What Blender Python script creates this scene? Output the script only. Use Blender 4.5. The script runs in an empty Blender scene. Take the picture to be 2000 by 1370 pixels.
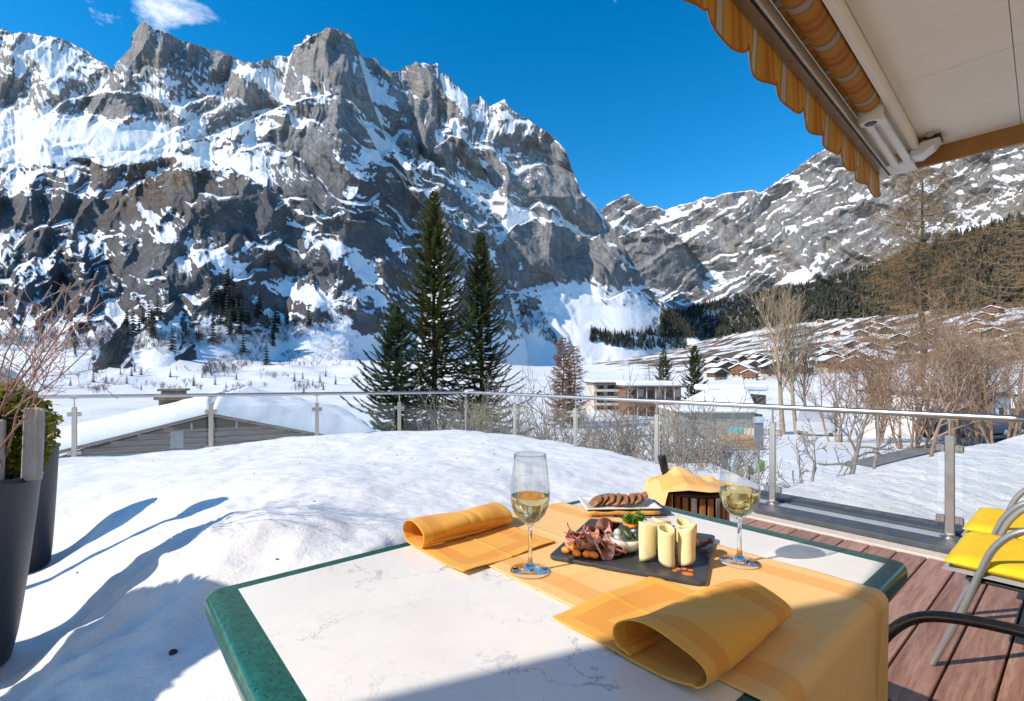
import bpy, math, random
import numpy as np
from mathutils import Vector, Matrix

sc = bpy.context.scene
R = math.radians
# ---------------------------------------------------------------- camera
FPX, CX, HY, EYE = 949.0, 1000.0, 731.0, 1.17      # lens in photo pixels, principal column, horizon row, eye height
cam_d = bpy.data.cameras.new('camera')
cam = bpy.data.objects.new('camera', cam_d)
sc.collection.objects.link(cam)
cam.location = (0, 0, EYE)
cam.rotation_euler = (R(90), 0, 0)
cam_d.sensor_width = 36.0
cam_d.lens = 36.0 * FPX / 2000.0
cam_d.shift_y = (HY - 685.0) / 2000.0
cam_d.clip_start = 0.05
cam_d.clip_end = 20000
sc.camera = cam
# ---------------------------------------------------------------- sun and sky
SUN = Vector((-0.92, -0.39, 0.78)).normalized()     # towards the sun
sun_d = bpy.data.lights.new('sun', 'SUN')
sun_d.energy = 4.4
sun_d.angle = R(0.53)
sun_d.color = (1.0, 0.88, 0.73)
sun = bpy.data.objects.new('sun', sun_d)
sc.collection.objects.link(sun)
sun.rotation_euler = SUN.to_track_quat('Z', 'Y').to_euler()
world = bpy.data.worlds.new('World')
sc.world = world
world.use_nodes = True
wn, wl = world.node_tree.nodes, world.node_tree.links
wn.clear()
w_out = wn.new('ShaderNodeOutputWorld')
w_bg = wn.new('ShaderNodeBackground')
w_sky = wn.new('ShaderNodeTexSky')
w_sky.sky_type = 'NISHITA'
w_sky.sun_disc = False
w_sky.sun_elevation = math.asin(SUN.z)
w_sky.sun_rotation = math.atan2(SUN.x, SUN.y)
w_sky.altitude = 1800
w_sky.air_density = 1.0
w_sky.dust_density = 0.1
w_sky.ozone_density = 2.5
w_bg.inputs['Strength'].default_value = 0.15
w_hs = wn.new('ShaderNodeHueSaturation')
w_hs.inputs['Saturation'].default_value = 1.40
w_hs.inputs['Value'].default_value = 1.27
w_hs.inputs['Hue'].default_value = 0.493
wl.new(w_sky.outputs[0], w_hs.inputs['Color'])
# thin fair-weather wisps of cloud
w_tc = wn.new('ShaderNodeTexCoord')
w_map = wn.new('ShaderNodeMapping')
w_map.inputs['Scale'].default_value = (3.0, 3.0, 5.5)
w_map.inputs['Location'].default_value = (33.8563, 39.2456, 26.0233)
w_n = wn.new('ShaderNodeTexNoise')
w_n.inputs['Scale'].default_value = 1.0
w_n.inputs['Detail'].default_value = 9
w_n.inputs['Roughness'].default_value = 0.62
w_n.inputs['Distortion'].default_value = 0.3
w_r = wn.new('ShaderNodeMapRange')
w_r.inputs[1].default_value = 0.615
w_r.inputs[2].default_value = 0.74
wl.new(w_tc.outputs['Generated'], w_map.inputs[0])
wl.new(w_map.outputs[0], w_n.inputs['Vector'])
wl.new(w_n.outputs[0], w_r.inputs[0])
w_mix = wn.new('ShaderNodeMix')
w_mix.data_type = 'RGBA'
w_mix.inputs[7].default_value = (7.5, 7.8, 8.2, 1)
wl.new(w_r.outputs[0], w_mix.inputs[0])
wl.new(w_hs.outputs[0], w_mix.inputs[6])
wl.new(w_mix.outputs[2], w_bg.inputs['Color'])
wl.new(w_bg.outputs[0], w_out.inputs['Surface'])
# ---------------------------------------------------------------- exposure
sc.view_settings.view_transform = 'Standard'
sc.view_settings.look = 'None'
sc.view_settings.gamma = 1.0
sc.view_settings.exposure = 0.28
sc.view_settings.use_curve_mapping = False
sc.render.engine = 'CYCLES'
sc.cycles.max_bounces = 10
sc.cycles.transparent_max_bounces = 24
sc.cycles.sample_clamp_indirect = 8.0
sc.cycles.caustics_refractive = True
sc.cycles.caustics_reflective = False
sc.cycles.use_denoising = True

# ---------------------------------------------------------------- helpers
def at(px, py, d):
    """the point at depth d that a photo pixel looks at"""
    return Vector(((px - CX) / FPX * d, d, EYE - (py - HY) / FPX * d))

def gp(px, py, z):
    """the point at height z that a photo pixel looks at"""
    return at(px, py, FPX * (EYE - z) / (py - HY))

U1 = Vector((-0.642, 0.7665, 0.0)).normalized()     # the terrace's long direction (rail, table width)
U2 = Vector((U1.y, -U1.x, 0.0))                     # across it (planks, table length)
ZV = Vector((0, 0, 1))

def hsh(ix, iy, seed):
    h = (ix.astype(np.int64) * 374761393 + iy.astype(np.int64) * 668265263 + seed * 974711) & 0x7fffffff
    h = ((h ^ (h >> 13)) * 1274126177) & 0x7fffffff
    h = ((h ^ (h >> 16)) * 668265263) & 0x7fffffff
    return (h ^ (h >> 15)) & 0xffff

def pn(x, y, seed=0):
    """gradient noise in the plane, about -1..1"""
    x = np.asarray(x, float); y = np.asarray(y, float)
    xi = np.floor(x); yi = np.floor(y)
    fx = x - xi; fy = y - yi
    u = fx * fx * fx * (fx * (fx * 6 - 15) + 10); v = fy * fy * fy * (fy * (fy * 6 - 15) + 10)
    def g(ox, oy):
        a = hsh(xi + ox, yi + oy, seed) * (2 * math.pi / 65536)
        return np.cos(a) * (fx - ox) + np.sin(a) * (fy - oy)
    n0 = g(0, 0) * (1 - u) + g(1, 0) * u
    n1 = g(0, 1) * (1 - u) + g(1, 1) * u
    return (n0 * (1 - v) + n1 * v) * 1.5

def fbm(x, y, oct=4, seed=0, gain=0.5):
    s = 0; a = 1.0
    for k in range(oct):
        s = s + a * pn(x, y, seed + k * 17)
        x = x * 2.03 + 5.1; y = y * 2.03 + 1.7; a *= gain
    return s

def ridged(x, y, oct=4, seed=0, gain=0.5):
    s = 0; a = 1.0
    for k in range(oct):
        s = s + a * (1 - 2 * np.abs(pn(x, y, seed + k * 23)))
        x = x * 2.03 + 3.3; y = y * 2.03 + 7.9; a *= gain
    return s

def facet(x, y, seed=0):
    """noise made of flat facets with sharp creases, -1..1"""
    xi = np.floor(x); yi = np.floor(y); fx = x - xi; fy = y - yi
    h = lambda ox, oy: hsh(xi + ox, yi + oy, seed) / 32768.0 - 1
    a, b, c, d = h(0, 0), h(1, 0), h(0, 1), h(1, 1)
    lo = a + (b - a) * fx + (d - b) * fy
    hi = a + (c - a) * fy + (d - c) * fx
    return np.where(fx > fy, lo, hi)

def sstep(a, b, x):
    t = np.clip((x - a) / (b - a), 0, 1)
    return t * t * (3 - 2 * t)

ORIGIN = {}
def link(o, parent=None):
    sc.collection.objects.link(o)
    if parent is not None:
        o.parent = parent
    return o

def tag(o, label=None, cat=None, group=None, kind=None):
    if label: o['label'] = label
    if cat: o['category'] = cat
    if group: o['group'] = group
    if kind: o['kind'] = kind
    return o

def thing(name, loc, label, cat, group=None):
    o = bpy.data.objects.new(name, None)
    o.empty_display_size = 0.1
    o.location = loc
    link(o)
    ORIGIN[o] = Vector(loc)
    return tag(o, label, cat, group)

def copy_tree(o, parent=None):
    c = o.copy()
    sc.collection.objects.link(c)
    c.parent = parent
    for ch in list(o.children):
        copy_tree(ch, c)
    return c

class MB:
    """collects shapes for one mesh; build() links them as one object"""
    def __init__(self):
        self.v = []; self.f = []; self.mi = []
        self.cur = 0
    def add(self, vs, fs):
        n = len(self.v)
        self.v.extend([tuple(p) for p in vs])
        self.f.extend([tuple(i + n for i in f) for f in fs])
        self.mi.extend([self.cur] * len(fs))
        return self
    def box(self, c, s, ax=None, bevel=0.0):
        """box of size s about c; ax = three unit axes"""
        c = Vector(c)
        X, Y, Z = ax if ax else (Vector((1, 0, 0)), Vector((0, 1, 0)), ZV)
        hx, hy, hz = s[0] / 2, s[1] / 2, s[2] / 2
        if bevel <= 0:
            vs = [c + X * (i * hx) + Y * (j * hy) + Z * (k * hz) for k in (-1, 1) for j in (-1, 1) for i in (-1, 1)]
            fs = [(0, 2, 3, 1), (4, 5, 7, 6), (0, 1, 5, 4), (2, 6, 7, 3), (0, 4, 6, 2), (1, 3, 7, 5)]
            return self.add(vs, fs)
        b = min(bevel, hx * .99, hy * .99, hz * .99)
        ring = lambda ex, ey: [(-ex + b, -ey), (ex - b, -ey), (ex, -ey + b), (ex, ey - b), (ex - b, ey), (-ex + b, ey), (-ex, ey - b), (-ex, -ey + b)]
        lv = []
        for k, (z, ins) in enumerate(((-hz, b), (-hz + b, 0), (hz - b, 0), (hz, b))):
            for (x, y) in ring(hx - ins, hy - ins):
                lv.append(c + X * x + Y * y + Z * z)
        fs = [tuple(range(7, -1, -1)), tuple(range(24, 32))]
        for k in range(3):
            for i in range(8):
                j = (i + 1) % 8
                fs.append((k * 8 + i, k * 8 + j, k * 8 + 8 + j, k * 8 + 8 + i))
        return self.add(lv, fs)
    def tube(self, pts, r, n=8, cap=True):
        pts = [Vector(p) for p in pts]
        m = len(pts)
        rs = r if isinstance(r, (list, tuple)) else [r] * m
        vs = []; up = None
        for i in range(m):
            t = (pts[min(i + 1, m - 1)] - pts[max(i - 1, 0)])
            if t.length < 1e-9: t = Vector((0, 0, 1))
            t.normalize()
            if up is None:
                up = Vector((0, 0, 1)) if abs(t.z) < 0.9 else Vector((1, 0, 0))
            a = up - t * up.dot(t)
            if a.length < 1e-6:
                a = t.orthogonal()
            a.normalize(); up = a
            b = t.cross(a)
            for k in range(n):
                an = 2 * math.pi * k / n
                vs.append(pts[i] + a * (math.cos(an) * rs[i]) + b * (math.sin(an) * rs[i]))
        fs = []
        for i in range(m - 1):
            for k in range(n):
                j = (k + 1) % n
                fs.append((i * n + k, i * n + j, i * n + n + j, i * n + n + k))
        if cap:
            fs.append(tuple(range(n - 1, -1, -1)))
            fs.append(tuple(range((m - 1) * n, m * n)))
        return self.add(vs, fs)
    def lathe(self, c, prof, n=32, sx=1.0, sy=1.0, ax=None):
        c = Vector(c); vs = []; fs = []
        X, Y, Z = ax if ax else (Vector((1, 0, 0)), Vector((0, 1, 0)), ZV)
        for (r, z) in prof:
            for k in range(n):
                a = 2 * math.pi * k / n
                vs.append(c + X * (r * sx * math.cos(a)) + Y * (r * sy * math.sin(a)) + Z * z)
        for i in range(len(prof) - 1):
            for k in range(n):
                j = (k + 1) % n
                fs.append((i * n + k, i * n + j, i * n + n + j, i * n + n + k))
        if prof[0][0] > 1e-6: fs.append(tuple(range(n - 1, -1, -1)))
        if prof[-1][0] > 1e-6: fs.append(tuple(range((len(prof) - 1) * n, len(prof) * n)))
        return self.add(vs, fs)
    def prism(self, poly, d):
        """extrude a planar polygon (3-D points) by vector d"""
        n = len(poly); d = Vector(d)
        vs = [Vector(p) for p in poly] + [Vector(p) + d for p in poly]
        fs = [tuple(range(n - 1, -1, -1)), tuple(range(n, 2 * n))]
        for i in range(n):
            j = (i + 1) % n
            fs.append((i, j, n + j, n + i))
        return self.add(vs, fs)
    def sheet(self, fn, nu, nv):
        vs = [fn(i / (nu - 1), j / (nv - 1)) for j in range(nv) for i in range(nu)]
        fs = [(j * nu + i, j * nu + i + 1, j * nu + nu + i + 1, j * nu + nu + i) for j in range(nv - 1) for i in range(nu - 1)]
        return self.add(vs, fs)
    def build(self, name, mats, parent=None, smooth=False, angle=None, offset=None):
        me = bpy.data.meshes.new(name)
        off = offset if offset is not None else (root_origin(parent) if parent is not None else Vector((0, 0, 0)))
        vs = [(p[0] - off[0], p[1] - off[1], p[2] - off[2]) for p in self.v] if off.length > 0 else self.v
        me.from_pydata(vs, [], self.f)
        mats = mats if isinstance(mats, (list, tuple)) else [mats]
        for m in mats: me.materials.append(m)
        if len(mats) > 1:
            me.polygons.foreach_set('material_index', self.mi)
        import bmesh
        if len(self.f) < 60000:
            bm = bmesh.new(); bm.from_mesh(me)
            bmesh.ops.recalc_face_normals(bm, faces=bm.faces)
            bm.to_mesh(me); bm.free()
        if smooth:
            me.polygons.foreach_set('use_smooth', [True] * len(me.polygons))
            if angle:
                me.set_sharp_from_angle(angle=R(angle))
        me.update()
        o = bpy.data.objects.new(name, me)
        return link(o, parent)

def root_origin(o):
    while o.parent is not None:
        o = o.parent
    return ORIGIN.get(o, Vector(o.location))

def grid_mesh(name, P, mat, attrs=None, smooth=True, parent=None):
    """P: (rows, cols, 3) array"""
    nr, nc = P.shape[:2]
    me = bpy.data.meshes.new(name)
    me.vertices.add(nr * nc)
    me.vertices.foreach_set('co', np.ascontiguousarray(P.reshape(-1), dtype=np.float32))
    i = (np.arange(nr - 1)[:, None] * nc + np.arange(nc - 1)[None, :])
    q = np.stack([i, i + 1, i + nc + 1, i + nc], axis=-1).reshape(-1)
    nf = (nr - 1) * (nc - 1)
    me.loops.add(nf * 4)
    me.loops.foreach_set('vertex_index', q.astype(np.int32))
    me.polygons.add(nf)
    me.polygons.foreach_set('loop_start', np.arange(0, nf * 4, 4, dtype=np.int32))
    me.polygons.foreach_set('loop_total', np.full(nf, 4, dtype=np.int32))
    if smooth:
        me.polygons.foreach_set('use_smooth', np.ones(nf, dtype=bool))
    for k, a in (attrs or {}).items():
        at_ = me.attributes.new(k, 'FLOAT', 'POINT')
        at_.data.foreach_set('value', np.ascontiguousarray(a.reshape(-1), dtype=np.float32))
    me.update(calc_edges=True)
    me.validate()
    me.materials.append(mat)
    o = bpy.data.objects.new(name, me)
    return link(o, parent)

def tri_mesh(name, V, Fc, mat, parent=None, offset=None, smooth=False):
    """V (n,3) and Fc (m,3) arrays"""
    V = np.asarray(V, float)
    off = offset if offset is not None else (root_origin(parent) if parent is not None else Vector((0, 0, 0)))
    V = V - np.array(off)[None]
    Fc = np.asarray(Fc)
    k = Fc.shape[1]
    me = bpy.data.meshes.new(name)
    me.vertices.add(len(V)); me.vertices.foreach_set('co', V.astype(np.float32).reshape(-1))
    me.loops.add(len(Fc) * k); me.loops.foreach_set('vertex_index', Fc.astype(np.int32).reshape(-1))
    me.polygons.add(len(Fc))
    me.polygons.foreach_set('loop_start', np.arange(0, len(Fc) * k, k, dtype=np.int32))
    me.polygons.foreach_set('loop_total', np.full(len(Fc), k, dtype=np.int32))
    if smooth: me.polygons.foreach_set('use_smooth', np.ones(len(Fc), dtype=bool))
    me.update(calc_edges=True)
    me.materials.append(mat)
    return link(bpy.data.objects.new(name, me), parent)

# ---------------------------------------------------------------- materials
class NT:
    def __init__(self, name):
        self.m = bpy.data.materials.new(name)
        self.m.use_nodes = True
        self.n, self.l = self.m.node_tree.nodes, self.m.node_tree.links
        self.b = self.n.get('Principled BSDF')
        self.out = self.n.get('Material Output')
    def new(self, t, **kw):
        x = self.n.new('ShaderNode' + t)
        for k, v in kw.items(): setattr(x, k, v)
        return x
    def put(self, s, v):
        if hasattr(v, 'is_output') or isinstance(v, bpy.types.NodeSocket): self.l.new(v, s)
        else: s.default_value = v
    def coord(self, kind='Object'):
        return self.new('TexCoord').outputs[kind]
    def mapping(self, vec, scale=(1, 1, 1), rot=(0, 0, 0), loc=(0, 0, 0)):
        m = self.new('Mapping'); self.put(m.inputs['Vector'], vec)
        m.inputs['Scale'].default_value = scale; m.inputs['Rotation'].default_value = rot; m.inputs['Location'].default_value = loc
        return m.outputs[0]
    def noise(self, vec, scale=5, detail=4, rough=0.5, dist=0.0):
        x = self.new('TexNoise'); self.put(x.inputs['Vector'], vec)
        x.inputs['Scale'].default_value = scale; x.inputs['Detail'].default_value = detail
        x.inputs['Roughness'].default_value = rough; x.inputs['Distortion'].default_value = dist
        return x.outputs[0]
    def wave(self, vec, scale=5, dist=2, detail=2, kind='BANDS', direction='X'):
        x = self.new('TexWave'); self.put(x.inputs['Vector'], vec)
        x.wave_type = kind
        if kind == 'BANDS': x.bands_direction = direction
        x.inputs['Scale'].default_value = scale; x.inputs['Distortion'].default_value = dist; x.inputs['Detail'].default_value = detail
        return x.outputs[1]
    def rng(self, v, a, b, c=0.0, d=1.0, smooth=False):
        x = self.new('MapRange'); self.put(x.inputs[0], v)
        x.inputs[1].default_value = a; x.inputs[2].default_value = b; x.inputs[3].default_value = c; x.inputs[4].default_value = d
        if smooth: x.interpolation_type = 'SMOOTHSTEP'
        return x.outputs[0]
    def math(self, op, a, b=0.0, c=0.0):
        x = self.new('Math', operation=op); self.put(x.inputs[0], a); self.put(x.inputs[1], b); self.put(x.inputs[2], c)
        return x.outputs[0]
    def mix(self, f, a, b):
        x = self.new('Mix', data_type='RGBA'); self.put(x.inputs[0], f)
        self.put(x.inputs[6], a if not isinstance(a, tuple) else (*a[:3], 1)); self.put(x.inputs[7], b if not isinstance(b, tuple) else (*b[:3], 1))
        return x.outputs[2]
    def ramp(self, f, stops):
        x = self.new('ValToRGB'); self.put(x.inputs[0], f)
        e = x.color_ramp.elements
        while len(e) < len(stops): e.new(0.5)
        for i, (p, c) in enumerate(stops):
            e[i].position = p; e[i].color = (*c, 1)
        return x.outputs[0]
    def attr(self, name):
        x = self.new('Attribute'); x.attribute_name = name
        return x.outputs['Fac']
    def bump(self, h, strength=0.3, dist=0.01, normal=None):
        x = self.new('Bump'); self.put(x.inputs['Height'], h)
        x.inputs['Strength'].default_value = strength; x.inputs['Distance'].default_value = dist
        if normal is not None: self.l.new(normal, x.inputs['Normal'])
        self.l.new(x.outputs[0], self.b.inputs['Normal'])
        return x.outputs[0]
    def set(self, **kw):
        for k, v in kw.items():
            s = self.b.inputs[k.replace('_', ' ')]
            self.put(s, (*v, 1) if isinstance(v, tuple) and len(v) == 3 and s.type == 'RGBA' else v)
        return self

def simple(name, col, rough=0.6, metal=0.0, var=0.15, scale=8.0, bump=0.0, bscale=None, bdist=0.005, spec=0.5, obj_var=0.0):
    """plain surface with a little mottling and relief"""
    t = NT(name)
    co = t.coord()
    n = t.noise(co, scale, 5, 0.6)
    c0 = tuple(c * (1 - var) for c in col); c1 = tuple(min(1, c * (1 + var)) for c in col)
    c = t.mix(t.rng(n, 0.3, 0.7), c0, c1)
    if obj_var:
        oi = t.new('ObjectInfo')
        hs = t.new('HueSaturation')
        t.l.new(c, hs.inputs['Color'])
        t.l.new(t.rng(oi.outputs['Random'], 0, 1, 1 - obj_var, 1 + obj_var), hs.inputs['Value'])
        c = hs.outputs[0]
    t.set(Base_Color=c, Roughness=rough, Metallic=metal)
    t.b.inputs['Specular IOR Level'].default_value = spec
    t.l.new(t.rng(t.noise(co, scale * 2.3, 3), 0.2, 0.8, max(0.02, rough - 0.1), min(1, rough + 0.1)), t.b.inputs['Roughness'])
    if bump:
        t.bump(t.noise(co, bscale or scale * 4, 6, 0.6), bump, bdist)
    return t.m
# ================================================================ MOUNTAINS
def mountain_material(name, grey, tan, dark, snow_col=(0.82, 0.84, 0.87), nscale=0.02):
    t = NT(name)
    co = t.coord()
    sv = t.attr('snow')
    fine = t.noise(co, 0.11, 4, 0.65)
    fine2 = t.noise(co, 0.035, 4, 0.6)
    s = t.math('ADD', sv, t.math('MULTIPLY', t.math('SUBTRACT', fine, 0.5), 0.55))
    s = t.math('ADD', s, t.math('MULTIPLY', t.math('SUBTRACT', fine2, 0.5), 0.25))
    s = t.math('ADD', s, t.math('MULTIPLY', t.math('SUBTRACT', t.noise(co, 0.4, 2, 0.6), 0.5), 0.35))
    f = t.rng(s, 0.46, 0.54, smooth=True)
    streak = t.noise(t.mapping(co, (0.05, 0.05, 0.007)), 1.0, 4, 0.65, 0.4)
    mott = t.noise(co, 0.045, 5, 0.72)
    g = t.mix(t.rng(mott, 0.3, 0.72), tuple(c * 0.6 for c in grey), tuple(c * 1.3 for c in grey))
    tn = t.math('MULTIPLY', t.attr('tan'), t.rng(streak, 0.42, 0.62))
    g = t.mix(tn, g, tan)
    g = t.mix(t.rng(streak, 0.40, 0.60, 0.0, 0.55), g, tuple(c * 0.42 for c in grey))
    cq = t.new('CombineXYZ'); t.l.new(t.math('MULTIPLY', t.attr('strata'), 0.16), cq.inputs[0]); t.l.new(t.math('MULTIPLY', t.attr('along'), 0.012), cq.inputs[1])
    strat = t.noise(cq.outputs[0], 1.0, 4, 0.7)
    g = t.mix(t.rng(strat, 0.38, 0.5, 0.60, 0.0), g, tuple(c * 0.40 for c in grey))
    g = t.mix(t.rng(strat, 0.55, 0.70, 0.0, 0.45), g, tuple(c * 1.5 for c in grey))
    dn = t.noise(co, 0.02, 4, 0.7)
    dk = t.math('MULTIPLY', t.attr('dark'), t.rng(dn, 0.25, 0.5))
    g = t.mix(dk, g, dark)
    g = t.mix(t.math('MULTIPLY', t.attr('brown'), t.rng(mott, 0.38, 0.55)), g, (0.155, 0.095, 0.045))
    col = t.mix(f, g, snow_col)
    t.set(Base_Color=col, Roughness=0.85)
    t.b.inputs['Specular IOR Level'].default_value = 0.15
    h = t.math('ADD', t.noise(co, 0.09, 6, 0.75), t.math('ADD', t.math('MULTIPLY', streak, 0.5), t.math('MULTIPLY', strat, 0.55)))
    h = t.math('MULTIPLY', h, t.rng(f, 0, 1, 1.0, 0.12))
    t.bump(h, 1.0, 10.0)
    return t.m

def poly(xs, pts, lo=None):
    pts = sorted(pts)
    return np.interp(xs, [p[0] for p in pts], [p[1] for p in pts])

def build_relief(name, mat, px, crest, foot, layers, g_fn, nr, relief_fn, snow_bias, tan_fn, dark_fn, seed, jag=3.0, label=None, brown_fn=None, q_fn=None):
    nc = len(px)
    jagn = ridged(px / 55.0, px * 0 + 0.3, 5, seed + 3, 0.6) * jag + ridged(px / 9.0, px * 0 + 3.3, 3, seed + 8, 0.6) * jag * 0.35
    cr = crest - jagn
    s = np.linspace(0, 1, nr)
    crs = np.convolve(np.pad(crest, 45, mode='edge'), np.ones(91) / 91, 'valid')
    PY = crs[None, :] + s[:, None] * (foot - crs)[None, :] + (cr - crs)[None, :] * ((1 - s) ** 5)[:, None]
    PX = np.repeat(px[None, :], nr, 0)
    gbar, off = g_fn(PX, PY)
    G = gbar * PY + off
    def Gref(c, y):
        return gbar * y
    D = np.full(PY.shape, 1e9)
    jump = np.zeros(PY.shape)
    for (pts, dep, x0, x1, slope, jg) in layers:
        ck0 = poly(px, pts)
        ck = ck0 - ridged(px / 40.0, px * 0 + 9.1, 4, seed + 40 + len(pts), 0.55) * jg
        wid = sstep(-0.5, 0.7, fbm(px / 60.0, px * 0 + 2.7, 3, seed + 60 + len(pts)))
        cs = np.convolve(np.pad(ck0, 20, mode='edge'), np.ones(41) / 41, 'valid')
        dk = poly(px, dep)
        for c in range(nc):
            if px[c] < x0 or px[c] > x1: continue
            Gc = Gref(c, cs[c])
            d = dk[c] - (G[:, c] - Gc) * slope
            ok = PY[:, c] >= max(ck[c], PY[0, c] - 1e-6)
            if ck[c] < PY[0, c]:
                ok[:] = True
            near = ok & (d < D[:, c])
            D[near, c] = d[near]
            jump[near, c] = 0.0
            if jg > 0:
                rel = PY[:, c] - ck[c]
                w = 14 + 26 * wid[c]
                jump[near, c] = 0.34 * np.exp(-(rel[near] / 4.5) ** 2) - 0.13 * np.exp(-((rel[near] - 34) / 26) ** 2)
                up = (rel < 0) & (rel > -3 * w) & (D[:, c] < 1e8)
                jump[up, c] += 0.42 * np.exp(-(rel[up] / w) ** 2) * (0.4 + 0.9 * wid[c])
    bad = D > 1e8
    for c in range(nc):
        if bad[:, c].any():
            k = np.argmax(~bad[:, c])
            D[:k, c] = D[k, c] + (PY[k, c] - PY[:k, c]) * 0.8 + 60
    D += relief_fn(PX, PY) * D / 1300.0
    X = (PX - CX) / FPX * D
    Z = EYE - (PY - HY) / FPX * D
    P = np.stack([X, D, Z], -1)
    # normals
    du = np.gradient(P, axis=1); dv = np.gradient(P, axis=0)
    N = np.cross(du, dv); N /= np.linalg.norm(N, axis=-1, keepdims=True) + 1e-9
    N *= np.sign(-(N[..., 1:2]) + 1e-9) * 1.0
    nz = np.abs(N[..., 2]) * np.sign(N[..., 2])
    # hollows keep their snow
    Db = D.copy()
    for _ in range(3):
        Db[1:-1, 1:-1] = (Db[1:-1, :-2] + Db[1:-1, 2:] + Db[:-2, 1:-1] + Db[2:, 1:-1] + Db[1:-1, 1:-1]) / 5
    conc = np.clip((D - Db) / 4.0, -0.25, 0.25)
    nzs = nz.copy()
    nzs[1:-1, 1:-1] = (nz[1:-1, :-2] + nz[1:-1, 2:] + nz[:-2, 1:-1] + nz[2:, 1:-1] + 2 * nz[1:-1, 1:-1]) / 6
    sv = nzs + conc * 0.6 + snow_bias(PX, PY) + jump
    # the far side of the crest
    back = []
    for dd, dz in ((8, 1), (25, 9), (70, 45), (160, 140), (420, 480)):
        b = P[0].copy(); sc_ = 1 + dd / b[:, 1]
        b[:, 0] *= sc_; b[:, 1] *= sc_; b[:, 2] -= dz
        back.append(b)
    P = np.concatenate([np.stack(back[::-1]), P], 0)
    ext = lambda a: np.concatenate([np.repeat(a[:1], len(back), 0), a], 0)
    sva = ext(sv); sva[:len(back)] = 0.75
    P = P[::-1]
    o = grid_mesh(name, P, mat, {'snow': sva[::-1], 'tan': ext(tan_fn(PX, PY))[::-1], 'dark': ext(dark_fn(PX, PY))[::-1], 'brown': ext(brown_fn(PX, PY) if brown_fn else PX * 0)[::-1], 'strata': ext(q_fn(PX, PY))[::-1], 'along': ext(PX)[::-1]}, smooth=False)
    tag(o, label, None, None, 'structure')
    return o

def blobs(PX, PY, L):
    s = 0
    for (cx, cy, rx, ry, a) in L:
        s = s + a * np.exp(-(((PX - cx) / rx) ** 2 + ((PY - cy) / ry) ** 2))
    return s

def bands(PX, PY, L, seed):
    """snow lying along gullies and ledges: polylines with a width and a weight"""
    jx = PX + 7 * facet(PX / 14, PY / 14, seed) + 4 * facet(PX / 5, PY / 5, seed + 1)
    jy = PY + 7 * facet(PX / 13 + 9, PY / 15, seed + 2) + 4 * facet(PX / 5, PY / 6, seed + 3)
    out = np.zeros(PX.shape)
    for (pts, w, a) in L:
        x0 = min(p[0] for p in pts) - 3 * w - 15; x1 = max(p[0] for p in pts) + 3 * w + 15
        cols = (PX[0] > x0) & (PX[0] < x1)
        if not cols.any(): continue
        X = jx[:, cols]; Y = jy[:, cols]; best = np.full(X.shape, 1e9)
        for (ax, ay), (bx, by) in zip(pts[:-1], pts[1:]):
            ex, ey = bx - ax, by - ay
            t = np.clip(((X - ax) * ex + (Y - ay) * ey) / (ex * ex + ey * ey), 0, 1)
            best = np.minimum(best, (X - ax - t * ex) ** 2 + (Y - ay - t * ey) ** 2)
        v = a * np.exp(-best / (w * w))
        o = out[:, cols]
        out[:, cols] = np.where(np.abs(v) > np.abs(o), v, o)
    return out

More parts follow.
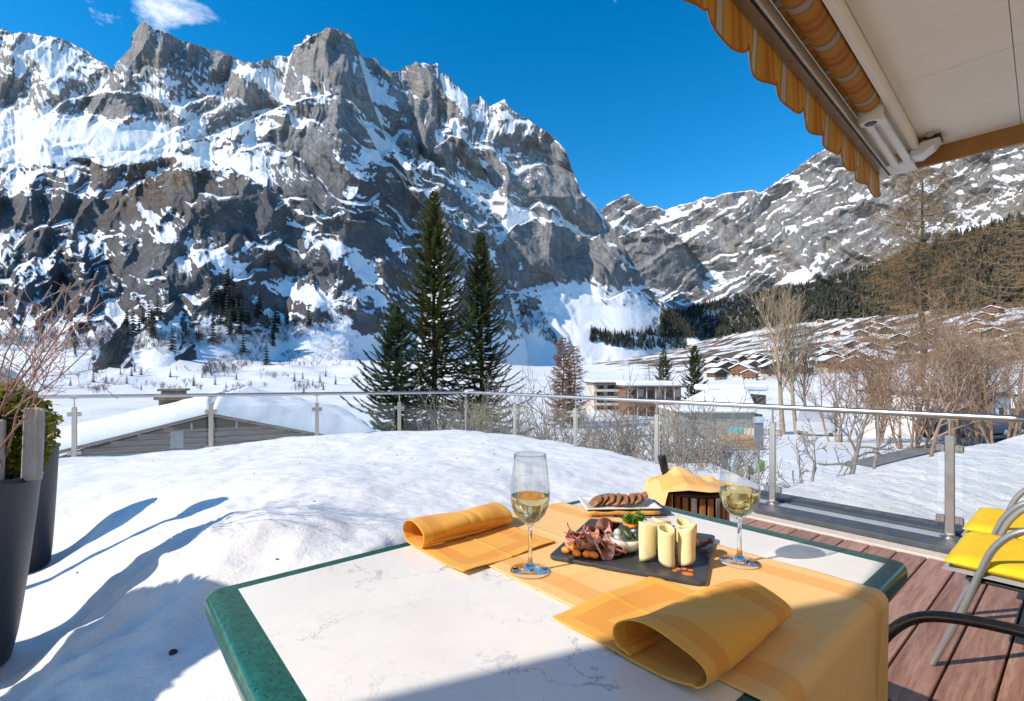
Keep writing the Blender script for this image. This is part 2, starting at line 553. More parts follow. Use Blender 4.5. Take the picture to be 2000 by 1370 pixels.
SNOW_L = [([(645, 192), (540, 222), (420, 276), (300, 303), (150, 310), (0, 332)], 11, .5), ([(600, 225), (540, 250), (470, 290)], 22, .38), ([(0, 300), (120, 285), (330, 290)], 18, .35), ([(560, 300), (470, 320), (430, 350)], 9, .4),
          ([(690, 205), (730, 270), (760, 305), (830, 352), (872, 425)], 10, .42), ([(735, 295), (800, 325)], 14, .4), ([(690, 385), (745, 420)], 14, .4), ([(650, 300), (700, 350), (740, 400), (800, 440)], 8, .35),
          ([(0, 565), (130, 492), (240, 442), (335, 420)], 10, .42), ([(105, 510), (235, 450)], 15, .3), ([(0, 470), (60, 440), (130, 430)], 10, .35), ([(365, 512), (430, 505), (470, 530)], 14, .45), ([(330, 560), (380, 590), (350, 615)], 9, .35),
          ([(700, 520), (740, 570), (770, 640)], 20, .42), ([(560, 430), (640, 470), (700, 500)], 9, .35), ([(600, 560), (650, 600), (690, 650)], 12, .35), ([(480, 480), (540, 470)], 12, .35), ([(500, 590), (560, 640)], 12, .35), ([(215, 590), (235, 640)], 12, .4), ([(60, 590), (20, 640)], 12, .35),
          ([(930, 362), (1030, 392)], 8, .42), ([(960, 402), (1060, 432), (1130, 440)], 9, .45), ([(960, 450), (1000, 470), (1020, 520)], 8, .4), ([(1050, 270), (1090, 330)], 5, .3), ([(470, 128), (520, 160), (555, 190)], 15, .42), ([(215, 150), (190, 172)], 10, .3),
          ([(300, 152), (360, 165), (430, 172)], 8, .45), ([(275, 165), (330, 195), (400, 262)], 9, .45), ([(120, 200), (200, 178), (290, 178)], 6, .45), ([(700, 120), (730, 170), (790, 240)], 9, .35), ([(860, 150), (900, 200), (930, 240)], 9, .35), ([(920, 225), (960, 240), (1000, 260)], 10, .35), ([(820, 320), (870, 300), (905, 320)], 8, .4),
          ([(830, 400), (900, 430), (960, 500), (1000, 560)], 8, .35), ([(760, 470), (800, 500)], 10, .35), ([(250, 380), (290, 420), (310, 470)], 7, .35), ([(60, 380), (150, 385), (250, 360)], 9, .4),
          ([(560, 290), (620, 300), (660, 330)], 26, -.30), ([(700, 440), (740, 480), (760, 510)], 26, -.26), ([(600, 390), (650, 410)], 22, -.25), ([(420, 430), (470, 460)], 26, -.25), ([(160, 410), (230, 420)], 16, -.25), ([(90, 600), (150, 560), (260, 520)], 14, -.22), ([(640, 90), (640, 170)], 40, -.3), ([(260, 70), (280, 150)], 26, -.25), ([(330, 110), (440, 130)], 16, -.22), ([(440, 190), (500, 200)], 26, -.2), ([(850, 180), (840, 240)], 26, -.22), ([(800, 200), (860, 300)], 20, -.18), ([(1090, 320), (1120, 380)], 24, -.3), ([(1040, 490), (1180, 530)], 30, -.3)]
SNOW_R = [([(1290, 470), (1400, 440), (1480, 400), (1600, 330)], 5, .40), ([(1380, 540), (1480, 480), (1600, 420), (1720, 370)], 5, .40), ([(1180, 435), (1260, 452)], 7, .4), ([(1330, 600), (1450, 540)], 5, .38), ([(1480, 392), (1560, 372)], 12, .4), ([(1600, 470), (1760, 390), (1900, 330)], 6, .38),
          ([(1500, 375), (1620, 310)], 9, .38), ([(1300, 415), (1400, 395), (1480, 385)], 6, .38), ([(1830, 455), (1950, 430)], 9, .5), ([(1390, 610), (1470, 590)], 12, .55), ([(1700, 330), (1850, 300), (2000, 300)], 14, .35), ([(1240, 560), (1330, 590)], 8, .4), ([(1550, 548), (1590, 535)], 8, .4), ([(1260, 500), (1330, 530)], 40, -.2), ([(1640, 440), (1760, 430)], 40, -.2), ([(1450, 500), (1540, 470)], 22, -.18)]
def stairs(q, period, seed, w=0.10):
    """cliff-and-ledge offset, in pixels of drop: steep for most of a period, then a narrow ledge"""
    ph = q / period
    idx = np.floor(ph); fr = ph - idx
    c = 0.3 + 0.4 * (hsh(idx, idx * 0 + 3, seed + 5) / 65536.0)
    return (sstep(c - w, c + w, fr) - fr) * period

# ---- the massif on the left
CREST_L = [(-260, 110), (-100, 66), (-40, 58), (0, 60), (12, 62), (24, 72), (40, 66), (70, 70), (100, 74), (125, 82), (150, 95), (170, 104), (190, 120), (206, 126),
           (216, 140), (235, 118), (255, 95), (258, 70), (268, 56), (280, 44), (292, 52), (300, 60), (330, 68), (350, 80), (365, 85), (400, 97), (430, 105), (455, 112), (475, 124), (500, 126),
           (515, 118), (530, 117), (545, 113), (560, 116), (568, 110), (575, 93), (590, 88), (598, 74), (620, 68), (640, 55), (652, 58), (665, 60), (672, 67), (682, 70), (692, 85), (700, 105), (712, 118), (735, 118), (745, 135),
           (760, 143), (778, 142), (790, 132), (805, 128), (812, 122), (820, 130), (830, 126), (842, 131), (855, 126), (858, 145), (875, 152), (890, 166), (900, 176), (912, 190), (920, 208), (930, 196), (938, 190), (946, 200), (958, 208), (972, 202), (986, 197),
           (992, 212), (1005, 222), (1020, 232), (1030, 235), (1050, 250), (1075, 265), (1090, 280), (1102, 294), (1108, 306), (1115, 330), (1125, 352), (1133, 375), (1150, 390), (1165, 408), (1180, 425), (1210, 470), (1260, 560), (1340, 640), (1430, 735)]
FOOT_L = [(-260, 745), (0, 740), (300, 735), (700, 738), (1000, 742), (1340, 735)]
LAYERS_L = [
    # crest line, its depth, columns, slope factor, jaggedness
    ([(-260, 110), (0, 60), (100, 74), (190, 120), (300, 190)], [(-260, 1900), (0, 1950), (300, 2050)], -260, 330, 1.6, 0),
    ([(160, 205), (175, 186), (190, 176), (215, 150), (235, 118), (280, 40), (330, 60), (1400, 60)], [(160, 1330), (280, 1330), (560, 1560), (640, 1480), (700, 1520), (800, 1560), (930, 1650), (1100, 1720), (1180, 1800), (1340, 1900)], 160, 1400, 1.0, 0),
    # the big tower and the pillars right of it stand forward
    ([(540, 205), (556, 170), (566, 120), (575, 93), (590, 88), (640, 50), (690, 80), (705, 130), (722, 190), (745, 250), (770, 320)], [(540, 1330), (640, 1300), (770, 1350)], 545, 770, 0.9, 2),
    ([(752, 300), (770, 200), (780, 160), (805, 128), (856, 126), (868, 190), (885, 260), (905, 330), (930, 420)], [(752, 1480), (900, 1500)], 756, 925, 0.9, 3),
    ([(1000, 330), (1020, 300), (1040, 262), (1060, 262), (1090, 285), (1105, 310), (1135, 380), (1170, 420), (1185, 460)], [(1000, 1640), (1180, 1640)], 1010, 1185, 0.8, 2),
    ([(835, 330), (850, 290), (880, 268), (905, 275), (930, 300), (950, 350), (965, 420)], [(835, 1360), (960, 1380)], 838, 962, 0.9, 3),
    # snow-capped rock step under the first peak
    ([(-260, 320), (0, 250), (80, 236), (130, 197), (200, 182), (290, 184), (330, 214), (400, 262), (450, 320)], [(-260, 1010), (0, 1080), (200, 1150), (450, 1230)], -260, 450, 1.0, 2),
    # snowy bowl
    ([(-260, 330), (-100, 270), (0, 256), (100, 237), (190, 226), (260, 254), (360, 268), (430, 330)], [(-260, 900), (0, 980), (360, 1100), (430, 1130)], -260, 430, 1.5, 1.5),
    # brown shoulder and the round hump
    ([(-260, 380), (0, 326), (150, 303), (300, 294), (420, 266), (540, 214), (600, 194), (650, 187), (690, 205), (715, 252), (740, 300), (780, 372), (830, 460), (900, 560), (960, 640)], [(-260, 800), (0, 880), (300, 1000), (650, 1130), (960, 1150)], -260, 950, 1.05, 2),
    # dark lower crags
    ([(-260, 430), (0, 392), (100, 372), (200, 395), (330, 338), (450, 332), (520, 372), (600, 440), (680, 520), (760, 620), (800, 690)], [(-260, 660), (0, 720), (330, 830), (600, 920), (800, 980)], -260, 790, 1.0, 6),
    ([(-260, 560), (0, 520), (120, 560), (230, 510), (320, 480), (420, 540), (520, 570), (640, 620), (700, 700)], [(-260, 600), (0, 640), (320, 710), (700, 800)], -260, 690, 1.3, 8),
    # crags in the middle
    ([(606, 690), (625, 470), (645, 350), (670, 300), (720, 330), (770, 300), (800, 330), (860, 330), (900, 380), (960, 440), (1010, 560), (1040, 690)], [(600, 1090), (770, 1150), (1050, 1230)], 606, 1040, 1.0, 10),
    ([(560, 690), (585, 540), (620, 450), (680, 420), (740, 420), (800, 470), (860, 450), (920, 520), (980, 560), (1030, 690)], [(560, 930), (740, 1000), (1030, 1080)], 562, 1030, 1.0, 12),
    # the columned cliff on the right
    ([(930, 690), (950, 540), (985, 470), (1010, 440), (1060, 430), (1110, 452), (1150, 470), (1190, 500), (1215, 530), (1232, 560), (1255, 690)], [(950, 1240), (1100, 1330), (1260, 1420)], 932, 1255, 0.45, 5),
    # fan of snow at its foot
    ([(985, 742), (1020, 700), (1050, 640), (1075, 600), (1100, 578), (1130, 572), (1165, 582), (1190, 586), (1230, 566), (1275, 604), (1320, 650), (1370, 700), (1430, 742)], [(985, 1150), (1120, 1275), (1240, 1330), (1430, 1380)], 986, 1430, 1.55, 1),
]
pxl = np.linspace(-240, 1420, 915)
def calm_l(PX, PY):
    calm = np.clip(blobs(PX, PY, [(180, 262, 170, 34, 0.9), (1180, 640, 130, 70, 1.3), (60, 120, 120, 50, 0.5), (260, 305, 230, 14, 0.6)]), 0, 0.92)
    calm = np.maximum(calm, sstep(585, 690, PY) * 0.9)
    return calm
def q_l(PX, PY):
    up = 0.33 * np.minimum(PX, 500)
    dn = -0.55 * np.maximum(PX - 560, 0)
    return PY + up + dn + 30 * fbm(PX / 170, PY / 210, 2, 5) + 30 * facet(PX / 47 + PY / 90, PY / 63, 55) + 13 * facet(PX / 17, PY / 23 + PX / 60, 56)
def g_l(PX, PY):
    q = q_l(PX, PY)
    amp = 0.25 + 0.75 * sstep(-0.5, 0.6, fbm(PX / 220, PY / 120, 2, 77))
    amp = amp * (0.40 + 0.30 * sstep(120, 260, PY)) * (1 - 0.35 * sstep(300, 420, PY) * sstep(900, 700, PX))
    amp = amp * (1 - calm_l(PX, PY))
    return 0.9, 0.9 * (amp * stairs(q, 84, 3, 0.08) + 0.3 * amp * stairs(q + 9 * facet(PX / 31, PY / 27, 57), 31, 11, 0.12))
def relief_l(PX, PY):
    wx = PX + 14 * fbm(PX / 120, PY / 120, 2, 21); wy = PY + 14 * fbm(PX / 120, PY / 120, 2, 31)
    lean = wx + wy * (0.2 - 0.5 * sstep(350, 800, PX))
    n = -48 * ridged(lean / 150, wy / 260, 2, 1, 0.5)
    n += -9 * ridged(lean / 55, wy / 120, 2, 2, 0.5)
    n += -6 * ridged(wx / 19, wy / 150, 2, 12, 0.5) * (0.35 + 0.65 * sstep(420, 200, PY))
    rough = 0.4 + 0.8 * sstep(-0.4, 0.6, fbm(PX / 110, PY / 90, 2, 88))
    n += 22 * facet((wx + .3 * wy) / 61, wy / 92, 13) + 12 * facet((wx - .4 * wy) / 33 + 7, wy / 47, 14)
    n += rough * (6.5 * facet((wx + .5 * wy) / 15, wy / 21, 15) + 3.6 * facet((wx - .3 * wy) / 7, wy / 10, 16) + 2.2 * facet(wx / 3.4, wy / 4.6, 17))
    calm = calm_l(PX, PY)
    n = n + 22
    return n * (1 - calm) - 22
def bias_l(PX, PY):
    b = 0.015 + bands(PX, PY, SNOW_L, 801) + 0.13 * fbm(PX / 95, PY / 75, 4, 51) + 0.10 * fbm(PX / 17, PY / 15, 3, 58)
    b = b + blobs(PX, PY, [(70, 110, 150, 70, 0.30), (180, 258, 210, 30, 0.42), (0, 285, 160, 40, 0.3), (330, 300, 200, 22, 0.30), (520, 250, 60, 40, 0.16), (520, 150, 30, 40, 0.25),
                           (660, 120, 70, 90, -0.25), (300, 120, 90, 60, -0.14), (820, 200, 60, 70, -0.2), (240, 215, 110, 28, -0.34), (650, 225, 45, 40, -0.3), (590, 330, 90, 70, -0.20), (1090, 340, 60, 90, -0.22),
                           (1120, 500, 110, 45, -0.3), (1160, 610, 130, 50, 0.6), (1050, 425, 60, 14, 0.25), (150, 420, 260, 70, -0.12), (300, 560, 300, 60, -0.05), (450, 600, 120, 50, -0.15), (780, 340, 70, 40, 0.12), (900, 480, 80, 60, -0.02), (700, 560, 70, 60, 0.12), (960, 250, 40, 30, 0.1)])
    b = b - 0.21 * sstep(320, 390, PY) * sstep(655, 610, PY) * sstep(900, 650, PX) - 0.06 * sstep(330, 400, PY) * sstep(660, 620, PY) + blobs(PX, PY, [(330, 345, 130, 26, -.30), (110, 326, 110, 16, -.35)])
    b = b + 0.95 * sstep(640, 680, PY + 14 * fbm(PX / 60, PY / 30, 3, 64))
    return b
def tan_l(PX, PY):
    return np.clip(0.80 - (PY - 60) / 420 + 0.4 * fbm(PX / 80, PY / 80, 2, 71), 0, 1)
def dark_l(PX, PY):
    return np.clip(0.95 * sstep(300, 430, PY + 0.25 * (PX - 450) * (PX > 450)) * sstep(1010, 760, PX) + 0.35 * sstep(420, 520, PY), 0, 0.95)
def brown_l(PX, PY):
    return np.clip(blobs(PX, PY, [(330, 345, 130, 40, 1.2), (110, 322, 110, 20, 1.0), (420, 330, 60, 20, .8), (260, 400, 90, 30, .6)]) + 0.35 * sstep(560, 640, PY) * sstep(700, 500, PX), 0, 1)
M_ROCK_L = mountain_material('limestone_left', (0.40, 0.40, 0.41), (0.54, 0.45, 0.36), (0.15, 0.145, 0.15))
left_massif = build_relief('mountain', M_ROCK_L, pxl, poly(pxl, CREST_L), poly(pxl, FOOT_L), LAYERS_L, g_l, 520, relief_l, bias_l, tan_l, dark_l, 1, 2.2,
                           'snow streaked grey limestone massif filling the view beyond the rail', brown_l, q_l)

# ---- the sunlit wall that closes the valley on the right
CREST_R = [(1080, 520), (1120, 470), (1150, 438), (1170, 418), (1185, 402), (1205, 391), (1218, 384), (1228, 380), (1238, 392), (1250, 398), (1262, 406), (1280, 404), (1300, 413), (1330, 401), (1355, 396), (1375, 386), (1395, 388), (1410, 380), (1440, 376), (1470, 373),
           (1485, 379), (1500, 369), (1530, 350), (1560, 328), (1590, 305), (1620, 288), (1650, 282), (1700, 268), (1760, 250), (1850, 225), (2000, 190), (2300, 120)]
FOOT_R = [(1080, 690), (1300, 680), (1500, 660), (1700, 640), (2000, 610), (2300, 600)]
LAYERS_R = [
    (CREST_R, [(1080, 2300), (1300, 2250), (1700, 1900), (2300, 1300)], 1080, 2300, 1.0, 0),
    ([(1180, 520), (1195, 470), (1240, 455), (1280, 440), (1330, 470), (1360, 530), (1390, 600)], [(1180, 1980), (1390, 1960)], 1185, 1385, 0.6, 4),
    ([(1200, 640), (1260, 610), (1310, 590), (1360, 570), (1420, 560), (1480, 540), (1560, 560), (1640, 520), (1740, 480), (1900, 420), (2300, 300)], [(1200, 1850), (1500, 1750), (1900, 1500), (2300, 1100)], 1230, 2300, 1.0, 6),
]
pxr = np.linspace(1085, 2290, 620)
def q_r(PX, PY):
    return PY + 0.72 * PX + 16 * fbm(PX / 150, PY / 150, 3, 105) + 9 * facet(PX / 45, PY / 31, 155) + 4 * facet(PX / 13, PY / 11, 156)
def g_r(PX, PY):
    q = q_r(PX, PY)
    return 1.0, 0.7 * stairs(q, 74, 33, 0.07) + 0.25 * stairs(q, 27, 37, 0.12)
def relief_r(PX, PY):
    wx = PX + 20 * fbm(PX / 100, PY / 100, 3, 121); wy = PY + 20 * fbm(PX / 100, PY / 100, 3, 131)
    a = wx * 0.8 + wy * 0.55; b = -wx * 0.45 + wy * 0.85
    n = -14 * ridged(a / 170, b / 70, 2, 101, 0.5) + 9 * facet(a / 90, b / 30, 102) + 5 * facet(a / 34 + 3, b / 15, 103) + 2.6 * facet(wx / 13, wy / 13, 104) + 1.6 * facet(wx / 6, wy / 7, 107)
    n += 1.5 * facet(wx / 3.2, wy / 3.6, 106)
    return n
def bias_r(PX, PY):
    b = -0.17 + bands(PX, PY, SNOW_R, 821) + 0.10 * fbm((PX * 0.8 + PY * 0.55) / 75, (PY * 0.85 - PX * 0.5) / 32, 4, 151) + 0.08 * fbm(PX / 14, PY / 11, 2, 158)
    b = b + blobs(PX, PY, [(1400, 605, 60, 22, 0.5), (1560, 548, 30, 16, 0.5), (1880, 450, 90, 16, 0.5), (1200, 425, 40, 16, 0.25), (1330, 418, 60, 12, 0.2), (1560, 360, 120, 26, 0.14), (1270, 500, 60, 60, -0.2), (1780, 440, 120, 50, -0.2), (1250, 600, 80, 30, 0.3), (1860, 350, 100, 30, 0.16)])
    return b
M_ROCK_R = mountain_material('limestone_right', (0.36, 0.355, 0.355), (0.42, 0.34, 0.25), (0.10, 0.075, 0.05))
right_wall = build_relief('mountain', M_ROCK_R, pxr, poly(pxr, CREST_R), poly(pxr, FOOT_R), LAYERS_R, g_r, 290, relief_r, bias_r,
                          lambda PX, PY: np.clip(0.45 + 0.4 * fbm(PX / 70, PY / 70, 2, 171), 0, 1), lambda PX, PY: PX * 0, 2, 1.6,
                          'sunlit pale rock wall closing the valley beyond the village', None, q_r)

# ================================================================ VALLEY GROUND
def snow_material(name, col=(0.78, 0.79, 0.81), bscale=3.0, bstr=0.35, bdist=0.03, patch=None, pscale=0.05, grain=False):
    t = NT(name)
    co = t.coord()
    c = t.mix(t.rng(t.noise(co, bscale * 0.3, 4), 0.3, 0.7), tuple(x * 0.96 for x in col), tuple(min(1, x * 1.03) for x in col))
    if patch:
        pf = t.math('MULTIPLY', t.attr('bare'), 1.0)
        n = t.noise(co, pscale, 6, 0.7)
        f = t.rng(t.math('ADD', pf, t.math('SUBTRACT', n, 0.5)), 0.45, 0.55, smooth=True)
        c = t.mix(f, c, t.mix(t.noise(co, pscale * 6, 4), patch, tuple(p * 0.5 for p in patch)))
    t.set(Base_Color=c, Roughness=0.62)
    t.b.inputs['Specular IOR Level'].default_value = 0.25
    h = t.math('ADD', t.noise(co, bscale, 5, 0.6), t.math('MULTIPLY', t.noise(t.mapping(co, (1, 2.4, 1)), bscale * 4, 3), 0.3))
    if grain:
        pits = t.rng(t.noise(co, 3.2, 2), 0.36, 0.50)
        h = t.math('ADD', h, t.math('ADD', t.math('MULTIPLY', t.noise(co, 120, 3, 0.7), 0.22), t.math('MULTIPLY', pits, 0.35)))
    t.bump(h, bstr, bdist)
    return t.m

def ground_z(x, y):
    x = np.asarray(x, float); y = np.asarray(y, float)
    far = sstep(14, 55, y)
    near = -1.5 - 2.2 * sstep(5, -9, x)                       # below the terrace the land falls to the left
    xr = np.maximum(x - 60, 0)
    hill = -2.6 + 0.03 * xr + 0.00050 * xr ** 2
    a = x / np.maximum(y, 1)
    cap = np.interp(a, [0, 0.2, 0.33, 0.42, 0.63, 0.85, 1.05, 1.75], [0.02, 0.06, 0.12, 0.155, 0.185, 0.255, 0.31, 0.42]) * np.minimum(y, 820) - 0.5 * np.maximum(y - 820, 0)
    hill = np.minimum(hill, cap)
    left = sstep(250, 620, y) * 12 * sstep(120, -160, x) + 0.02 * np.maximum(-x - 150, 0) + (5.0 * pn(x / 75, y / 55, 305) + 2.2 * pn(x / 28, y / 24, 306)) * sstep(130, 260, y) * sstep(60, -40, x)
    val = hill + left + 0.035 * np.maximum(y - 420, 0) * sstep(700, 100, x)
    val = val - 2.6 * sstep(260, 90, y) * sstep(95, 45, x)
    z = near * (1 - far) + val * far
    z = z + far * sstep(80, 250, y) * 1.6 * pn(x / 60, y / 60, 301) + 0.35 * pn(x / 9, y / 9, 302) * sstep(14, 30, y)
    return z
ay = np.concatenate([np.linspace(4.0, 30, 70), 30 * (1150 / 30.0) ** np.linspace(0.01, 1, 190)])
ax_ = np.linspace(-1.75, 1.75, 330)
GX = ax_[None, :] * (ay[:, None] + 6); GY = np.repeat(ay[:, None], len(ax_), 1)
GZ = ground_z(GX, GY)
bare = 0.02 + 0 * GX
bare = bare + sstep(60, 170, GX) * sstep(90, 170, GY) * 0.50 + (0.14 * pn(GX / 90, GZ / 5.0, 310) + 0.16 * pn(GX / 28, GY / 28, 311)) * sstep(40, 120, GX)
M_VALLEY = snow_material('valley_snow', bscale=0.35, bstr=0.5, bdist=0.35, patch=(0.16, 0.105, 0.06), pscale=0.05)
ground = grid_mesh('ground', np.stack([GX, GY, GZ], -1), M_VALLEY, {'bare': bare})
tag(ground, 'snow covered valley floor and hillside beyond the terrace', None, None, 'structure')
# ================================================================ MATERIALS NEAR THE CAMERA
def wood_material(name, c0, c1, axis_scale=(1, 14, 14), scale=3.0, rough=0.6, bump=0.3, rot=(0, 0, 0), obj_var=0.12):
    t = NT(name)
    co = t.mapping(t.coord(), axis_scale, rot)
    oi = t.new('ObjectInfo')
    va = t.new('VectorMath', operation='ADD'); t.l.new(co, va.inputs[0])
    cx3 = t.new('CombineXYZ'); t.l.new(t.math('MULTIPLY', oi.outputs['Random'], 50.0), cx3.inputs[0]); t.l.new(cx3.outputs[0], va.inputs[1]); co = va.outputs[0]
    n = t.noise(co, scale, 6, 0.65, 0.8)
    n2 = t.noise(co, scale * 5, 3, 0.6)
    c = t.mix(t.rng(n, 0.3, 0.7), c0, c1)
    c = t.mix(t.rng(n2, 0.45, 0.75, 0, 0.5), c, tuple(x * 0.55 for x in c0))
    hs = t.new('HueSaturation'); t.l.new(c, hs.inputs['Color'])
    t.l.new(t.rng(oi.outputs['Random'], 0, 1, 1 - obj_var, 1 + obj_var), hs.inputs['Value'])
    t.set(Base_Color=hs.outputs[0], Roughness=rough)
    t.bump(t.math('ADD', n, t.math('MULTIPLY', n2, 0.6)), bump, 0.004)
    return t.m

def thin_glass(name, tint=(0.96, 0.985, 0.975), refl=1.0):
    t = NT(name)
    tr = t.new('BsdfTransparent'); tr.inputs[0].default_value = (*tint, 1)
    gl = t.new('BsdfGlossy'); gl.inputs['Roughness'].default_value = 0.01
    lw = t.new('LayerWeight'); lw.inputs[0].default_value = 0.5
    fr = t.math('ADD', 0.04, t.math('MULTIPLY', t.math('POWER', lw.outputs['Facing'], 5.0), 0.9))
    mx = t.new('MixShader')
    t.l.new(t.math('MULTIPLY', fr, refl), mx.inputs[0])
    t.l.new(tr.outputs[0], mx.inputs[1]); t.l.new(gl.outputs[0], mx.inputs[2])
    t.l.new(mx.outputs[0], t.out.inputs['Surface'])
    return t.m

M_SNOW = snow_material('terrace_snow', (0.79, 0.795, 0.805), 12.0, 0.5, 0.02, grain=True)
M_DECK = wood_material('deck_plank', (0.235, 0.105, 0.075), (0.50, 0.30, 0.225), axis_scale=(1, 16, 16), scale=2.2, rough=0.55, bump=0.4, obj_var=0.16)
M_BORDER = simple('beige_coping', (0.62, 0.55, 0.48), 0.75, var=0.1, scale=14, bump=0.15)
M_DARKMETAL = simple('dark_kerb_metal', (0.075, 0.085, 0.10), 0.5, 0.2, var=0.2, scale=9, bump=0.05)
M_STEEL = simple('brushed_steel', (0.50, 0.465, 0.425), 0.36, 1.0, var=0.03, scale=5)
M_ZINC = simple('zinc_strip', (0.50, 0.53, 0.55), 0.40, 0.25, var=0.12, scale=12)
M_PANE = thin_glass('rail_glass', (0.972, 0.984, 0.978))
M_CONCRETE = simple('concrete', (0.42, 0.41, 0.39), 0.9, var=0.12, scale=3, bump=0.2)
M_BOLT = simple('bolt_metal', (0.12, 0.12, 0.12), 0.4, 0.8)

# ================================================================ TERRACE SLAB, SNOW
RP0 = Vector((3.01, 3.34, 0)); RC = Vector((-0.73, 7.73, 0)); RL = Vector((-7.94, 5.36, 0))
UL = (RL - RC).normalized(); NL = Vector((UL.y, -UL.x, 0))          # left rail direction and its outward side
if NL.y < 0: NL = -NL
R_END = RP0 - U1 * 4.0
mb = MB()
pl = [RC + NL * 0.25 + U2 * 0.22, R_END + U2 * 0.22, R_END - U2 * 12, RL - NL * 12, RL + NL * 0.25]
mb.prism([Vector((p.x, p.y, -0.40)) for p in pl], (0, 0, 0.34))
tag(mb.build('terrace_slab', M_CONCRETE), 'concrete slab carrying the terrace', None, None, 'structure')

ctrl = [(-1.82, 1.77, .02), (-2.05, 1.35, .03), (-2.3, 2.4, .05), (-2.70, 2.75, .06), (-1.15, 2.05, .50), (-1.45, 2.25, .42), (-2.25, 3.04, .34), (-1.0, 1.38, .27), (-1.42, 1.62, .20), (-0.8, 2.5, .46), (-1.55, 1.1, .10), (-1.2, .7, .15),
        (0, 3, .38), (.5, 3.2, .33), (1, 4, .26), (-5.54, 6.15, .12), (-4.19, 6.76, .16), (-2.83, 7.04, .285), (-1.72, 7.4, .30), (-.73, 7.73, .265), (-.02, 6.93, .30), (.71, 6, .29), (1.44, 5.1, .235), (2.2, 4.2, .10),
        (-3.6, 4.2, .2), (-5, 5, .1), (-1, 0, .1), (-7, 4, .1), (-3.4, 2.6, .06), (-4, 1, .05), (-1.5, 4.5, .36), (-2.9, 5.4, .26), (0, 5, .36), (-1.75, 2.7, .36), (-.45, 1.5, .36), (2.6, 2.2, .0), (.6, 1, .1), (-.5, 9, .1), (-5, 8, 0)]
cx_, cy_, cz_ = (np.array([c[k] for c in ctrl]) for k in range(3))
def tps(r2):
    return 0.5 * r2 * np.log(r2 + 1e-9)
nK = len(ctrl)
A = np.zeros((nK + 3, nK + 3)); d2 = (cx_[:, None] - cx_[None]) ** 2 + (cy_[:, None] - cy_[None]) ** 2
A[:nK, :nK] = tps(d2) + np.eye(nK) * 0.02
A[:nK, nK] = 1; A[:nK, nK + 1] = cx_; A[:nK, nK + 2] = cy_; A[nK:, :nK] = A[:nK, nK:].T
wK = np.linalg.solve(A, np.concatenate([cz_, [0, 0, 0]]))
def snow_base(x, y):
    s = wK[nK] + wK[nK + 1] * x + wK[nK + 2] * y
    for k in range(nK):
        s = s + wK[k] * tps((x - cx_[k]) ** 2 + (y - cy_[k]) ** 2)
    return s
EDGE = [(3.2, 5.0), (2.25, 4.22), (1.4, 3.42), (.55, 2.72), (-.12, 1.95), (-.30, 1.2), (-.45, -1.5)]
def snow_z(x, y):
    z = np.clip(snow_base(x, y), 0.015, 0.62)
    # shovelled edge towards the deck
    best = np.full(x.shape, 1e9); sg = np.ones(x.shape)
    for (ax0, ay0), (bx, by) in zip(EDGE[:-1], EDGE[1:]):
        ex, ey = bx - ax0, by - ay0
        t = np.clip(((x - ax0) * ex + (y - ay0) * ey) / (ex * ex + ey * ey), 0, 1)
        dx, dy = x - (ax0 + t * ex), y - (ay0 + t * ey)
        d = np.hypot(dx, dy); cr = ex * (y - ay0) - ey * (x - ax0)
        upd = d < best
        best = np.where(upd, d, best); sg = np.where(upd, np.where(cr < 0, 1.0, -1.0), sg)
    sd = best * sg + 0.10 * pn(x * 3, y * 3, 402) + 0.04 * pn(x * 11, y * 11, 403)
    z = z * sstep(-0.02, 0.42, sd) - 0.06 * sstep(0.06, -0.06, sd)
    z = z + 0.022 * pn(x * 1.7, y * 1.7, 404) + 0.010 * pn(x * 5, y * 5, 405) * sstep(0, .2, sd) + 0.004 * pn(x * 14, y * 20, 406)
    # lumpy thaw hollows beside the planters
    lump = np.exp(-(((x + 1.65) / .65) ** 2 + ((y - 2.0) / .75) ** 2))
    z = z + lump * (0.05 * ridged(x * 2.6 + y * 1.1, y * 2.2 - x, 2, 407) + 0.012 * pn(x * 12, y * 12, 408))
    for (qx, qy, rr) in ((-2.20, 1.88, .27), (-2.98, 2.9, .22)):
        r = np.hypot(x - qx, y - qy)
        z = z * sstep(rr - 0.08, rr + 0.26, r) + 0.0
    do = np.maximum((x - RP0.x) * U2.x + (y - RP0.y) * U2.y, (x - RC.x) * NL.x + (y - RC.y) * NL.y)
    z = z - 5 * np.maximum(do - 0.10, 0) ** 1.0 * 0.9
    return np.maximum(z, -0.35)
xs = np.concatenate([np.linspace(-8.4, -3.4, 90), np.linspace(-3.38, 0.6, 260), np.linspace(0.63, 3.4, 100)])
ys = np.concatenate([np.linspace(0.3, 4.0, 260), np.linspace(4.02, 8.3, 150)])
SX, SY = np.meshgrid(xs, ys)
SZ = snow_z(SX, SY)
snow = grid_mesh('snow', np.stack([SX, SY, SZ], -1), M_SNOW)
tag(snow, 'deep untouched snow lying over the terrace', None, None, 'structure')
rng = np.random.default_rng(77)
dv, df = [], []
for k in range(70):
    x, y = rng.uniform(-4.5, 1.2), rng.uniform(1.4, 7.0)
    z = float(snow_z(np.array([x]), np.array([y]))[0])
    if z < .08: continue
    a = rng.uniform(0, 6.28); l = rng.uniform(.006, .022); w = rng.uniform(.0015, .004); c_, s_ = math.cos(a), math.sin(a); n0 = len(dv)
    for (u, v, h_) in ((-l, -w, 0), (l, -w, 0), (l, w, .001), (-l, w, 0), (0, 0, .004)): dv.append((x + u * c_ - v * s_, y + u * s_ + v * c_, z + .003 + h_))
    df += [(n0, n0 + 1, n0 + 4), (n0 + 1, n0 + 2, n0 + 4), (n0 + 2, n0 + 3, n0 + 4), (n0 + 3, n0, n0 + 4)]
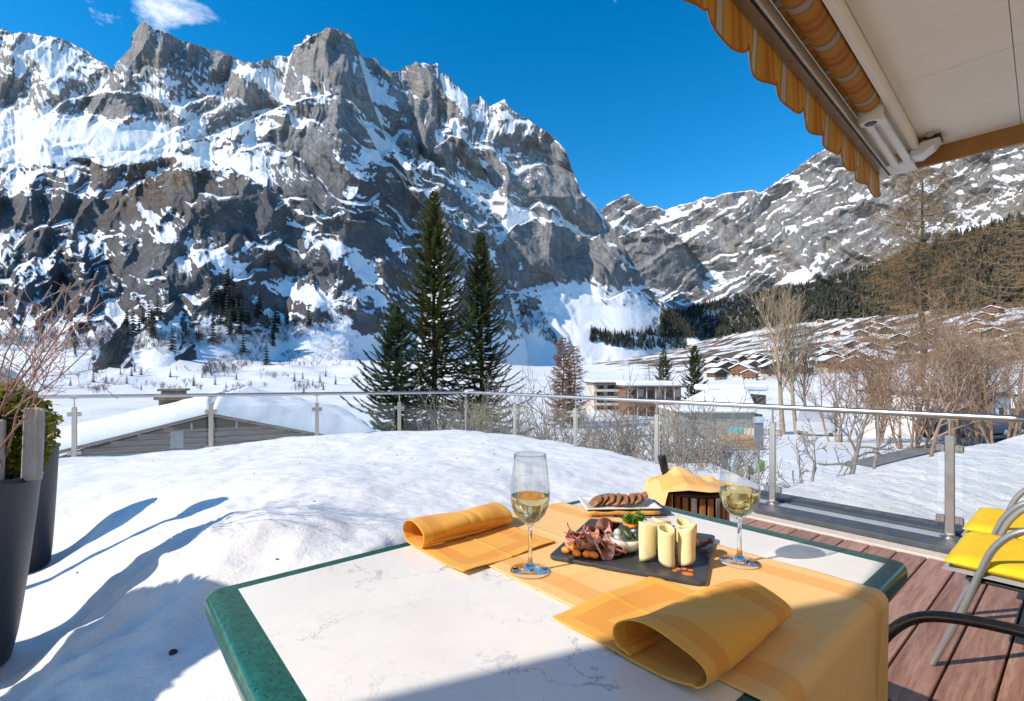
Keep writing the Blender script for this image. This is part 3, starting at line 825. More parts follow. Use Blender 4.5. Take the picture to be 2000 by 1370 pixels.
tag(tri_mesh('debris', dv, df, simple('needle_debris', (0.07, 0.05, 0.03), .9)), 'scattered needles and bark bits on the snow', None, None, 'stuff')
mb = MB(); random.seed(4)
p0 = gp(338, 1331, 0.22)
pz = float(snow_z(np.array([p0.x]), np.array([p0.y]))[0])
mb.lathe((p0.x, p0.y, pz - 0.006), [(0, 0), (.010, .002), (.013, .010), (.009, .017), (0, .020)], 9, 1, .8)
tag(mb.build('pebble', simple('pebble', (0.03, 0.025, 0.02), 0.8)), 'small dark pebble lying on the shaded snow', 'pebble')

# ================================================================ DECK
def uv(u, v, z=0.0):
    return U2 * u + U1 * v + ZV * z
deck = thing('deck', uv(2.0, 0.5, -0.03), 'reddish brown plank deck beside the table', 'deck')
deck['kind'] = 'structure'
del deck['category']
pw = 0.150
v0 = -3.3
plank_mesh = None
for i in range(38):
    v = v0 + i * pw
    if plank_mesh is None:
        mb = MB()
        mb.box((0, 0, 0), (5.0, pw - 0.009, 0.028), None, 0.003)
        o = mb.build('plank', M_DECK, deck, offset=Vector((0, 0, 0)))
        plank_mesh = o.data
    else:
        o = link(bpy.data.objects.new('plank', plank_mesh), deck)
    o.location = uv(1.52, v, -0.014) - ORIGIN[deck]
    o.rotation_euler.z = math.atan2(U2.y, U2.x)
kerb = thing('kerb', uv(4.4, 1, 0), 'dark metal kerb with a bright strip under the glass rail', 'kerb')
kerb['kind'] = 'structure'; del kerb['category']
vlo, vhi = -4.0, (RC.dot(U1)) + 0.1
for nm, ua, ub, z0, z1, m in (('coping', 4.026, 4.157, -0.06, 0.012, M_BORDER), ('inner_rail', 4.16, 4.395, -0.06, 0.05, M_DARKMETAL), ('metal_strip', 4.398, 4.555, -0.06, 0.042, M_ZINC), ('outer_rail', 4.558, 4.82, -0.06, 0.062, M_DARKMETAL)):
    mb = MB()
    mb.box(uv((ua + ub) / 2, (vlo + vhi) / 2, (z0 + z1) / 2), (ub - ua, vhi - vlo, z1 - z0), (U2, U1, ZV), 0.006)
    mb.build(nm, m, kerb)

# ================================================================ RAILING
RAIL_Z = 0.885
rail = thing('glass_railing', (RC.x, RC.y, 0), 'steel and glass railing around the edge of the terrace', 'railing')
bend = 0.10
hp = [R_END + ZV * RAIL_Z]
hp += [RP0 + ZV * RAIL_Z]
hp += [RC - U1 * bend + ZV * RAIL_Z]
for k in range(1, 5):
    a = (1 - k / 5.0)
    hp.append(RC - U1 * (bend * a * a) + UL * (bend * (k / 5.0) ** 2) + ZV * RAIL_Z)
hp += [RC + UL * bend + ZV * RAIL_Z, RL + ZV * RAIL_Z]
mb = MB(); mb.tube(hp, 0.0225, 14)
mb.build('handrail', M_STEEL, rail, smooth=True, angle=50)
step = 1.156
posts = []
vr0 = RP0.dot(U1)
for k in range(-2, 5):
    posts.append((RP0 + U1 * (step * k), U1, U2))
posts.append((RC.copy(), (U1 - UL).normalized(), U2))
for t in (0.205, 0.436, 0.701, 1.0, 1.28):
    p = RC + Vector((-4.81, -1.58, 0)) * t
    posts.append((p, UL, NL))
def clamp_mesh(p, d, n, z, side):
    m = MB()
    c = p + d * (side * 0.048) + ZV * z
    m.box(c, (0.050, 0.030, 0.052), (d, n, ZV), 0.006)
    m.cur = 1
    for dz in (-0.012, 0.012):
        m.box(c - n * 0.0155 + ZV * dz + d * (side * 0.004), (0.008, 0.003, 0.007), (d, n, ZV))
    return m
for i, (p, d, n) in enumerate(posts):
    mb = MB()
    mb.box(p + ZV * 0.40, (0.052, 0.030, 0.70), (d, n, ZV), 0.004)
    mb.tube([p + ZV * 0.745, p + ZV * (RAIL_Z - 0.018)], 0.008, 8)
    mb.box(p + ZV * (RAIL_Z - 0.0245), (0.07, 0.024, 0.006), (d, n, ZV))
    mb.lathe(p + ZV * 0.043, [(.055, 0), (.055, .006), (.03, .012), (.028, .03), (0, .03)], 18)
    po = mb.build('post', M_STEEL, rail)
    for side in (-1, 1):
        for z in (0.17, 0.66):
            clamp_mesh(p, d, n, z, side).build('clamp', [M_STEEL, M_BOLT], po)
def pane(p, q, n):
    d = (q - p).normalized(); L = (q - p).length - 0.13
    m = MB()
    m.box((p + q) / 2 + ZV * 0.42, (L, 0.010, 0.60), (d, n, ZV))
    m.build('pane', M_PANE, rail)
for i in range(6):
    pane(posts[i][0], posts[i + 1][0], U2)
pane(posts[6][0], RC, U2)
lp = [RC] + [q[0] for q in posts[8:]]
for a, b in zip(lp[:-1], lp[1:]):
    pane(a, b, NL)

# ================================================================ PLANTERS
M_POT = simple('anthracite_planter', (0.036, 0.034, 0.039), 0.5, 0.0, var=0.12, scale=60, bump=0.12, bscale=260, bdist=0.001)
M_SOIL = simple('soil', (0.05, 0.035, 0.025), 0.95, var=0.4, scale=30, bump=0.6)
M_GREYWOOD = wood_material('weathered_board', (0.36, 0.36, 0.37), (0.56, 0.56, 0.57), (16, 16, 1), 3.0, 0.8, 0.35)
def planter(x, y, rt, rb, h, label):
    t = thing('planter', (x, y, 0), label, 'planter', 'tall planters by the terrace edge')
    m = MB()
    prof = [(0, 0.0), (rb * .9, 0.0), (rb, 0.015)]
    for k in range(1, 9):
        s = k / 8.0
        prof.append((rb + (rt - rb) * (s ** 0.75), 0.015 + (h - 0.02) * s))
    prof += [(rt + .006, h - 0.012), (rt + 0.006, h), (rt - 0.02, h), (rt - 0.024, h - 0.02), (rt - 0.03, h - 0.09)]
    m.lathe((x, y, 0), prof, 56)
    m.f = m.f[:-1]; m.mi = m.mi[:-1]
    m.build('body', M_POT, t, smooth=True, angle=40)
    m = MB(); m.lathe((x, y, 0), [(rt - 0.031, h - 0.085), (rt * .5, h - 0.06), (0, h - 0.05)], 30)
    m.f = m.f[1:]; m.mi = m.mi[1:]
    m.build('soil', M_SOIL, t, smooth=True)
    return t
planter(-2.20, 1.88, 0.275, 0.185, 0.76, 'large tapered anthracite planter in front, holding shrubs and boards')
planter(-2.98, 2.90, 0.205, 0.165, 0.735, 'slimmer anthracite planter standing behind the larger one')
# folded black liner lying on the rim
mb = MB()
def liner(i, j):
    a = R(-75 + 80 * i); r = 0.262 + 0.035 * j + 0.008 * math.sin(i * 17 + j * 3)
    return (-2.20 + r * math.cos(a), 1.88 + r * math.sin(a), 0.762 + 0.010 * math.sin(i * 11) * j + 0.006 * math.sin(j * 6 + i * 5))
mb.sheet(liner, 26, 6)
o = mb.build('planter_liner', simple('black_liner', (0.025, 0.025, 0.027), 0.45, var=0.2), None, smooth=True)
o.modifiers.new('thickness', 'SOLIDIFY').thickness = 0.004
tag(o, 'crumpled black liner folded over the front planter rim', 'liner')

def board(pa, pb, w, th, label):
    m = MB(); pa, pb = Vector(pa), Vector(pb)
    z = (pb - pa).normalized(); x = Vector((0.93, 0.36, 0)); x = (x - z * x.dot(z)).normalized(); y = z.cross(x)
    m.box((pa + pb) / 2, (w, th, (pb - pa).length), (x, y, z), 0.004)
    o = m.build('wooden_board', M_GREYWOOD)
    return tag(o, label, 'board', 'weathered boards standing in the front planter')
board(at(62, 938, 1.93), at(68, 797, 1.93), 0.062, 0.022, 'weathered grey board standing upright beside the boxwood')
board(at(-8, 940, 1.93), at(-4, 820, 1.93), 0.045, 0.022, 'weathered grey board cut off by the left picture edge')

# boxwood leaves
def leaf_cloud(name, pts, size, mat, parent, seed, squash=0.5, up=0.3):
    rng = np.random.default_rng(seed)
    n = len(pts); pts = np.asarray(pts)
    ax = rng.normal(size=(n, 3)); ax[:, 2] += up; ax /= np.linalg.norm(ax, axis=1, keepdims=True)
    bx = np.cross(ax, rng.normal(size=(n, 3))); bx /= np.linalg.norm(bx, axis=1, keepdims=True)
    sz = size * rng.uniform(0.6, 1.3, n)[:, None]
    V = np.stack([pts - ax * sz * 0.5, pts + bx * sz * squash * 0.5, pts + ax * sz * 0.5, pts - bx * sz * squash * 0.5], 1).reshape(-1, 3)
    return tri_mesh(name, V, np.arange(4 * n).reshape(-1, 4), mat, parent)
def leaf_material(name, c0, c1, rough=0.5, trans=0.25, scale=20):
    t = NT(name)
    g = t.new('NewGeometry') if False else None
    n = t.noise(t.coord(), scale, 3, 0.6)
    c = t.mix(t.rng(n, 0.3, 0.7), c0, c1)
    t.set(Base_Color=c, Roughness=rough)
    if trans:
        tl = t.new('BsdfTranslucent'); t.l.new(c, tl.inputs[0])
        mx = t.new('MixShader'); mx.inputs[0].default_value = trans
        t.l.new(t.b.outputs[0], mx.inputs[1]); t.l.new(tl.outputs[0], mx.inputs[2]); t.l.new(mx.outputs[0], t.out.inputs['Surface'])
    return t.m
rng = np.random.default_rng(5)
bp = []
while len(bp) < 3600:
    q = rng.uniform(-1, 1, 3)
    if (q ** 2).sum() > 1: continue
    bp.append((-2.150 + q[0] * 0.21, 2.05 + q[1] * 0.13, 0.93 + q[2] * 0.21 + 0.015 * math.sin(q[0] * 9)))
for k in range(160):       # sprigs past the board
    s = rng.uniform(0, 1); br = rng.integers(0, 3)
    base = np.array([-2.00, 2.02, 0.84 + br * 0.045]); tip = np.array([-1.86, 1.98, (0.92, 0.985, 1.0)[br]])
    bp.append(tuple(base + (tip - base) * s + rng.normal(size=3) * 0.010))
box_t = thing('boxwood_shrub', (-2.15, 2.04, 0.70), 'yellow green boxwood shrub in the front planter', 'shrub')
leaf_cloud('crown', bp, 0.030, leaf_material('boxwood_leaf', (0.085, 0.10, 0.010), (0.34, 0.32, 0.030), 0.4, 0.35, 40), box_t, 6, 0.62)
mb = MB()
for k in range(9):
    a = k * 0.7
    mb.tube([(-2.15 + .03 * math.cos(a), 2.03 + .03 * math.sin(a), 0.70), (-2.15 + .09 * math.cos(a), 2.03 + .08 * math.sin(a), 0.88), (-2.15 + .11 * math.cos(a + .3), 2.03 + .11 * math.sin(a + .3), 1.03)], [.007, .005, .003], 5)
mb.tube([(-2.05, 2.03, .82), (-1.95, 2.01, .86), (-1.86, 1.98, .92)], [.004, .003, .0015], 5)
mb.tube([(-2.05, 2.03, .86), (-1.95, 2.01, .92), (-1.86, 1.98, .985)], [.004, .003, .0015], 5)
mb.build('stem', simple('boxwood_stem', (0.10, 0.07, 0.04), 0.8), box_t)

# ================================================================ BARE BRANCHES
def grow(rnd, p, d, L, r, lev, out, cfg):
    """a bare branch and its children; out[lev] gathers (points, radii)"""
    n = cfg['seg'][lev]
    pts = [p.copy()]; rad = [r]
    q = p.copy(); dd = d.normalized()
    wob = cfg['wob'][lev]; trop = cfg['trop'][lev]
    taper = cfg.get('taper', 0.35)
    for i in range(n):
        dd = (dd + Vector((rnd.gauss(0, wob), rnd.gauss(0, wob), rnd.gauss(0, wob) + trop))).normalized()
        q = q + dd * (L / n)
        pts.append(q.copy()); rad.append(max(cfg['rmin'], r * (1 - (1 - taper) * (i + 1) / n)))
    out.setdefault(lev, []).append((pts, rad))
    if lev + 1 >= len(cfg['kids']) + 0 and lev + 1 >= cfg['levels']: return
    if lev + 1 >= cfg['levels']: return
    k = cfg['kids'][lev]
    k = rnd.randint(max(1, int(k * .75)), int(k * 1.25) + 0) if k > 2 else k
    for j in range(k):
        s = cfg['start'][lev] + (1 - cfg['start'][lev]) * (j + rnd.random()) / k
        f = min(s * n, n - 1e-3); i = int(f); t = f - i
        bp_ = pts[i].lerp(pts[i + 1], t); bd = (pts[i + 1] - pts[i]).normalized()
        ang = R(rnd.uniform(*cfg['ang'][lev])); az = rnd.uniform(0, 2 * math.pi)
        o = bd.orthogonal().normalized(); o2 = bd.cross(o)
        cd = bd * math.cos(ang) + (o * math.cos(az) + o2 * math.sin(az)) * math.sin(ang)
        fl = cfg.get('flat', 0)
        if fl: cd.z *= (1 - fl)
        grow(rnd, bp_, cd, L * rnd.uniform(*cfg['len'][lev]) * (1 - cfg.get('shrink', 0.4) * s), max(cfg['rmin'], rad[i] * cfg['rr'][lev]), lev + 1, out, cfg)

def tubes_np(lst, n):
    """many thin tubes at once, as vertex and quad arrays"""
    V = []; Fq = []; base = 0
    cs = [(math.cos(2 * math.pi * k / n), math.sin(2 * math.pi * k / n)) for k in range(n)]
    for pts, rad in lst:
        m = len(pts)
        t = (pts[-1] - pts[0]); t = t.normalized() if t.length > 1e-9 else Vector((0, 0, 1))
        a = t.orthogonal().normalized(); b = t.cross(a)
        for i in range(m):
            p = pts[i]; r = rad[i]
            for c, s in cs:
                V.append((p.x + (a.x * c + b.x * s) * r, p.y + (a.y * c + b.y * s) * r, p.z + (a.z * c + b.z * s) * r))
        for i in range(m - 1):
            o = base + i * n
            for k in range(n):
                j = (k + 1) % n
                Fq.append((o + k, o + j, o + n + j, o + n + k))
        base += m * n
    return V, Fq

TWIG = dict(levels=3, seg=[6, 4, 3], wob=[.10, .16, .2], trop=[.03, .02, .03], kids=[7, 4, 0], start=[.4, .3, 0], ang=[(20, 50), (25, 60), (0, 0)], len=[(.25, .5), (.3, .6), (0, 0)], rr=[.55, .6, .6], rmin=.0012, taper=.45)
tw = thing('twig_shrub', (-2.10, 1.95, 0.75), 'bare pinkish brown twigs leaning out of the front planter', 'shrub')
rnd = random.Random(11); outb = {}
tips = [(120, 600), (190, 590), (165, 640), (150, 650), (95, 640), (60, 660), (140, 690), (190, 715), (175, 625), (25, 680)]
for k, (tx, ty) in enumerate(tips):
    p = Vector((-2.10 + rnd.uniform(-.09, .09), 1.92 + rnd.uniform(-.05, .06), 0.80)); q = at(tx, ty, 1.95 + rnd.uniform(-.12, .15))
    d = q - p
    grow(rnd, p, (d + Vector((-.10, 0, .10))), d.length, rnd.uniform(.0030, .0048), 0, outb, TWIG)
V, Fq = tubes_np(outb[0], 6); tri_mesh('branch', V, Fq, simple('twig_bark', (0.33, 0.19, 0.135), 0.6, var=0.3, scale=40), tw, smooth=True)
V, Fq = tubes_np(outb[1] + outb[2], 4); tri_mesh('twig', V, Fq, simple('twig_tip', (0.46, 0.27, 0.19), 0.6, var=0.3, scale=40), tw, smooth=True)
planter(-2.62, 0.98, 0.26, 0.19, 0.76, 'anthracite planter with a round shrub, out of view at the left')
nb = thing('boxwood_shrub', (-2.62, 0.98, 0.70), 'round boxwood ball in the planter left of the view', 'shrub')
qp = []
while len(qp) < 9000:
    q = rng.uniform(-1, 1, 3); rr_ = (q ** 2).sum()
    if rr_ > 1: continue
    qp.append((-2.62 + q[0] * .36, 0.98 + q[1] * .36, 1.28 + q[2] * .42))
leaf_cloud('crown', qp, 0.065, bpy.data.materials['boxwood_leaf'], nb, 16, 0.7)
mb = MB(); mb.tube([(-2.62, .98, .70), (-2.62, .98, 1.2)], .02, 7); mb.build('stem', bpy.data.materials['boxwood_stem'], nb)
# globe lamp half seen at the picture edge
gl = thing('globe_lamp', (-2.66, 2.50, 0), 'white globe lamp half cut off behind the twigs', 'lamp')
mb = MB(); mb.lathe((-2.66, 2.50, 1.10), [(0, -.11)] + [(.11 * math.cos(R(a)), .11 * math.sin(R(a))) for a in range(-80, 90, 10)] + [(0, .11)], 28)
mb.build('globe', simple('opal_glass', (0.85, 0.82, 0.80), 0.25, var=0.03), gl, smooth=True)
mb = MB(); mb.tube([(-2.66, 2.50, 0.0), (-2.66, 2.50, 1.0)], 0.022, 10); mb.lathe((-2.66, 2.50, 0.97), [(.022, 0), (.05, .012), (.05, .035), (0, .04)], 20)
mb.build('stand', M_DARKMETAL, gl)

# ================================================================ CHAIRS
M_TUBE = simple('grey_chair_tube', (0.36, 0.36, 0.37), 0.33, 0.6, var=0.03, scale=6)
M_YELLOW = simple('yellow_cushion', (0.80, 0.53, 0.012), 0.85, var=0.07, scale=25, bump=0.15, bscale=500, bdist=0.001)
M_PIPING = simple('grey_cushion_base', (0.33, 0.34, 0.36), 0.8, var=0.1, scale=30)
M_SLING = simple('black_sling', (0.02, 0.02, 0.022), 0.7, var=0.2, scale=60, bump=0.3, bscale=300)
def smooth_path(pts, n=5):
    """Catmull-Rom through pts"""
    P = [Vector(p) for p in pts]; P = [P[0] * 2 - P[1]] + P + [P[-1] * 2 - P[-2]]
    out = []
    for i in range(1, len(P) - 2):
        for k in range(n):
            t = k / n
            out.append(0.5 * ((2 * P[i]) + (P[i + 1] - P[i - 1]) * t + (2 * P[i - 1] - 5 * P[i] + 4 * P[i + 1] - P[i + 2]) * t * t + (3 * P[i] - P[i - 1] - 3 * P[i + 1] + P[i + 2]) * t ** 3))
    out.append(P[-2]); return out
def pillow(m, c, sx, sy, sz, nx=14, ny=14, e=4.0):
    """soft box cushion"""
    def f(sign):
        def g(u, v):
            x, y = 2 * u - 1, 2 * v - 1
            k = max(0.0, 1 - abs(x) ** e) ** (1 / 2.5) * max(0.0, 1 - abs(y) ** e) ** (1 / 2.5)
            return (c[0] + x * sx / 2, c[1] + y * sy / 2, c[2] + sign * sz / 2 * (0.12 + 0.88 * k))
        return g
    m.sheet(f(1), nx, ny); m.sheet(f(-1), nx, ny)
    n0 = len(m.v) - 2 * nx * ny; n1 = n0 + nx * ny
    ring = [i for i in range(nx)] + [j * nx + nx - 1 for j in range(1, ny)] + [(ny - 1) * nx + i for i in range(nx - 2, -1, -1)] + [j * nx for j in range(ny - 2, 0, -1)]
    for a, b in zip(ring, ring[1:] + ring[:1]):
        m.f.append((n0 + a, n0 + b, n1 + b, n1 + a)); m.mi.append(m.cur)
def make_chair(label):
    t = thing('terrace_chair', (0, 0, 0), label, 'chair', 'tubular terrace chairs')
    W = 0.54
    for x in (0, W):
        m = MB()
        m.tube(smooth_path([(x, 0, 0.006), (x, -.09, .25), (x, -.145, .43), (x, -.185, .53), (x, -.25, .598), (x, -.36, .625), (x, -.52, .632), (x, -.66, .636)], 5), .0125, 10)
        m.build('arm', M_TUBE, t, smooth=True, angle=60)
        m = MB()
        m.tube(smooth_path([(x, -.70, .004), (x, -.60, .22), (x, -.56, .40), (x, -.62, .60), (x, -.70, .78), (x, -.73, .90)], 5), .0125, 10)
        m.build('leg', M_TUBE, t, smooth=True, angle=60)
    for y_, z_ in ((-.10, .365), (-.57, .375), (-.725, .88)):
        m = MB(); m.tube([(.0, y_, z_), (W, y_, z_)], .011, 8); m.build('crossbar', M_TUBE, t, smooth=True, angle=60)
    m = MB(); m.box((W / 2, -.325, .376), (W - .03, .45, .012), None, .004)
    m.build('sling', M_SLING, t)
    m = MB(); pillow(m, (W / 2, -.28, .398), W + .0, .50, .028, 10, 10, 14)
    m.build('cushion_base', M_PIPING, t, smooth=True, angle=50)
    m = MB(); pillow(m, (W / 2, -.28, .428), W - .01, .49, .052, 18, 18, 9)
    m.build('cushion', M_YELLOW, t, smooth=True)
    m = MB()
    pillow(m, (0, 0, 0), W - .02, .46, .05, 14, 14, 9)
    rm = Matrix.Rotation(R(-74), 4, 'X')
    m.v = [tuple(rm @ Vector(v) + Vector((W / 2, -.625, .66))) for v in m.v]
    m.build('back_cushion', M_YELLOW, t, smooth=True)
    return t
chair_a = make_chair('yellow cushioned tubular chair with its front leg on the open deck')
chair_a.location = (1.69, 1.955, 0); chair_a.rotation_euler.z = math.atan2(U2.y, U2.x)
chair_b = copy_tree(chair_a); chair_b['label'] = 'yellow cushioned tubular chair farther back, nearest the rail'
chair_b.location = Vector((1.69, 1.955, 0)) + U2 * 0.60 + U1 * 0.02
chair_c = copy_tree(chair_a); chair_c['label'] = 'dark tubular chair pushed in at the table, only its arm showing'
chair_c.location = (0.392, 0.990, 0)
M_TUBE_D = simple('dark_chair_tube', (0.11, 0.082, 0.068), 0.28, 0.6, var=0.03, scale=6)
for ch in list(chair_c.children):
    if ch.name.startswith(('cushion', 'back_cushion')):
        bpy.data.objects.remove(ch, do_unlink=True)
    elif ch.name.startswith(('arm', 'leg', 'crossbar')):
        ch.data = ch.data.copy(); ch.data.materials[0] = M_TUBE_D

# ================================================================ CANOPY: ceiling box and awning
M_CEIL = NT('ceiling_board')
_co = M_CEIL.coord()
M_CEIL.set(Base_Color=M_CEIL.mix(M_CEIL.rng(M_CEIL.noise(_co, 1.5, 6, 0.65), .35, .7), (0.86, 0.78, 0.66), (0.92, 0.84, 0.72)), Roughness=0.8)
M_CEIL.bump(M_CEIL.noise(_co, 60, 3), 0.05, 0.002); M_CEIL = M_CEIL.m
M_BROWN = simple('brown_fascia', (0.34, 0.155, 0.035), 0.5, var=0.15, scale=10)
M_WHITEMETAL = simple('cream_awning_metal', (0.72, 0.70, 0.64), 0.35, 0.0, var=0.06, scale=14)
M_GREYBAR = simple('bronze_front_bar', (0.34, 0.30, 0.27), 0.35, 0.6, var=0.1, scale=14)
M_BLACK = simple('black_plastic', (0.02, 0.02, 0.02), 0.5)
KD2 = Vector((math.cos(R(42.3)), math.sin(R(42.3)), 0)); KD1 = Vector((-KD2.y, KD2.x, 0))   # along and out from the canopy's front edge
K0 = Vector((2.626, 3.39, 0))                 # far corner of the canopy, in plan
def kp(s, i, z):                                           # s metres back along the front edge, i metres inwards
    return K0 - KD2 * s - KD1 * i + ZV * z
canopy = thing('canopy', kp(3, 2, 2.55), 'cream ceiling of the terrace canopy with brown edge', 'canopy')
zc = 2.66
SPAN = 8.6
mb = MB()
def slab_piece(mb_, s0, s1, i0, i1, z0, z1):
    mb_.prism([kp(s0, i0, z0), kp(s1, i0, z0), kp(s1, i1, z0), kp(s0, i1, z0)], (0, 0, z1 - z0))
# ceiling boards with open joints
bs = [0.03, 1.05, 2.1, 3.3, 4.5, 6.2, SPAN]
bi = [0.20, 0.64, 1.30]
for a, b in zip(bs[:-1], bs[1:]):
    for c, d in zip(bi[:-1], bi[1:]):
        m = MB(); slab_piece(m, a + .0015, b - .0015, c + .0015, d - .0015, zc, zc + .02); m.build('ceiling_board', M_CEIL, canopy)
m = MB(); slab_piece(m, 0.0, SPAN, -0.03, 1.4, zc + .021, zc + .16); m.build('roof_deck', M_CEIL, canopy)
m = MB(); slab_piece(m, 0.0, SPAN, 0.170, 0.199, zc - .075, zc + .02); m.build('inner_fascia', M_CEIL, canopy)
m = MB(); slab_piece(m, 0.0, 0.028, -0.02, 1.4, zc - .11, zc + .0195); m.build('edge_board', M_BROWN, canopy)
# awning
aw = thing('awning', kp(1.5, 0.1, 2.5), 'rolled amber striped awning with scalloped valance along the canopy', 'awning')
def stripe_material(name, along):
    t = NT(name)
    co = t.coord()
    sp = t.new('VectorMath', operation='DOT_PRODUCT'); t.l.new(co, sp.inputs[0]); sp.inputs[1].default_value = (KD2.x, KD2.y, 0)
    ph = t.math('FRACT', t.math('DIVIDE', t.math('ADD', sp.outputs['Value'], along), 0.32))
    c = t.ramp(ph, [(0.0, (0.419, 0.327, 0.247)), (0.06, (0.419, 0.327, 0.247)), (0.065, (0.251, 0.089, 0.013)), (0.10, (0.468, 0.246, 0.026)), (0.22, (0.518, 0.223, 0.023)), (0.34, (0.419, 0.119, 0.009)), (0.40, (0.502, 0.208, 0.019)), (0.50, (0.351, 0.097, 0.008)), (0.60, (0.502, 0.223, 0.023)),
                      (0.72, (0.435, 0.163, 0.013)), (0.86, (0.486, 0.223, 0.019)), (0.93, (0.251, 0.089, 0.013)), (0.94, (0.419, 0.327, 0.247)), (1.0, (0.419, 0.327, 0.247))])
    t.set(Base_Color=c, Roughness=0.8)
    tl = t.new('BsdfTranslucent'); t.l.new(c, tl.inputs[0])
    mx = t.new('MixShader'); mx.inputs[0].default_value = 0.16
    t.l.new(t.b.outputs[0], mx.inputs[1]); t.l.new(tl.outputs[0], mx.inputs[2]); t.l.new(mx.outputs[0], t.out.inputs['Surface'])
    t.bump(t.noise(co, 400, 2), 0.1, 0.001)
    return t.m
M_STRIPE = stripe_material('amber_stripe', 0.04)
# valance: scalloped cloth hanging before the front bar
per, zt, zb = 0.32, 2.600, 2.390
nS = 27
def valance(u, v):
    s = 0.04 + u * per * (nS - .3)
    k = (s - 0.04 + 0.012) / per; fr = k - math.floor(k)
    sc_ = math.sqrt(max(0, 1 - (2 * fr - 1) ** 2 * 0.98))
    z = zt + (zb - 0.012 + 0.085 * (1 - sc_) - zt) * v
    wv = 0.010 * v * math.sin(fr * 2 * math.pi) + 0.006 * v * math.cos(k * 9.0)
    return kp(s, -0.045 + wv, z)
mb = MB(); mb.sheet(valance, nS * 24, 7)
o = mb.build('valance', M_STRIPE, aw, smooth=True)
mb = MB()                                                   # dark-orange binding along the scallops
mb.tube([valance(i / (nS * 24.0), 1.0) for i in range(nS * 24 + 1)], 0.0042, 5)
mb.build('binding', simple('valance_binding', (0.34, 0.12, 0.02), 0.8), aw, smooth=True)
m = MB(); slab_piece(m, 0.012, SPAN, -0.038, 0.004, 2.548, 2.612); m.build('front_bar', M_GREYBAR, aw)
m = MB(); slab_piece(m, 0.012, SPAN, 0.005, 0.015, 2.556, 2.60); m.build('bar_groove', M_BLACK, aw)
m = MB(); slab_piece(m, 0.012, SPAN, 0.016, 0.026, 2.550, 2.605); m.build('bar_lip', M_WHITEMETAL, aw)
# cloth rising in a slack fold from the bar to the roller
def cloth(u, v):
    s = 0.75 + u * (SPAN - 0.8); a = v
    k = s / per; fr = k - math.floor(k)
    z = 2.612 + 0.035 * a + 0.012 * a * (1 - a) * 4 * math.sin(fr * 2 * math.pi)
    return kp(s, 0.026 + 0.075 * a, z)
m = MB(); m.sheet(cloth, 200, 10); m.build('cloth', M_STRIPE, aw, smooth=True)
m = MB()
m.tube([kp(s_, 0.112, 2.600) for s_ in (1.12, 2, 4, 6, SPAN)], 0.052, 22); m.build('roll', M_STRIPE, aw, smooth=True, angle=60)
# folded arm: two cream tubes with an elbow, and the bracket on the ceiling
m = MB(); m.tube([kp(0.20, 0.075, 2.540), kp(1.02, 0.080, 2.552)], 0.024, 14); m.build('arm', M_WHITEMETAL, aw, smooth=True, angle=50)
m = MB(); m.tube([kp(0.17, 0.140, 2.545), kp(1.02, 0.135, 2.556)], 0.022, 14); m.build('arm', M_WHITEMETAL, aw, smooth=True, angle=50)
m = MB(); m.lathe(kp(1.05, 0.108, 2.512), [(0, 0), (.046, 0), (.056, .012), (.056, .072), (.046, .084), (0, .084)], 24); m.build('elbow_joint', M_WHITEMETAL, aw, smooth=True, angle=40)
m = MB(); m.lathe(kp(1.05, 0.108, 2.508), [(0, 0), (.026, 0), (.028, .0035), (0, .0035)], 18); m.build('elbow_cap', M_BLACK, aw, smooth=True, angle=40)
m = MB(); slab_piece(m, 0.05, 0.26, 0.03, 0.165, 2.530, 2.542); m.build('end_plate', M_WHITEMETAL, aw)
m = MB()
m.prism([kp(0.16, .150, 2.545), kp(0.16, .215, 2.548), kp(0.16, .27, 2.585), kp(0.16, .30, 2.625), kp(0.16, .22, 2.625), kp(0.16, .165, 2.59)], -KD2 * 0.12)
m.build('bracket', M_WHITEMETAL, aw)
m = MB(); slab_piece(m, 0.165, 0.275, .225, .305, 2.6255, 2.651); m.build('bracket_socket', M_BLACK, aw)
m = MB(); slab_piece(m, 0.10, 0.34, .222, .300, 2.6515, 2.6595); m.build('mounting_plate', M_WHITEMETAL, aw)
for (s_, i_) in ((0.125, .26), (0.315, .26)):
    m = MB(); m.lathe(kp(s_, i_, 2.632), [(0, 0), (.016, 0), (.020, .006), (.020, .019), (0, .019)], 14); m.build('bolt', M_STEEL, aw)
# added panel, out of sight to the left, outlined to cast the table's shadow edge
m = MB()
m.prism([Vector((x_, y_, 2.5)) for x_, y_ in ((-0.3, 0.55), (-1.0, 0.34), (-1.22, 0.226), (-1.355, 0.10), (-1.46, 0.017), (-1.95, -0.13), (-2.25, -0.25), (-3.6, -0.80), (-4.6, -1.85), (-2.0, -1.4), (-0.6, -0.2))], (0, 0, 0.06))
m.build('shade_panel', M_STRIPE, aw)

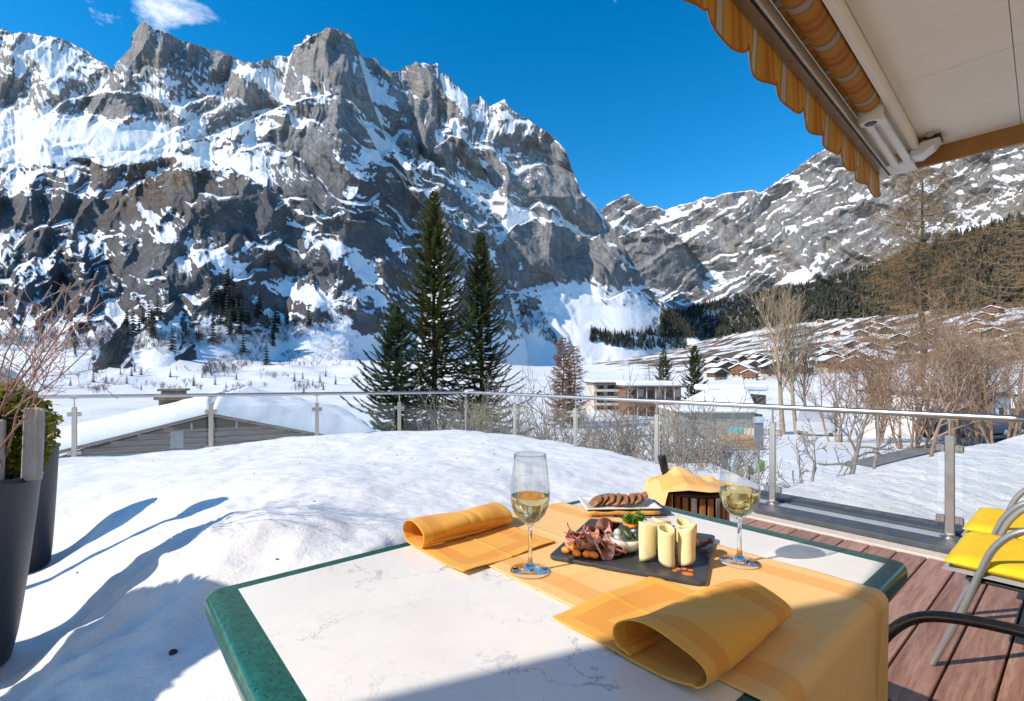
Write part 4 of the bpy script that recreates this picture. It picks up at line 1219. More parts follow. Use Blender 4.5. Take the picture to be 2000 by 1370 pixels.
# ================================================================ ADDED HOTEL FRONT, UNSEEN BEHIND THE CAMERA, FOR WARM BOUNCE LIGHT
hf = thing('bounce_facade', kp(5, 2.8, 0), 'cream hotel front with terrace doors, behind the viewer', 'building')
M_CREAM = simple('cream_render', (0.78, 0.64, 0.46), .85, var=.06, scale=1.2, bump=.1)
m = MB(); slab_piece(m, -2.0, 15.0, 2.8, 3.1, -0.3, 6.0); m.build('wall', M_CREAM, hf)
for k in range(5):
    s0 = -1.0 + 3.2 * k
    m = MB(); slab_piece(m, s0, s0 + 1.5, 2.77, 2.797, 0.02, 2.15); dr = m.build('added_door', M_GREYWOOD, hf)
    m = MB(); slab_piece(m, s0 + .12, s0 + 1.38, 2.76, 2.769, 0.14, 2.03); m.build('pane', simple('facade_glass', (0.05, 0.055, 0.06), .05), dr)
    m = MB(); slab_piece(m, s0 + .1, s0 + 1.4, 2.775, 2.797, 3.3, 4.8); m.build('window', bpy.data.materials['facade_glass'], hf)
# ================================================================ TABLE
TZ = 0.75
L0 = Vector((-0.599, 0.940, 0))
TA, TB = 1.235, 0.845
def T(a, b, z=0.0):
    return L0 + U2 * a - U1 * b + ZV * (TZ + z)
AX = (U2, -U1, ZV)
t = NT('marble_laminate')
co = t.mapping(t.coord(), (1, 1, 1), (0, 0, 0.5))
dist = t.noise(co, 3.0, 7, 0.68)
vm = t.new('VectorMath', operation='ADD'); t.l.new(co, vm.inputs[0])
cmb = t.new('CombineXYZ'); t.l.new(t.math('MULTIPLY', dist, 0.5), cmb.inputs[0]); t.l.new(t.math('MULTIPLY', t.noise(co, 4.2, 7, 0.68), 0.5), cmb.inputs[1]); t.l.new(cmb.outputs[0], vm.inputs[1])
n1 = t.noise(t.mapping(vm.outputs[0], (1, 2.2, 1)), 2.6, 1.5, 0.4)
v1 = t.math('ABSOLUTE', t.math('SUBTRACT', n1, 0.5))
n2 = t.noise(t.mapping(vm.outputs[0], (1, 1.6, 1), (0, 0, .4)), 6.0, 1.5, 0.4)
v2 = t.math('ABSOLUTE', t.math('SUBTRACT', n2, 0.5))
f1 = t.math('MULTIPLY', t.rng(v1, 0.0, 0.0065, 1, 0), t.rng(t.noise(co, 4, 3), .40, .60))
f2 = t.math('MULTIPLY', t.rng(v2, 0.0, 0.008, 0.6, 0), t.rng(t.noise(co, 7, 3), .48, .66))
base = t.mix(t.rng(t.noise(co, 5, 5, .6), .35, .7), (0.78, 0.77, 0.75), (0.86, 0.85, 0.83))
c = t.mix(t.math('MULTIPLY', t.math('MAXIMUM', f1, f2), 0.62), base, (0.20, 0.20, 0.20))
t.set(Base_Color=c, Roughness=0.16); t.b.inputs['Specular IOR Level'].default_value = 0.5
M_MARBLE = t.m
t = NT('green_speckle_edge')
co = t.coord()
sp = t.noise(co, 190, 3, 0.7); sp2 = t.noise(co, 70, 4, 0.7)
c = t.mix(t.rng(sp2, .35, .7), (0.009, 0.070, 0.050), (0.018, 0.135, 0.092))
c = t.mix(t.rng(sp, .56, .62), c, (0.006, 0.035, 0.03))
t.set(Base_Color=c, Roughness=0.25); M_GREEN = t.m

table = thing('table', (T(TA / 2, TB / 2).x, T(TA / 2, TB / 2).y, 0), 'marble topped terrace table with green speckled edge', 'table')
ea, eb = 0.055, 0.034
mb = MB(); mb.box(T(TA / 2, TB / 2, -0.012), (TA - 2 * ea, TB - 2 * eb, 0.0246), AX)
mb.build('tabletop', M_MARBLE, table)
# rounded edge band as a frame swept round the top
prof = [(0.0, 0.0), (0.5, 0.0005), (0.80, 0.0), (0.90, -0.003), (0.97, -0.010), (1.0, -0.020), (0.99, -0.032), (0.93, -0.041), (0.80, -0.045), (0.0, -0.045)]
mb = MB(); rings = []
cr = 0.028
def band(u, k):
    pass
corner = []
for (ca, cb, a0) in ((0, 0, 180), (TA, 0, 270), (TA, TB, 0), (0, TB, 90)):
    for j in range(6):
        an = R(a0 + 90 * j / 5)
        sa = 1 if ca == 0 else -1; sb = 1 if cb == 0 else -1
        oc = (ca + sa * cr, cb + sb * cr)
        outer = (oc[0] + cr * math.cos(an), oc[1] + cr * math.sin(an))
        inner = (ca + sa * ea, cb + sb * eb)
        corner.append((inner, outer))
vs = []; fs = []; np_ = len(prof); nc_ = len(corner)
for (i_, o_) in corner:
    for (w, z) in prof:
        vs.append(T(i_[0] + (o_[0] - i_[0]) * w, i_[1] + (o_[1] - i_[1]) * w, z))
for i in range(nc_):
    j = (i + 1) % nc_
    for k in range(np_):
        k2 = (k + 1) % np_
        fs.append((i * np_ + k, j * np_ + k, j * np_ + k2, i * np_ + k2))
mb.add(vs, fs); mb.build('edge_band', M_GREEN, table, smooth=True, angle=35)
mb = MB(); mb.lathe(T(TA / 2, TB / 2, -TZ), [(0, 0.0), (.30, 0.0), (.30, .012), (.06, .05), (.045, .08), (.045, .66), (.12, .70), (.12, .704), (0, .704)], 28)
mb.build('pedestal', M_DARKMETAL, table, smooth=True, angle=40)

# ================================================================ RUNNER AND NAPKINS
def cloth_material(name, base, band, w0, w1, lo=None, hi=None, rough=0.8, sheen=0.0, axis_pts=None):
    """satin cloth: a darker woven band runs inside the hem; 'hem' = distance to the nearest hem, stored on the mesh"""
    t = NT(name)
    h = t.attr('hem')
    inb = t.math('MULTIPLY', t.rng(h, w0 - .0008, w0 + .0008), t.rng(h, w1 - .0008, w1 + .0008, 1, 0))
    edge = t.rng(h, 0.006, 0.008, 1, 0)
    n = t.noise(t.coord(), 12, 4)
    c = t.mix(t.rng(n, .3, .7), tuple(x * .95 for x in base), base)
    c = t.mix(inb, c, band)
    c = t.mix(t.math('MULTIPLY', edge, 0.5), c, tuple(min(1, x * 1.1) for x in base))
    t.set(Base_Color=c, Roughness=rough)
    t.b.inputs['Sheen Weight'].default_value = 0.15
    wv = t.math('ADD', t.wave(t.mapping(t.coord(), (1, 1, 1), (0, 0, math.atan2(U2.y, U2.x) * -1)), 260, .4, 1), t.wave(t.mapping(t.coord(), (1, 1, 1), (0, 0, math.atan2(U1.y, U1.x) * -1)), 260, .4, 1))
    w = t.math('ADD', t.math('MULTIPLY', wv, 0.12), t.math('MULTIPLY', t.noise(t.coord(), 14, 4, .6, .8), 1.0))
    t.bump(w, 0.35, 0.004)
    return t.m
M_RUNNER = cloth_material('runner_cloth', (0.87, 0.54, 0.195), (0.81, 0.41, 0.10), 0.035, 0.085)
M_NAPKIN = cloth_material('napkin_cloth', (0.84, 0.41, 0.045), (0.76, 0.31, 0.022), 0.025, 0.06)

def cloth_sheet(name, fn, nu, nv, lu, lv, mat, thick=0.0015, parent=None):
    P = np.zeros((nv, nu, 3)); H = np.zeros((nv, nu))
    for j in range(nv):
        for i in range(nu):
            u, v = i / (nu - 1), j / (nv - 1)
            P[j, i] = fn(u, v)
            H[j, i] = min(u * lu, (1 - u) * lu, v * lv, (1 - v) * lv)
    o = grid_mesh(name, P, mat, {'hem': H}, True, parent)
    md = o.modifiers.new('thickness', 'SOLIDIFY'); md.thickness = thick; md.offset = 0
    return o
RL_ = 0.10 + TB + 0.46
def runner(u, v):
    a = 0.497 + u * 0.505 + 0.012 * (v - .5)
    s = -0.10 + v * RL_
    z = 0.0035 + 0.0006 * math.sin(a * 23 + s * 31) + 0.0022 * math.exp(-((u - .5) / .012) ** 2) + 0.0020 * math.exp(-((s - .42) / .008) ** 2) + 0.0016 * math.exp(-((s - .14) / .008) ** 2)
    if s < 0.0:
        k = -s; ang = min(k / 0.02, math.pi / 2)
        b = -0.02 * math.sin(ang) if ang < math.pi / 2 else -0.0205
        z2 = -0.02 * (1 - math.cos(ang)) - max(0, k - 0.0314) * 1.0
        return T(a, b + 0.0 - 0.004 * (k > .02), 0.0035 + z2)
    rr = 0.022
    if s > TB - 0.012:
        k = s - (TB - 0.012); ang = min(k / rr, math.pi / 2)
        b = TB - 0.012 + rr * math.sin(ang); zz = -rr * (1 - math.cos(ang)); ex = max(0, k - rr * math.pi / 2)
        wav = 0.020 * math.sin(a * 17 + 1.0) * min(1, ex / 0.25) + 0.012 * math.sin(a * 31) * min(1, ex / .3)
        return T(a + 0.015 * ex, b + wav + 0.05 * ex, 0.0035 + zz - ex)
    return T(a, s, z)
o = cloth_sheet('table_runner', runner, 101, 200, 0.505, RL_, M_RUNNER)
tag(o, 'pale orange runner laid across the table and hanging off its edge', 'table runner')

def napkin(name, a0, a1, flat, roll, bdir, b0, rw, rh, label, taper=0.0, dz=0.006, seed=0, skew=0.0):
    """cross section: flat from b0, then a loop folded back over itself"""
    path = []
    for i in range(12): path.append((flat * i / 12.0, 0.0))
    L = flat
    for i in range(27):                                   # flattened loop
        an = -math.pi / 2 + 2 * math.pi * 0.90 * i / 26
        w = rw / 2
        sx_ = math.cos(an); sz_ = math.sin(an)
        px_ = L + w * sx_ * (1.0 if sx_ > 0 else 1.0)
        pz_ = rh / 2 + rh / 2 * (abs(sz_) ** 0.85) * (1 if sz_ > 0 else -1)
        path.append((px_, pz_))
    path.append((L - rw * .46, rh * .22)); path.append((L - rw * .40, rh * 0.10))
    # arc length
    arc = [0]
    for p, q in zip(path[:-1], path[1:]): arc.append(arc[-1] + math.hypot(q[0] - p[0], q[1] - p[1]))
    tot = arc[-1]
    xs_, zs_ = [p[0] for p in path], [p[1] for p in path]
    def fn(u, v):
        s = v * tot
        x = float(np.interp(s, arc, xs_)); z = float(np.interp(s, arc, zs_))
        a = a0 + (a1 - a0) * u
        k = 1 - taper * u
        xx = (x - flat) * (k if x > flat - rw else 1) + flat
        b = b0 + bdir * xx + skew * (u - .5)
        wob = 0.0022 * math.sin(u * 7 + s * 40 + seed) * (0.4 + z * 20) + 0.004 * math.sin(u * 3 + seed) * (z > 0.01)
        edge = 0.004 * max(0, 1 - s / 0.05) * (0.5 + 0.5 * math.sin(u * 9 + seed))
        cre = 0.0022 * math.exp(-((u - .5) / .014) ** 2) + 0.003 * math.exp(-((u - .5 - s * .3) / .03) ** 2) * (z > .01)
        return T(a, b, dz + z * k + wob + edge - cre * (z > .02) + cre * (z <= .02))
    o = cloth_sheet(name, fn, 81, 130, abs(a1 - a0), tot, M_NAPKIN)
    return tag(o, label, 'napkin', 'folded orange napkins')
napkin('napkin', 0.425, 0.705, 0.215, 0, -1, 0.262, 0.105, 0.052, 'folded orange napkin lying in full sun at the far table edge', seed=1, skew=-0.012)
napkin('napkin', 0.440, 0.715, 0.205, 0, 1, 0.520, 0.150, 0.062, 'folded orange napkin in the shade at the near table edge', seed=4, skew=0.014, taper=.22)

# ================================================================ WINE GLASSES
M_BOWL = thin_glass('wine_glass_wall', (0.955, 0.96, 0.96), 1.3)
t = NT('solid_glass'); t.b.inputs['Base Color'].default_value = (1, 1, 1, 1); t.set(Roughness=0.0, IOR=1.5); t.b.inputs['Transmission Weight'].default_value = 1.0; M_SOLIDGLASS = t.m
t = NT('white_wine'); t.b.inputs['Base Color'].default_value = (0.98, 0.80, 0.34, 1); t.set(Roughness=0.0, IOR=1.33); t.b.inputs['Transmission Weight'].default_value = 1.0; M_WINE = t.m
def wine_glass(a, b, label, fill):
    base = T(a, b, 0.006)
    g = thing('wine_glass', base, label, 'wine glass', 'wine glasses on the table')
    bowl = [(.005, .098), (.012, .101), (.022, .108), (.032, .120), (.0385, .135), (.0415, .150), (.0420, .165), (.0405, .185), (.0380, .208), (.0350, .230), (.0335, .245)]
    m = MB(); m.lathe(base, [(0, .0965)] + bowl, 44); m.f = m.f[:-1]; m.mi = m.mi[:-1]
    o = m.build('bowl', M_BOWL, g, smooth=True); 
    md = o.modifiers.new('thickness', 'SOLIDIFY'); md.thickness = 0.0011; md.offset = -1
    m = MB(); rr = [Vector((0.0335 * math.cos(R(k * 10)) + base.x, 0.0335 * math.sin(R(k * 10)) + base.y, base.z + .245)) for k in range(37)]
    m.tube(rr, 0.0007, 6); m.build('rim', M_SOLIDGLASS, g, smooth=True)
    m = MB(); m.lathe(base, [(0, .0), (.0415, .0), (.0420, .0008), (.040, .0018), (.025, .004), (.012, .008), (.006, .016), (.0042, .030), (.0038, .055), (.0042, .082), (.0062, .093), (.0075, .0975), (0, .0985)], 36)
    m.build('stem', M_SOLIDGLASS, g, smooth=True)
    zs_ = [z for (r, z) in bowl]; rs_ = [r for (r, z) in bowl]
    wp = [(0, .0995)]
    for k in range(1, 13):
        z = .0995 + (fill - .0995) * k / 12
        wp.append((max(0.001, float(np.interp(z, zs_, rs_)) - .0016), z))
    wp.append((0, fill))
    m = MB(); m.lathe(base, wp, 44); m.build('wine', M_WINE, g, smooth=True, angle=50)
    return g
wine_glass(0.543, 0.344, 'glass of white wine standing by the sunlit napkin', 0.158)
wine_glass(0.928, 0.606, 'glass of white wine standing right of the slate board', 0.160)

# ================================================================ SLATE BOARD AND FOOD
M_SLATE = simple('slate', (0.050, 0.052, 0.058), 0.42, var=0.35, scale=18, bump=0.3, bscale=60, bdist=0.002)
SO = T(0.616, 0.325); E1 = (U2 * .404 - U1 * .914).normalized(); E2 = (U2 * .90 + U1 * .437)
E2 = (E2 - E1 * E2.dot(E1)).normalized()
def S(p, q, z=0.0):                                       # p along the near edge, q away from it
    return SO + E1 * p + E2 * q + ZV * z
def rounded_plate(m, c, e1, e2, w, h, r, z0, z1, n=6):
    pts = []
    for (sx_, sy_, a0) in ((1, 1, 0), (-1, 1, 90), (-1, -1, 180), (1, -1, 270)):
        for k in range(n + 1):
            an = R(a0 + 90 * k / n)
            pts.append(c + e1 * (sx_ * (w / 2 - r) + r * math.cos(an)) + e2 * (sy_ * (h / 2 - r) + r * math.sin(an)) + ZV * z0)
    m.prism(pts, (0, 0, z1 - z0))
BW, BH = 0.325, 0.315
mb = MB(); rounded_plate(mb, S(BW / 2, BH / 2), E1, E2, BW, BH, .012, .0062, .0145)
o = mb.build('slate_board', M_SLATE); tag(o, 'dark slate serving board with cold meats and cheese', 'serving board')
mdb = o.modifiers.new('bevel', 'BEVEL'); mdb.width = .0015; mdb.segments = 2
ZB = 0.0147
# the small orange paw mark printed on the board's corner
mb = MB()
cpw = S(BW - .040, .035, ZB)
mb.lathe(cpw + E1 * .006 - E2 * .004, [(0, 0), (.0115, 0), (.0108, .0006), (0, .0007)], 14, 1.0, .72, (E1, E2, ZV))
for k, an in enumerate((100, 138, 176, 62)):
    mb.lathe(cpw + E1 * (.020 * math.cos(R(an))) + E2 * (.020 * math.sin(R(an))), [(0, 0), (.0058, 0), (.0052, .0006), (0, .0007)], 10, 1, .8, (E1, E2, ZV))
o = mb.build('paw_mark', simple('orange_print', (0.75, 0.20, 0.03), 0.6)); o.parent = bpy.data.objects['slate_board']

# cheese rolls
M_CHEESE = simple('cheese', (0.80, 0.70, 0.40), 0.5, var=0.08, scale=60, bump=0.12, bscale=200, bdist=0.0015)
def cheese(p, q, r, h, flare, rot, label, seed):
    c = S(p, q, ZB); rnd = random.Random(seed)
    n, mrow = 40, 12
    vs_ = []; V_ = []
    def f(u, v):
        an = rot + u * 2 * math.pi * 1.18
        rr = r * (1 - .09 * u) * (1 + flare * max(0, v - .45) ** 1.4 * (0.5 + .8 * math.cos(an - rot - 1.0)))
        rr *= 1 + .05 * math.sin(3 * an + seed * 1.7) + .035 * math.sin(v * 6 + an + seed)
        zz = h * v
        cut = 0.20 * h * (0.5 + .5 * math.cos(an - rot)) * (1 - v)     # slanted foot
        return c + E1 * (rr * math.cos(an)) + E2 * (rr * math.sin(an)) + ZV * (zz + cut * 0.8 + h * .07 * v * math.cos(an * 1.0 + seed * 2.1))
    m = MB(); m.sheet(f, n, mrow)
    o = m.build('cheese_roll', M_CHEESE, None, smooth=True)
    md = o.modifiers.new('thickness', 'SOLIDIFY'); md.thickness = .0034; md.offset = -1
    tag(o, label, 'cheese', 'cheese rolls on the slate board')
cheese(.203, .068, .0188, .080, .45, 0.4, 'upright pale cheese roll nearest the small white bowl', 1)
cheese(.246, .058, .0172, .079, .25, 2.6, 'upright pale cheese roll in the middle of the front three', 2)
cheese(.284, .078, .0185, .082, .3, 0.2, 'upright pale cheese roll nearest the sky-blue end of the slate', 3)
cheese(.226, .122, .0180, .078, .85, 3.6, 'flared pale cheese roll behind the front ones', 4)
cheese(.272, .132, .0175, .074, .30, 1.2, 'pale cheese roll hidden behind the front three', 5)
# bowl with pickles
bw = thing('small_bowl', S(.150, .105, ZB), 'small white china bowl on the slate board', 'bowl')
m = MB(); m.lathe(S(.150, .105, ZB), [(0, .002), (.012, 0), (.018, .001), (.030, .010), (.037, .022), (.039, .033), (.0378, .0335), (.0355, .022), (.028, .012), (0, .006)], 40)
m.build('body', simple('white_china', (0.80, 0.79, 0.76), 0.15, var=0.02), bw, smooth=True)
M_GHERKIN = simple('gherkin', (0.045, 0.075, 0.018), 0.35, var=0.4, scale=90, bump=0.5, bscale=150, bdist=.002)
M_ONION = simple('pickled_onion', (0.62, 0.66, 0.60), 0.22, var=0.15, scale=40)
M_OLIVE = simple('dark_pickle', (0.05, 0.075, 0.06), 0.2, var=0.3, scale=50)
def pod(pa, pb, r, mat, name, label, cat, group, n=14):
    pa, pb = Vector(pa), Vector(pb); k = 9
    m = MB(); m.tube([pa.lerp(pb, i / k) + ZV * (.15 * r * math.sin(math.pi * i / k)) for i in range(k + 1)], [r * math.sqrt(max(.02, 1 - (2 * i / k - 1) ** 2)) * (1 + .05 * math.sin(i * 5)) for i in range(k + 1)], n)
    return tag(m.build(name, mat, None, smooth=True), label, cat, group)
pod(S(.132, .118, ZB + .052), S(.165, .085, ZB + .034), .0095, M_GHERKIN, 'gherkin', 'dark green gherkin leaning in the white bowl', 'gherkin', None)
pod(S(.168, .120, ZB + .036), S(.176, .098, ZB + .034), .0105, M_OLIVE, 'pickled_pepper', 'glossy dark pickle at the bowl rim', 'pickle', None)
for k, (p, q) in enumerate(((.132, .096), (.146, .130), (.160, .132), (.128, .112))):
    m = MB(); m.lathe(S(p, q, ZB + .026 + .003 * k), [(0, -.010)] + [(.0105 * math.cos(R(a)), .0105 * math.sin(R(a))) for a in range(-70, 80, 20)] + [(0, .0115)], 14)
    tag(m.build('pickled_onion', M_ONION, None, smooth=True), 'small white pickled onion in the china bowl', 'onion', 'pickled onions in the bowl')
# dried meat slices and ham
M_DRIED = simple('dried_beef', (0.16, 0.050, 0.035), 0.4, var=0.4, scale=70, bump=0.25, bscale=160, bdist=.002)
t = NT('ham'); nn = t.noise(t.mapping(t.coord(), (1, 1, 2.2)), 55, 4, .6, .6)
t.set(Base_Color=t.ramp(nn, [(0.30, (0.74, 0.60, 0.50)), (0.42, (0.66, 0.40, 0.32)), (0.54, (0.50, 0.19, 0.13)), (0.72, (0.36, 0.10, 0.06))]), Roughness=0.4); M_HAM = t.m
def slice_(c, r1, r2, e1, e2, nrm, bend, mat, name, label, cat, group, seed, thick=.002, wav=.003):
    rnd = random.Random(seed); ph = rnd.random() * 6
    def f(u, v):
        an = u * 2 * math.pi; rad = v
        x = r1 * rad * math.cos(an) * (1 + .06 * math.sin(3 * an + ph)); y = r2 * rad * math.sin(an) * (1 + .05 * math.cos(2 * an + ph))
        return c + e1 * x + e2 * y + nrm * (bend * (x / r1) ** 2 + wav * math.sin(4 * an + ph) * rad)
    m = MB(); m.sheet(f, 26, 6)
    o = m.build(name, mat, None, smooth=True)
    md = o.modifiers.new('thickness', 'SOLIDIFY'); md.thickness = thick; md.offset = 0
    return tag(o, label, cat, group)
rnd = random.Random(3)
for k in range(9):
    p = .070 + .012 * (k % 4) + rnd.uniform(-.006, .006); q = .215 - .017 * k * .5 + rnd.uniform(-.008, .008)
    tilt = R(rnd.uniform(25, 60)); d = Vector((math.cos(k * .9), math.sin(k * .9), 0))
    n_ = (ZV * math.cos(tilt) + d * math.sin(tilt)).normalized(); e1 = n_.orthogonal().normalized(); e2 = n_.cross(e1)
    slice_(S(p, q, ZB + .016 + .004 * (k % 3)), .026, .021, e1, e2, n_, -.006, M_DRIED, 'dried_meat_slice', 'dark red slice of dried meat piled at the back of the board', 'meat', 'dried meat slices', k)

for k in range(6):
    p = .17 + .028 * k; q = .235 - .008 * k + rnd.uniform(-.01, .01)
    tilt = R(rnd.uniform(40, 75)); d = Vector((math.cos(k * 1.7), math.sin(k * 1.7), 0))
    n_ = (ZV * math.cos(tilt) + d * math.sin(tilt)).normalized(); e1 = n_.orthogonal().normalized(); e2 = n_.cross(e1)
    slice_(S(p, q, ZB + .018), .022, .018, e1, e2, n_, -.006, M_DRIED, 'dried_meat_slice', 'dark red slice of dried meat behind the cheese rolls', 'meat', 'dried meat slices behind the cheese', 50 + k)
def ribbon(c, L, w, turns, ang, mat, label, seed):
    """a thin ham slice folded back and forth"""
    rnd_ = random.Random(seed); d = Vector((math.cos(ang), math.sin(ang), 0)); e = Vector((-d.y, d.x, 0)); ph = rnd_.random() * 6
    def f(u, v):
        x = (u - .5) * L
        z = .010 + .010 * math.sin(u * turns * 2 * math.pi + ph) + .012 * (v - .5) * math.sin(u * 5 + ph)
        return c + d * (x + .006 * math.cos(u * turns * 2 * math.pi + ph)) + e * ((v - .5) * w + .004 * math.sin(u * 9 + ph)) + ZV * (z + v * .010)
    m = MB(); m.sheet(f, 34, 7)
    o = m.build('ham_slice', mat, None, smooth=True)
    md = o.modifiers.new('thickness', 'SOLIDIFY'); md.thickness = .0016; md.offset = 0
    tag(o, label, 'ham', 'ham slices on the slate board')
for k in range(13):
    p = .035 + .022 * (k % 5) + rnd.uniform(-.007, .007); q = .060 + .030 * (k // 5) + rnd.uniform(-.008, .008)
    ribbon(S(p, q, ZB + .006 * (k // 5)), rnd.uniform(.055, .085), rnd.uniform(.026, .040), rnd.uniform(1.2, 2.2), rnd.uniform(0, 3.1), M_HAM, 'thin curled ham slice in the heap on the board', k)
# carrot slices
M_CARROT = simple('carrot', (0.80, 0.24, 0.015), 0.35, var=0.2, scale=60, bump=0.15)
for k, (p, q) in enumerate(((.020, .030), (.034, .044), (.048, .022), (.072, .020), (.086, .028))):
    pod(S(p, q, ZB + .007), S(p + .022, q + (.004 if k % 2 else -.008), ZB + .008), .0078, M_CARROT, 'carrot_piece', ('leftmost', 'second', 'third', 'fourth', 'rightmost')[k] + ' orange carrot piece along the near edge of the slate, from the left', 'carrot', 'carrot pieces on the slate')
for k, (p, q) in enumerate(((.135, .180), (.148, .172), (.160, .186))):
    m = MB(); m.lathe(S(p, q, ZB + .034), [(0, 0), (.010, .001), (.0115, .004), (.010, .007), (0, .008)], 12)
    tag(m.build('carrot_flower', M_CARROT, None, smooth=True), 'orange carrot slice under the parsley', 'carrot', 'carrot slices under the parsley')
pt = thing('parsley', S(.150, .180, ZB + .035), 'sprig of bright green parsley on top of the meats', 'parsley')
rng = np.random.default_rng(9); pp = []
for k in range(12):
    a = rng.uniform(0, 6.28); d = E1 * math.cos(a) * .022 + E2 * math.sin(a) * .020 + ZV * rng.uniform(.008, .030)
    for j in range(22):
        s = rng.uniform(.45, 1.15); q = S(.150, .180, ZB + .040) + d * s
        pp.append((q.x + rng.normal() * .003, q.y + rng.normal() * .003, q.z + rng.normal() * .003))
leaf_cloud('leaf', pp, .0105, leaf_material('parsley_leaf', (0.07, 0.20, 0.012), (0.22, 0.42, 0.04), .45, .3, 60), pt, 10, .7, .6)
m = MB()
for k in range(7):
    a = k * .9; m.tube([S(.150, .180, ZB + .034), S(.150 + .008 * math.cos(a), .180 + .008 * math.sin(a), ZB + .052)], [.0012, .0009], 5)
m.build('stalk', simple('parsley_stalk', (0.18, 0.32, 0.05), .5), pt)

# ---- the second board with a paper plate of sliced roast
S2 = T(1.070, 0.165)
f1_ = (U2 * 0.80 - U1 * .60).normalized(); f2_ = Vector((-f1_.y, f1_.x, 0))
mb = MB(); rounded_plate(mb, S2 + f1_ * .02, f1_, f2_, .24, .15, .006, .0055, .012)
tag(mb.build('slate_board', M_SLATE), 'second dark slate at the far corner, under the white plate', 'serving board')
m = MB(); rounded_plate(m, S2, f1_, f2_, .215, .135, .02, .0125, .0150)
def dish(u, v):
    x, y = (u - .5) * .225, (v - .5) * .14
    e = max(abs(u - .5), abs(v - .5)) * 2
    return S2 + f1_ * x + f2_ * y + ZV * (.0155 + .010 * max(0, e - .72) / .28)
m = MB(); m.sheet(dish, 30, 22)
o = m.build('white_plate', simple('white_plate_china', (0.82, 0.82, 0.82), .25, var=.02), None, smooth=True)
o.modifiers.new('thickness', 'SOLIDIFY').thickness = .003
tag(o, 'white rectangular plate of sliced roast at the far corner', 'plate')
M_ROAST = simple('roast_slice', (0.27, 0.125, 0.055), .5, var=.4, scale=70, bump=.4, bscale=140, bdist=.002)
for k in range(8):
    c = S2 + f1_ * (-.072 + .0205 * k) + f2_ * (.006 * math.sin(k)) + ZV * (.030 + .001 * k)
    n_ = (ZV * .80 - f1_ * .6).normalized(); e1 = f2_.copy(); e2 = n_.cross(e1)
    slice_(c, (.034 - .0012 * abs(k - 4)) * rnd.uniform(.85, 1.2), .024 * rnd.uniform(.85, 1.2), e1, e2, n_, -.004, M_ROAST, 'roast_slice', ('leftmost', 'second', 'third', 'fourth', 'fifth', 'sixth', 'seventh', 'rightmost')[k] + ' brown roast slice of the fan on the white plate, counted from the left', 'meat', 'roast slices on the white plate', 90 + k, .005, .0015)
m = MB(); p0 = S2 - f2_ * .088 - f1_ * .115; p1 = S2 - f2_ * .088 + f1_ * .10
m.tube([p0.lerp(p1, i / 10) + ZV * (.016 + .001 * math.sin(i * 2)) for i in range(11)], [.0055 + .0012 * math.sin(i * 1.7) for i in range(11)], 10)
tag(m.build('breadstick', simple('breadstick_crust', (0.66, 0.31, 0.06), .7, var=.3, scale=60, bump=.3), None, smooth=True), 'golden breadstick lying in front of the white plate', 'breadstick')

# ================================================================ WINE COOLER BEYOND THE TABLE
wc = Vector((0.742, 1.98, 0))
cool = thing('wine_cooler', wc, 'round wooden slatted wine cooler on legs beyond the table', 'wine cooler')
M_SLAT = wood_material('cooler_wood', (0.30, 0.115, 0.03), (0.44, 0.19, 0.055), (14, 14, 1), 4, .35, .2)
M_CHROME = simple('chrome', (0.75, 0.75, 0.75), .12, 1.0, var=.05)
for k in range(26):
    an = 2 * math.pi * k / 26; r_ = .128
    c = wc + Vector((r_ * math.cos(an), r_ * math.sin(an), .575))
    m = MB(); m.box(c, (.009, .022, .27), (Vector((math.cos(an), math.sin(an), 0)), Vector((-math.sin(an), math.cos(an), 0)), ZV), .002)
    m.build('slat', M_SLAT if k % 3 else M_CHROME, cool)
m = MB(); m.lathe(wc + ZV * .44, [(0, .0), (.118, 0), (.118, .27), (.112, .27), (.108, .01), (0, .008)], 36); m.build('liner', M_BLACK, cool, smooth=True, angle=40)
for z, r_ in ((.704, .130), (.45, .137)):
    m = MB(); m.tube([wc + Vector((r_ * math.cos(R(k * 10)), r_ * math.sin(R(k * 10)), z)) for k in range(37)], .0105, 8); m.build('hoop', simple('dark_hoop', (0.06, 0.03, 0.02), .4), cool, smooth=True)
for k in range(3):
    an = k * 2.094 + .4
    m = MB(); m.tube([wc + Vector((.10 * math.cos(an), .10 * math.sin(an), .45)), wc + Vector((.17 * math.cos(an), .17 * math.sin(an), 0.0))], .011, 8); m.build('leg', M_SLAT, cool)
# bottle
bp0 = wc + Vector((-.045, .02, .47)); bd = Vector((-.20, .06, .97)).normalized()
bo = bd.orthogonal().normalized(); bo2 = bd.cross(bo)
bot = thing('wine_bottle', bp0, 'dark wine bottle neck rising out of the cooler', 'bottle')
m = MB(); m.lathe(bp0, [(0, 0), (.035, 0), (.037, .01), (.037, .17), (.030, .21), (.0155, .24), (.0150, .30)], 28, ax=(bo, bo2, bd)); m.build('body', simple('dark_bottle', (0.012, 0.016, 0.010), .08, var=.1), bot, smooth=True, angle=50)
m = MB(); m.lathe(bp0, [(.0150, .301), (.0165, .302), (.0168, .352), (.0180, .353), (.0180, .366), (.016, .370), (0, .370)], 28, ax=(bo, bo2, bd)); m.build('capsule', simple('bottle_capsule', (0.015, 0.013, 0.014), .3, var=.1), bot, smooth=True, angle=40)
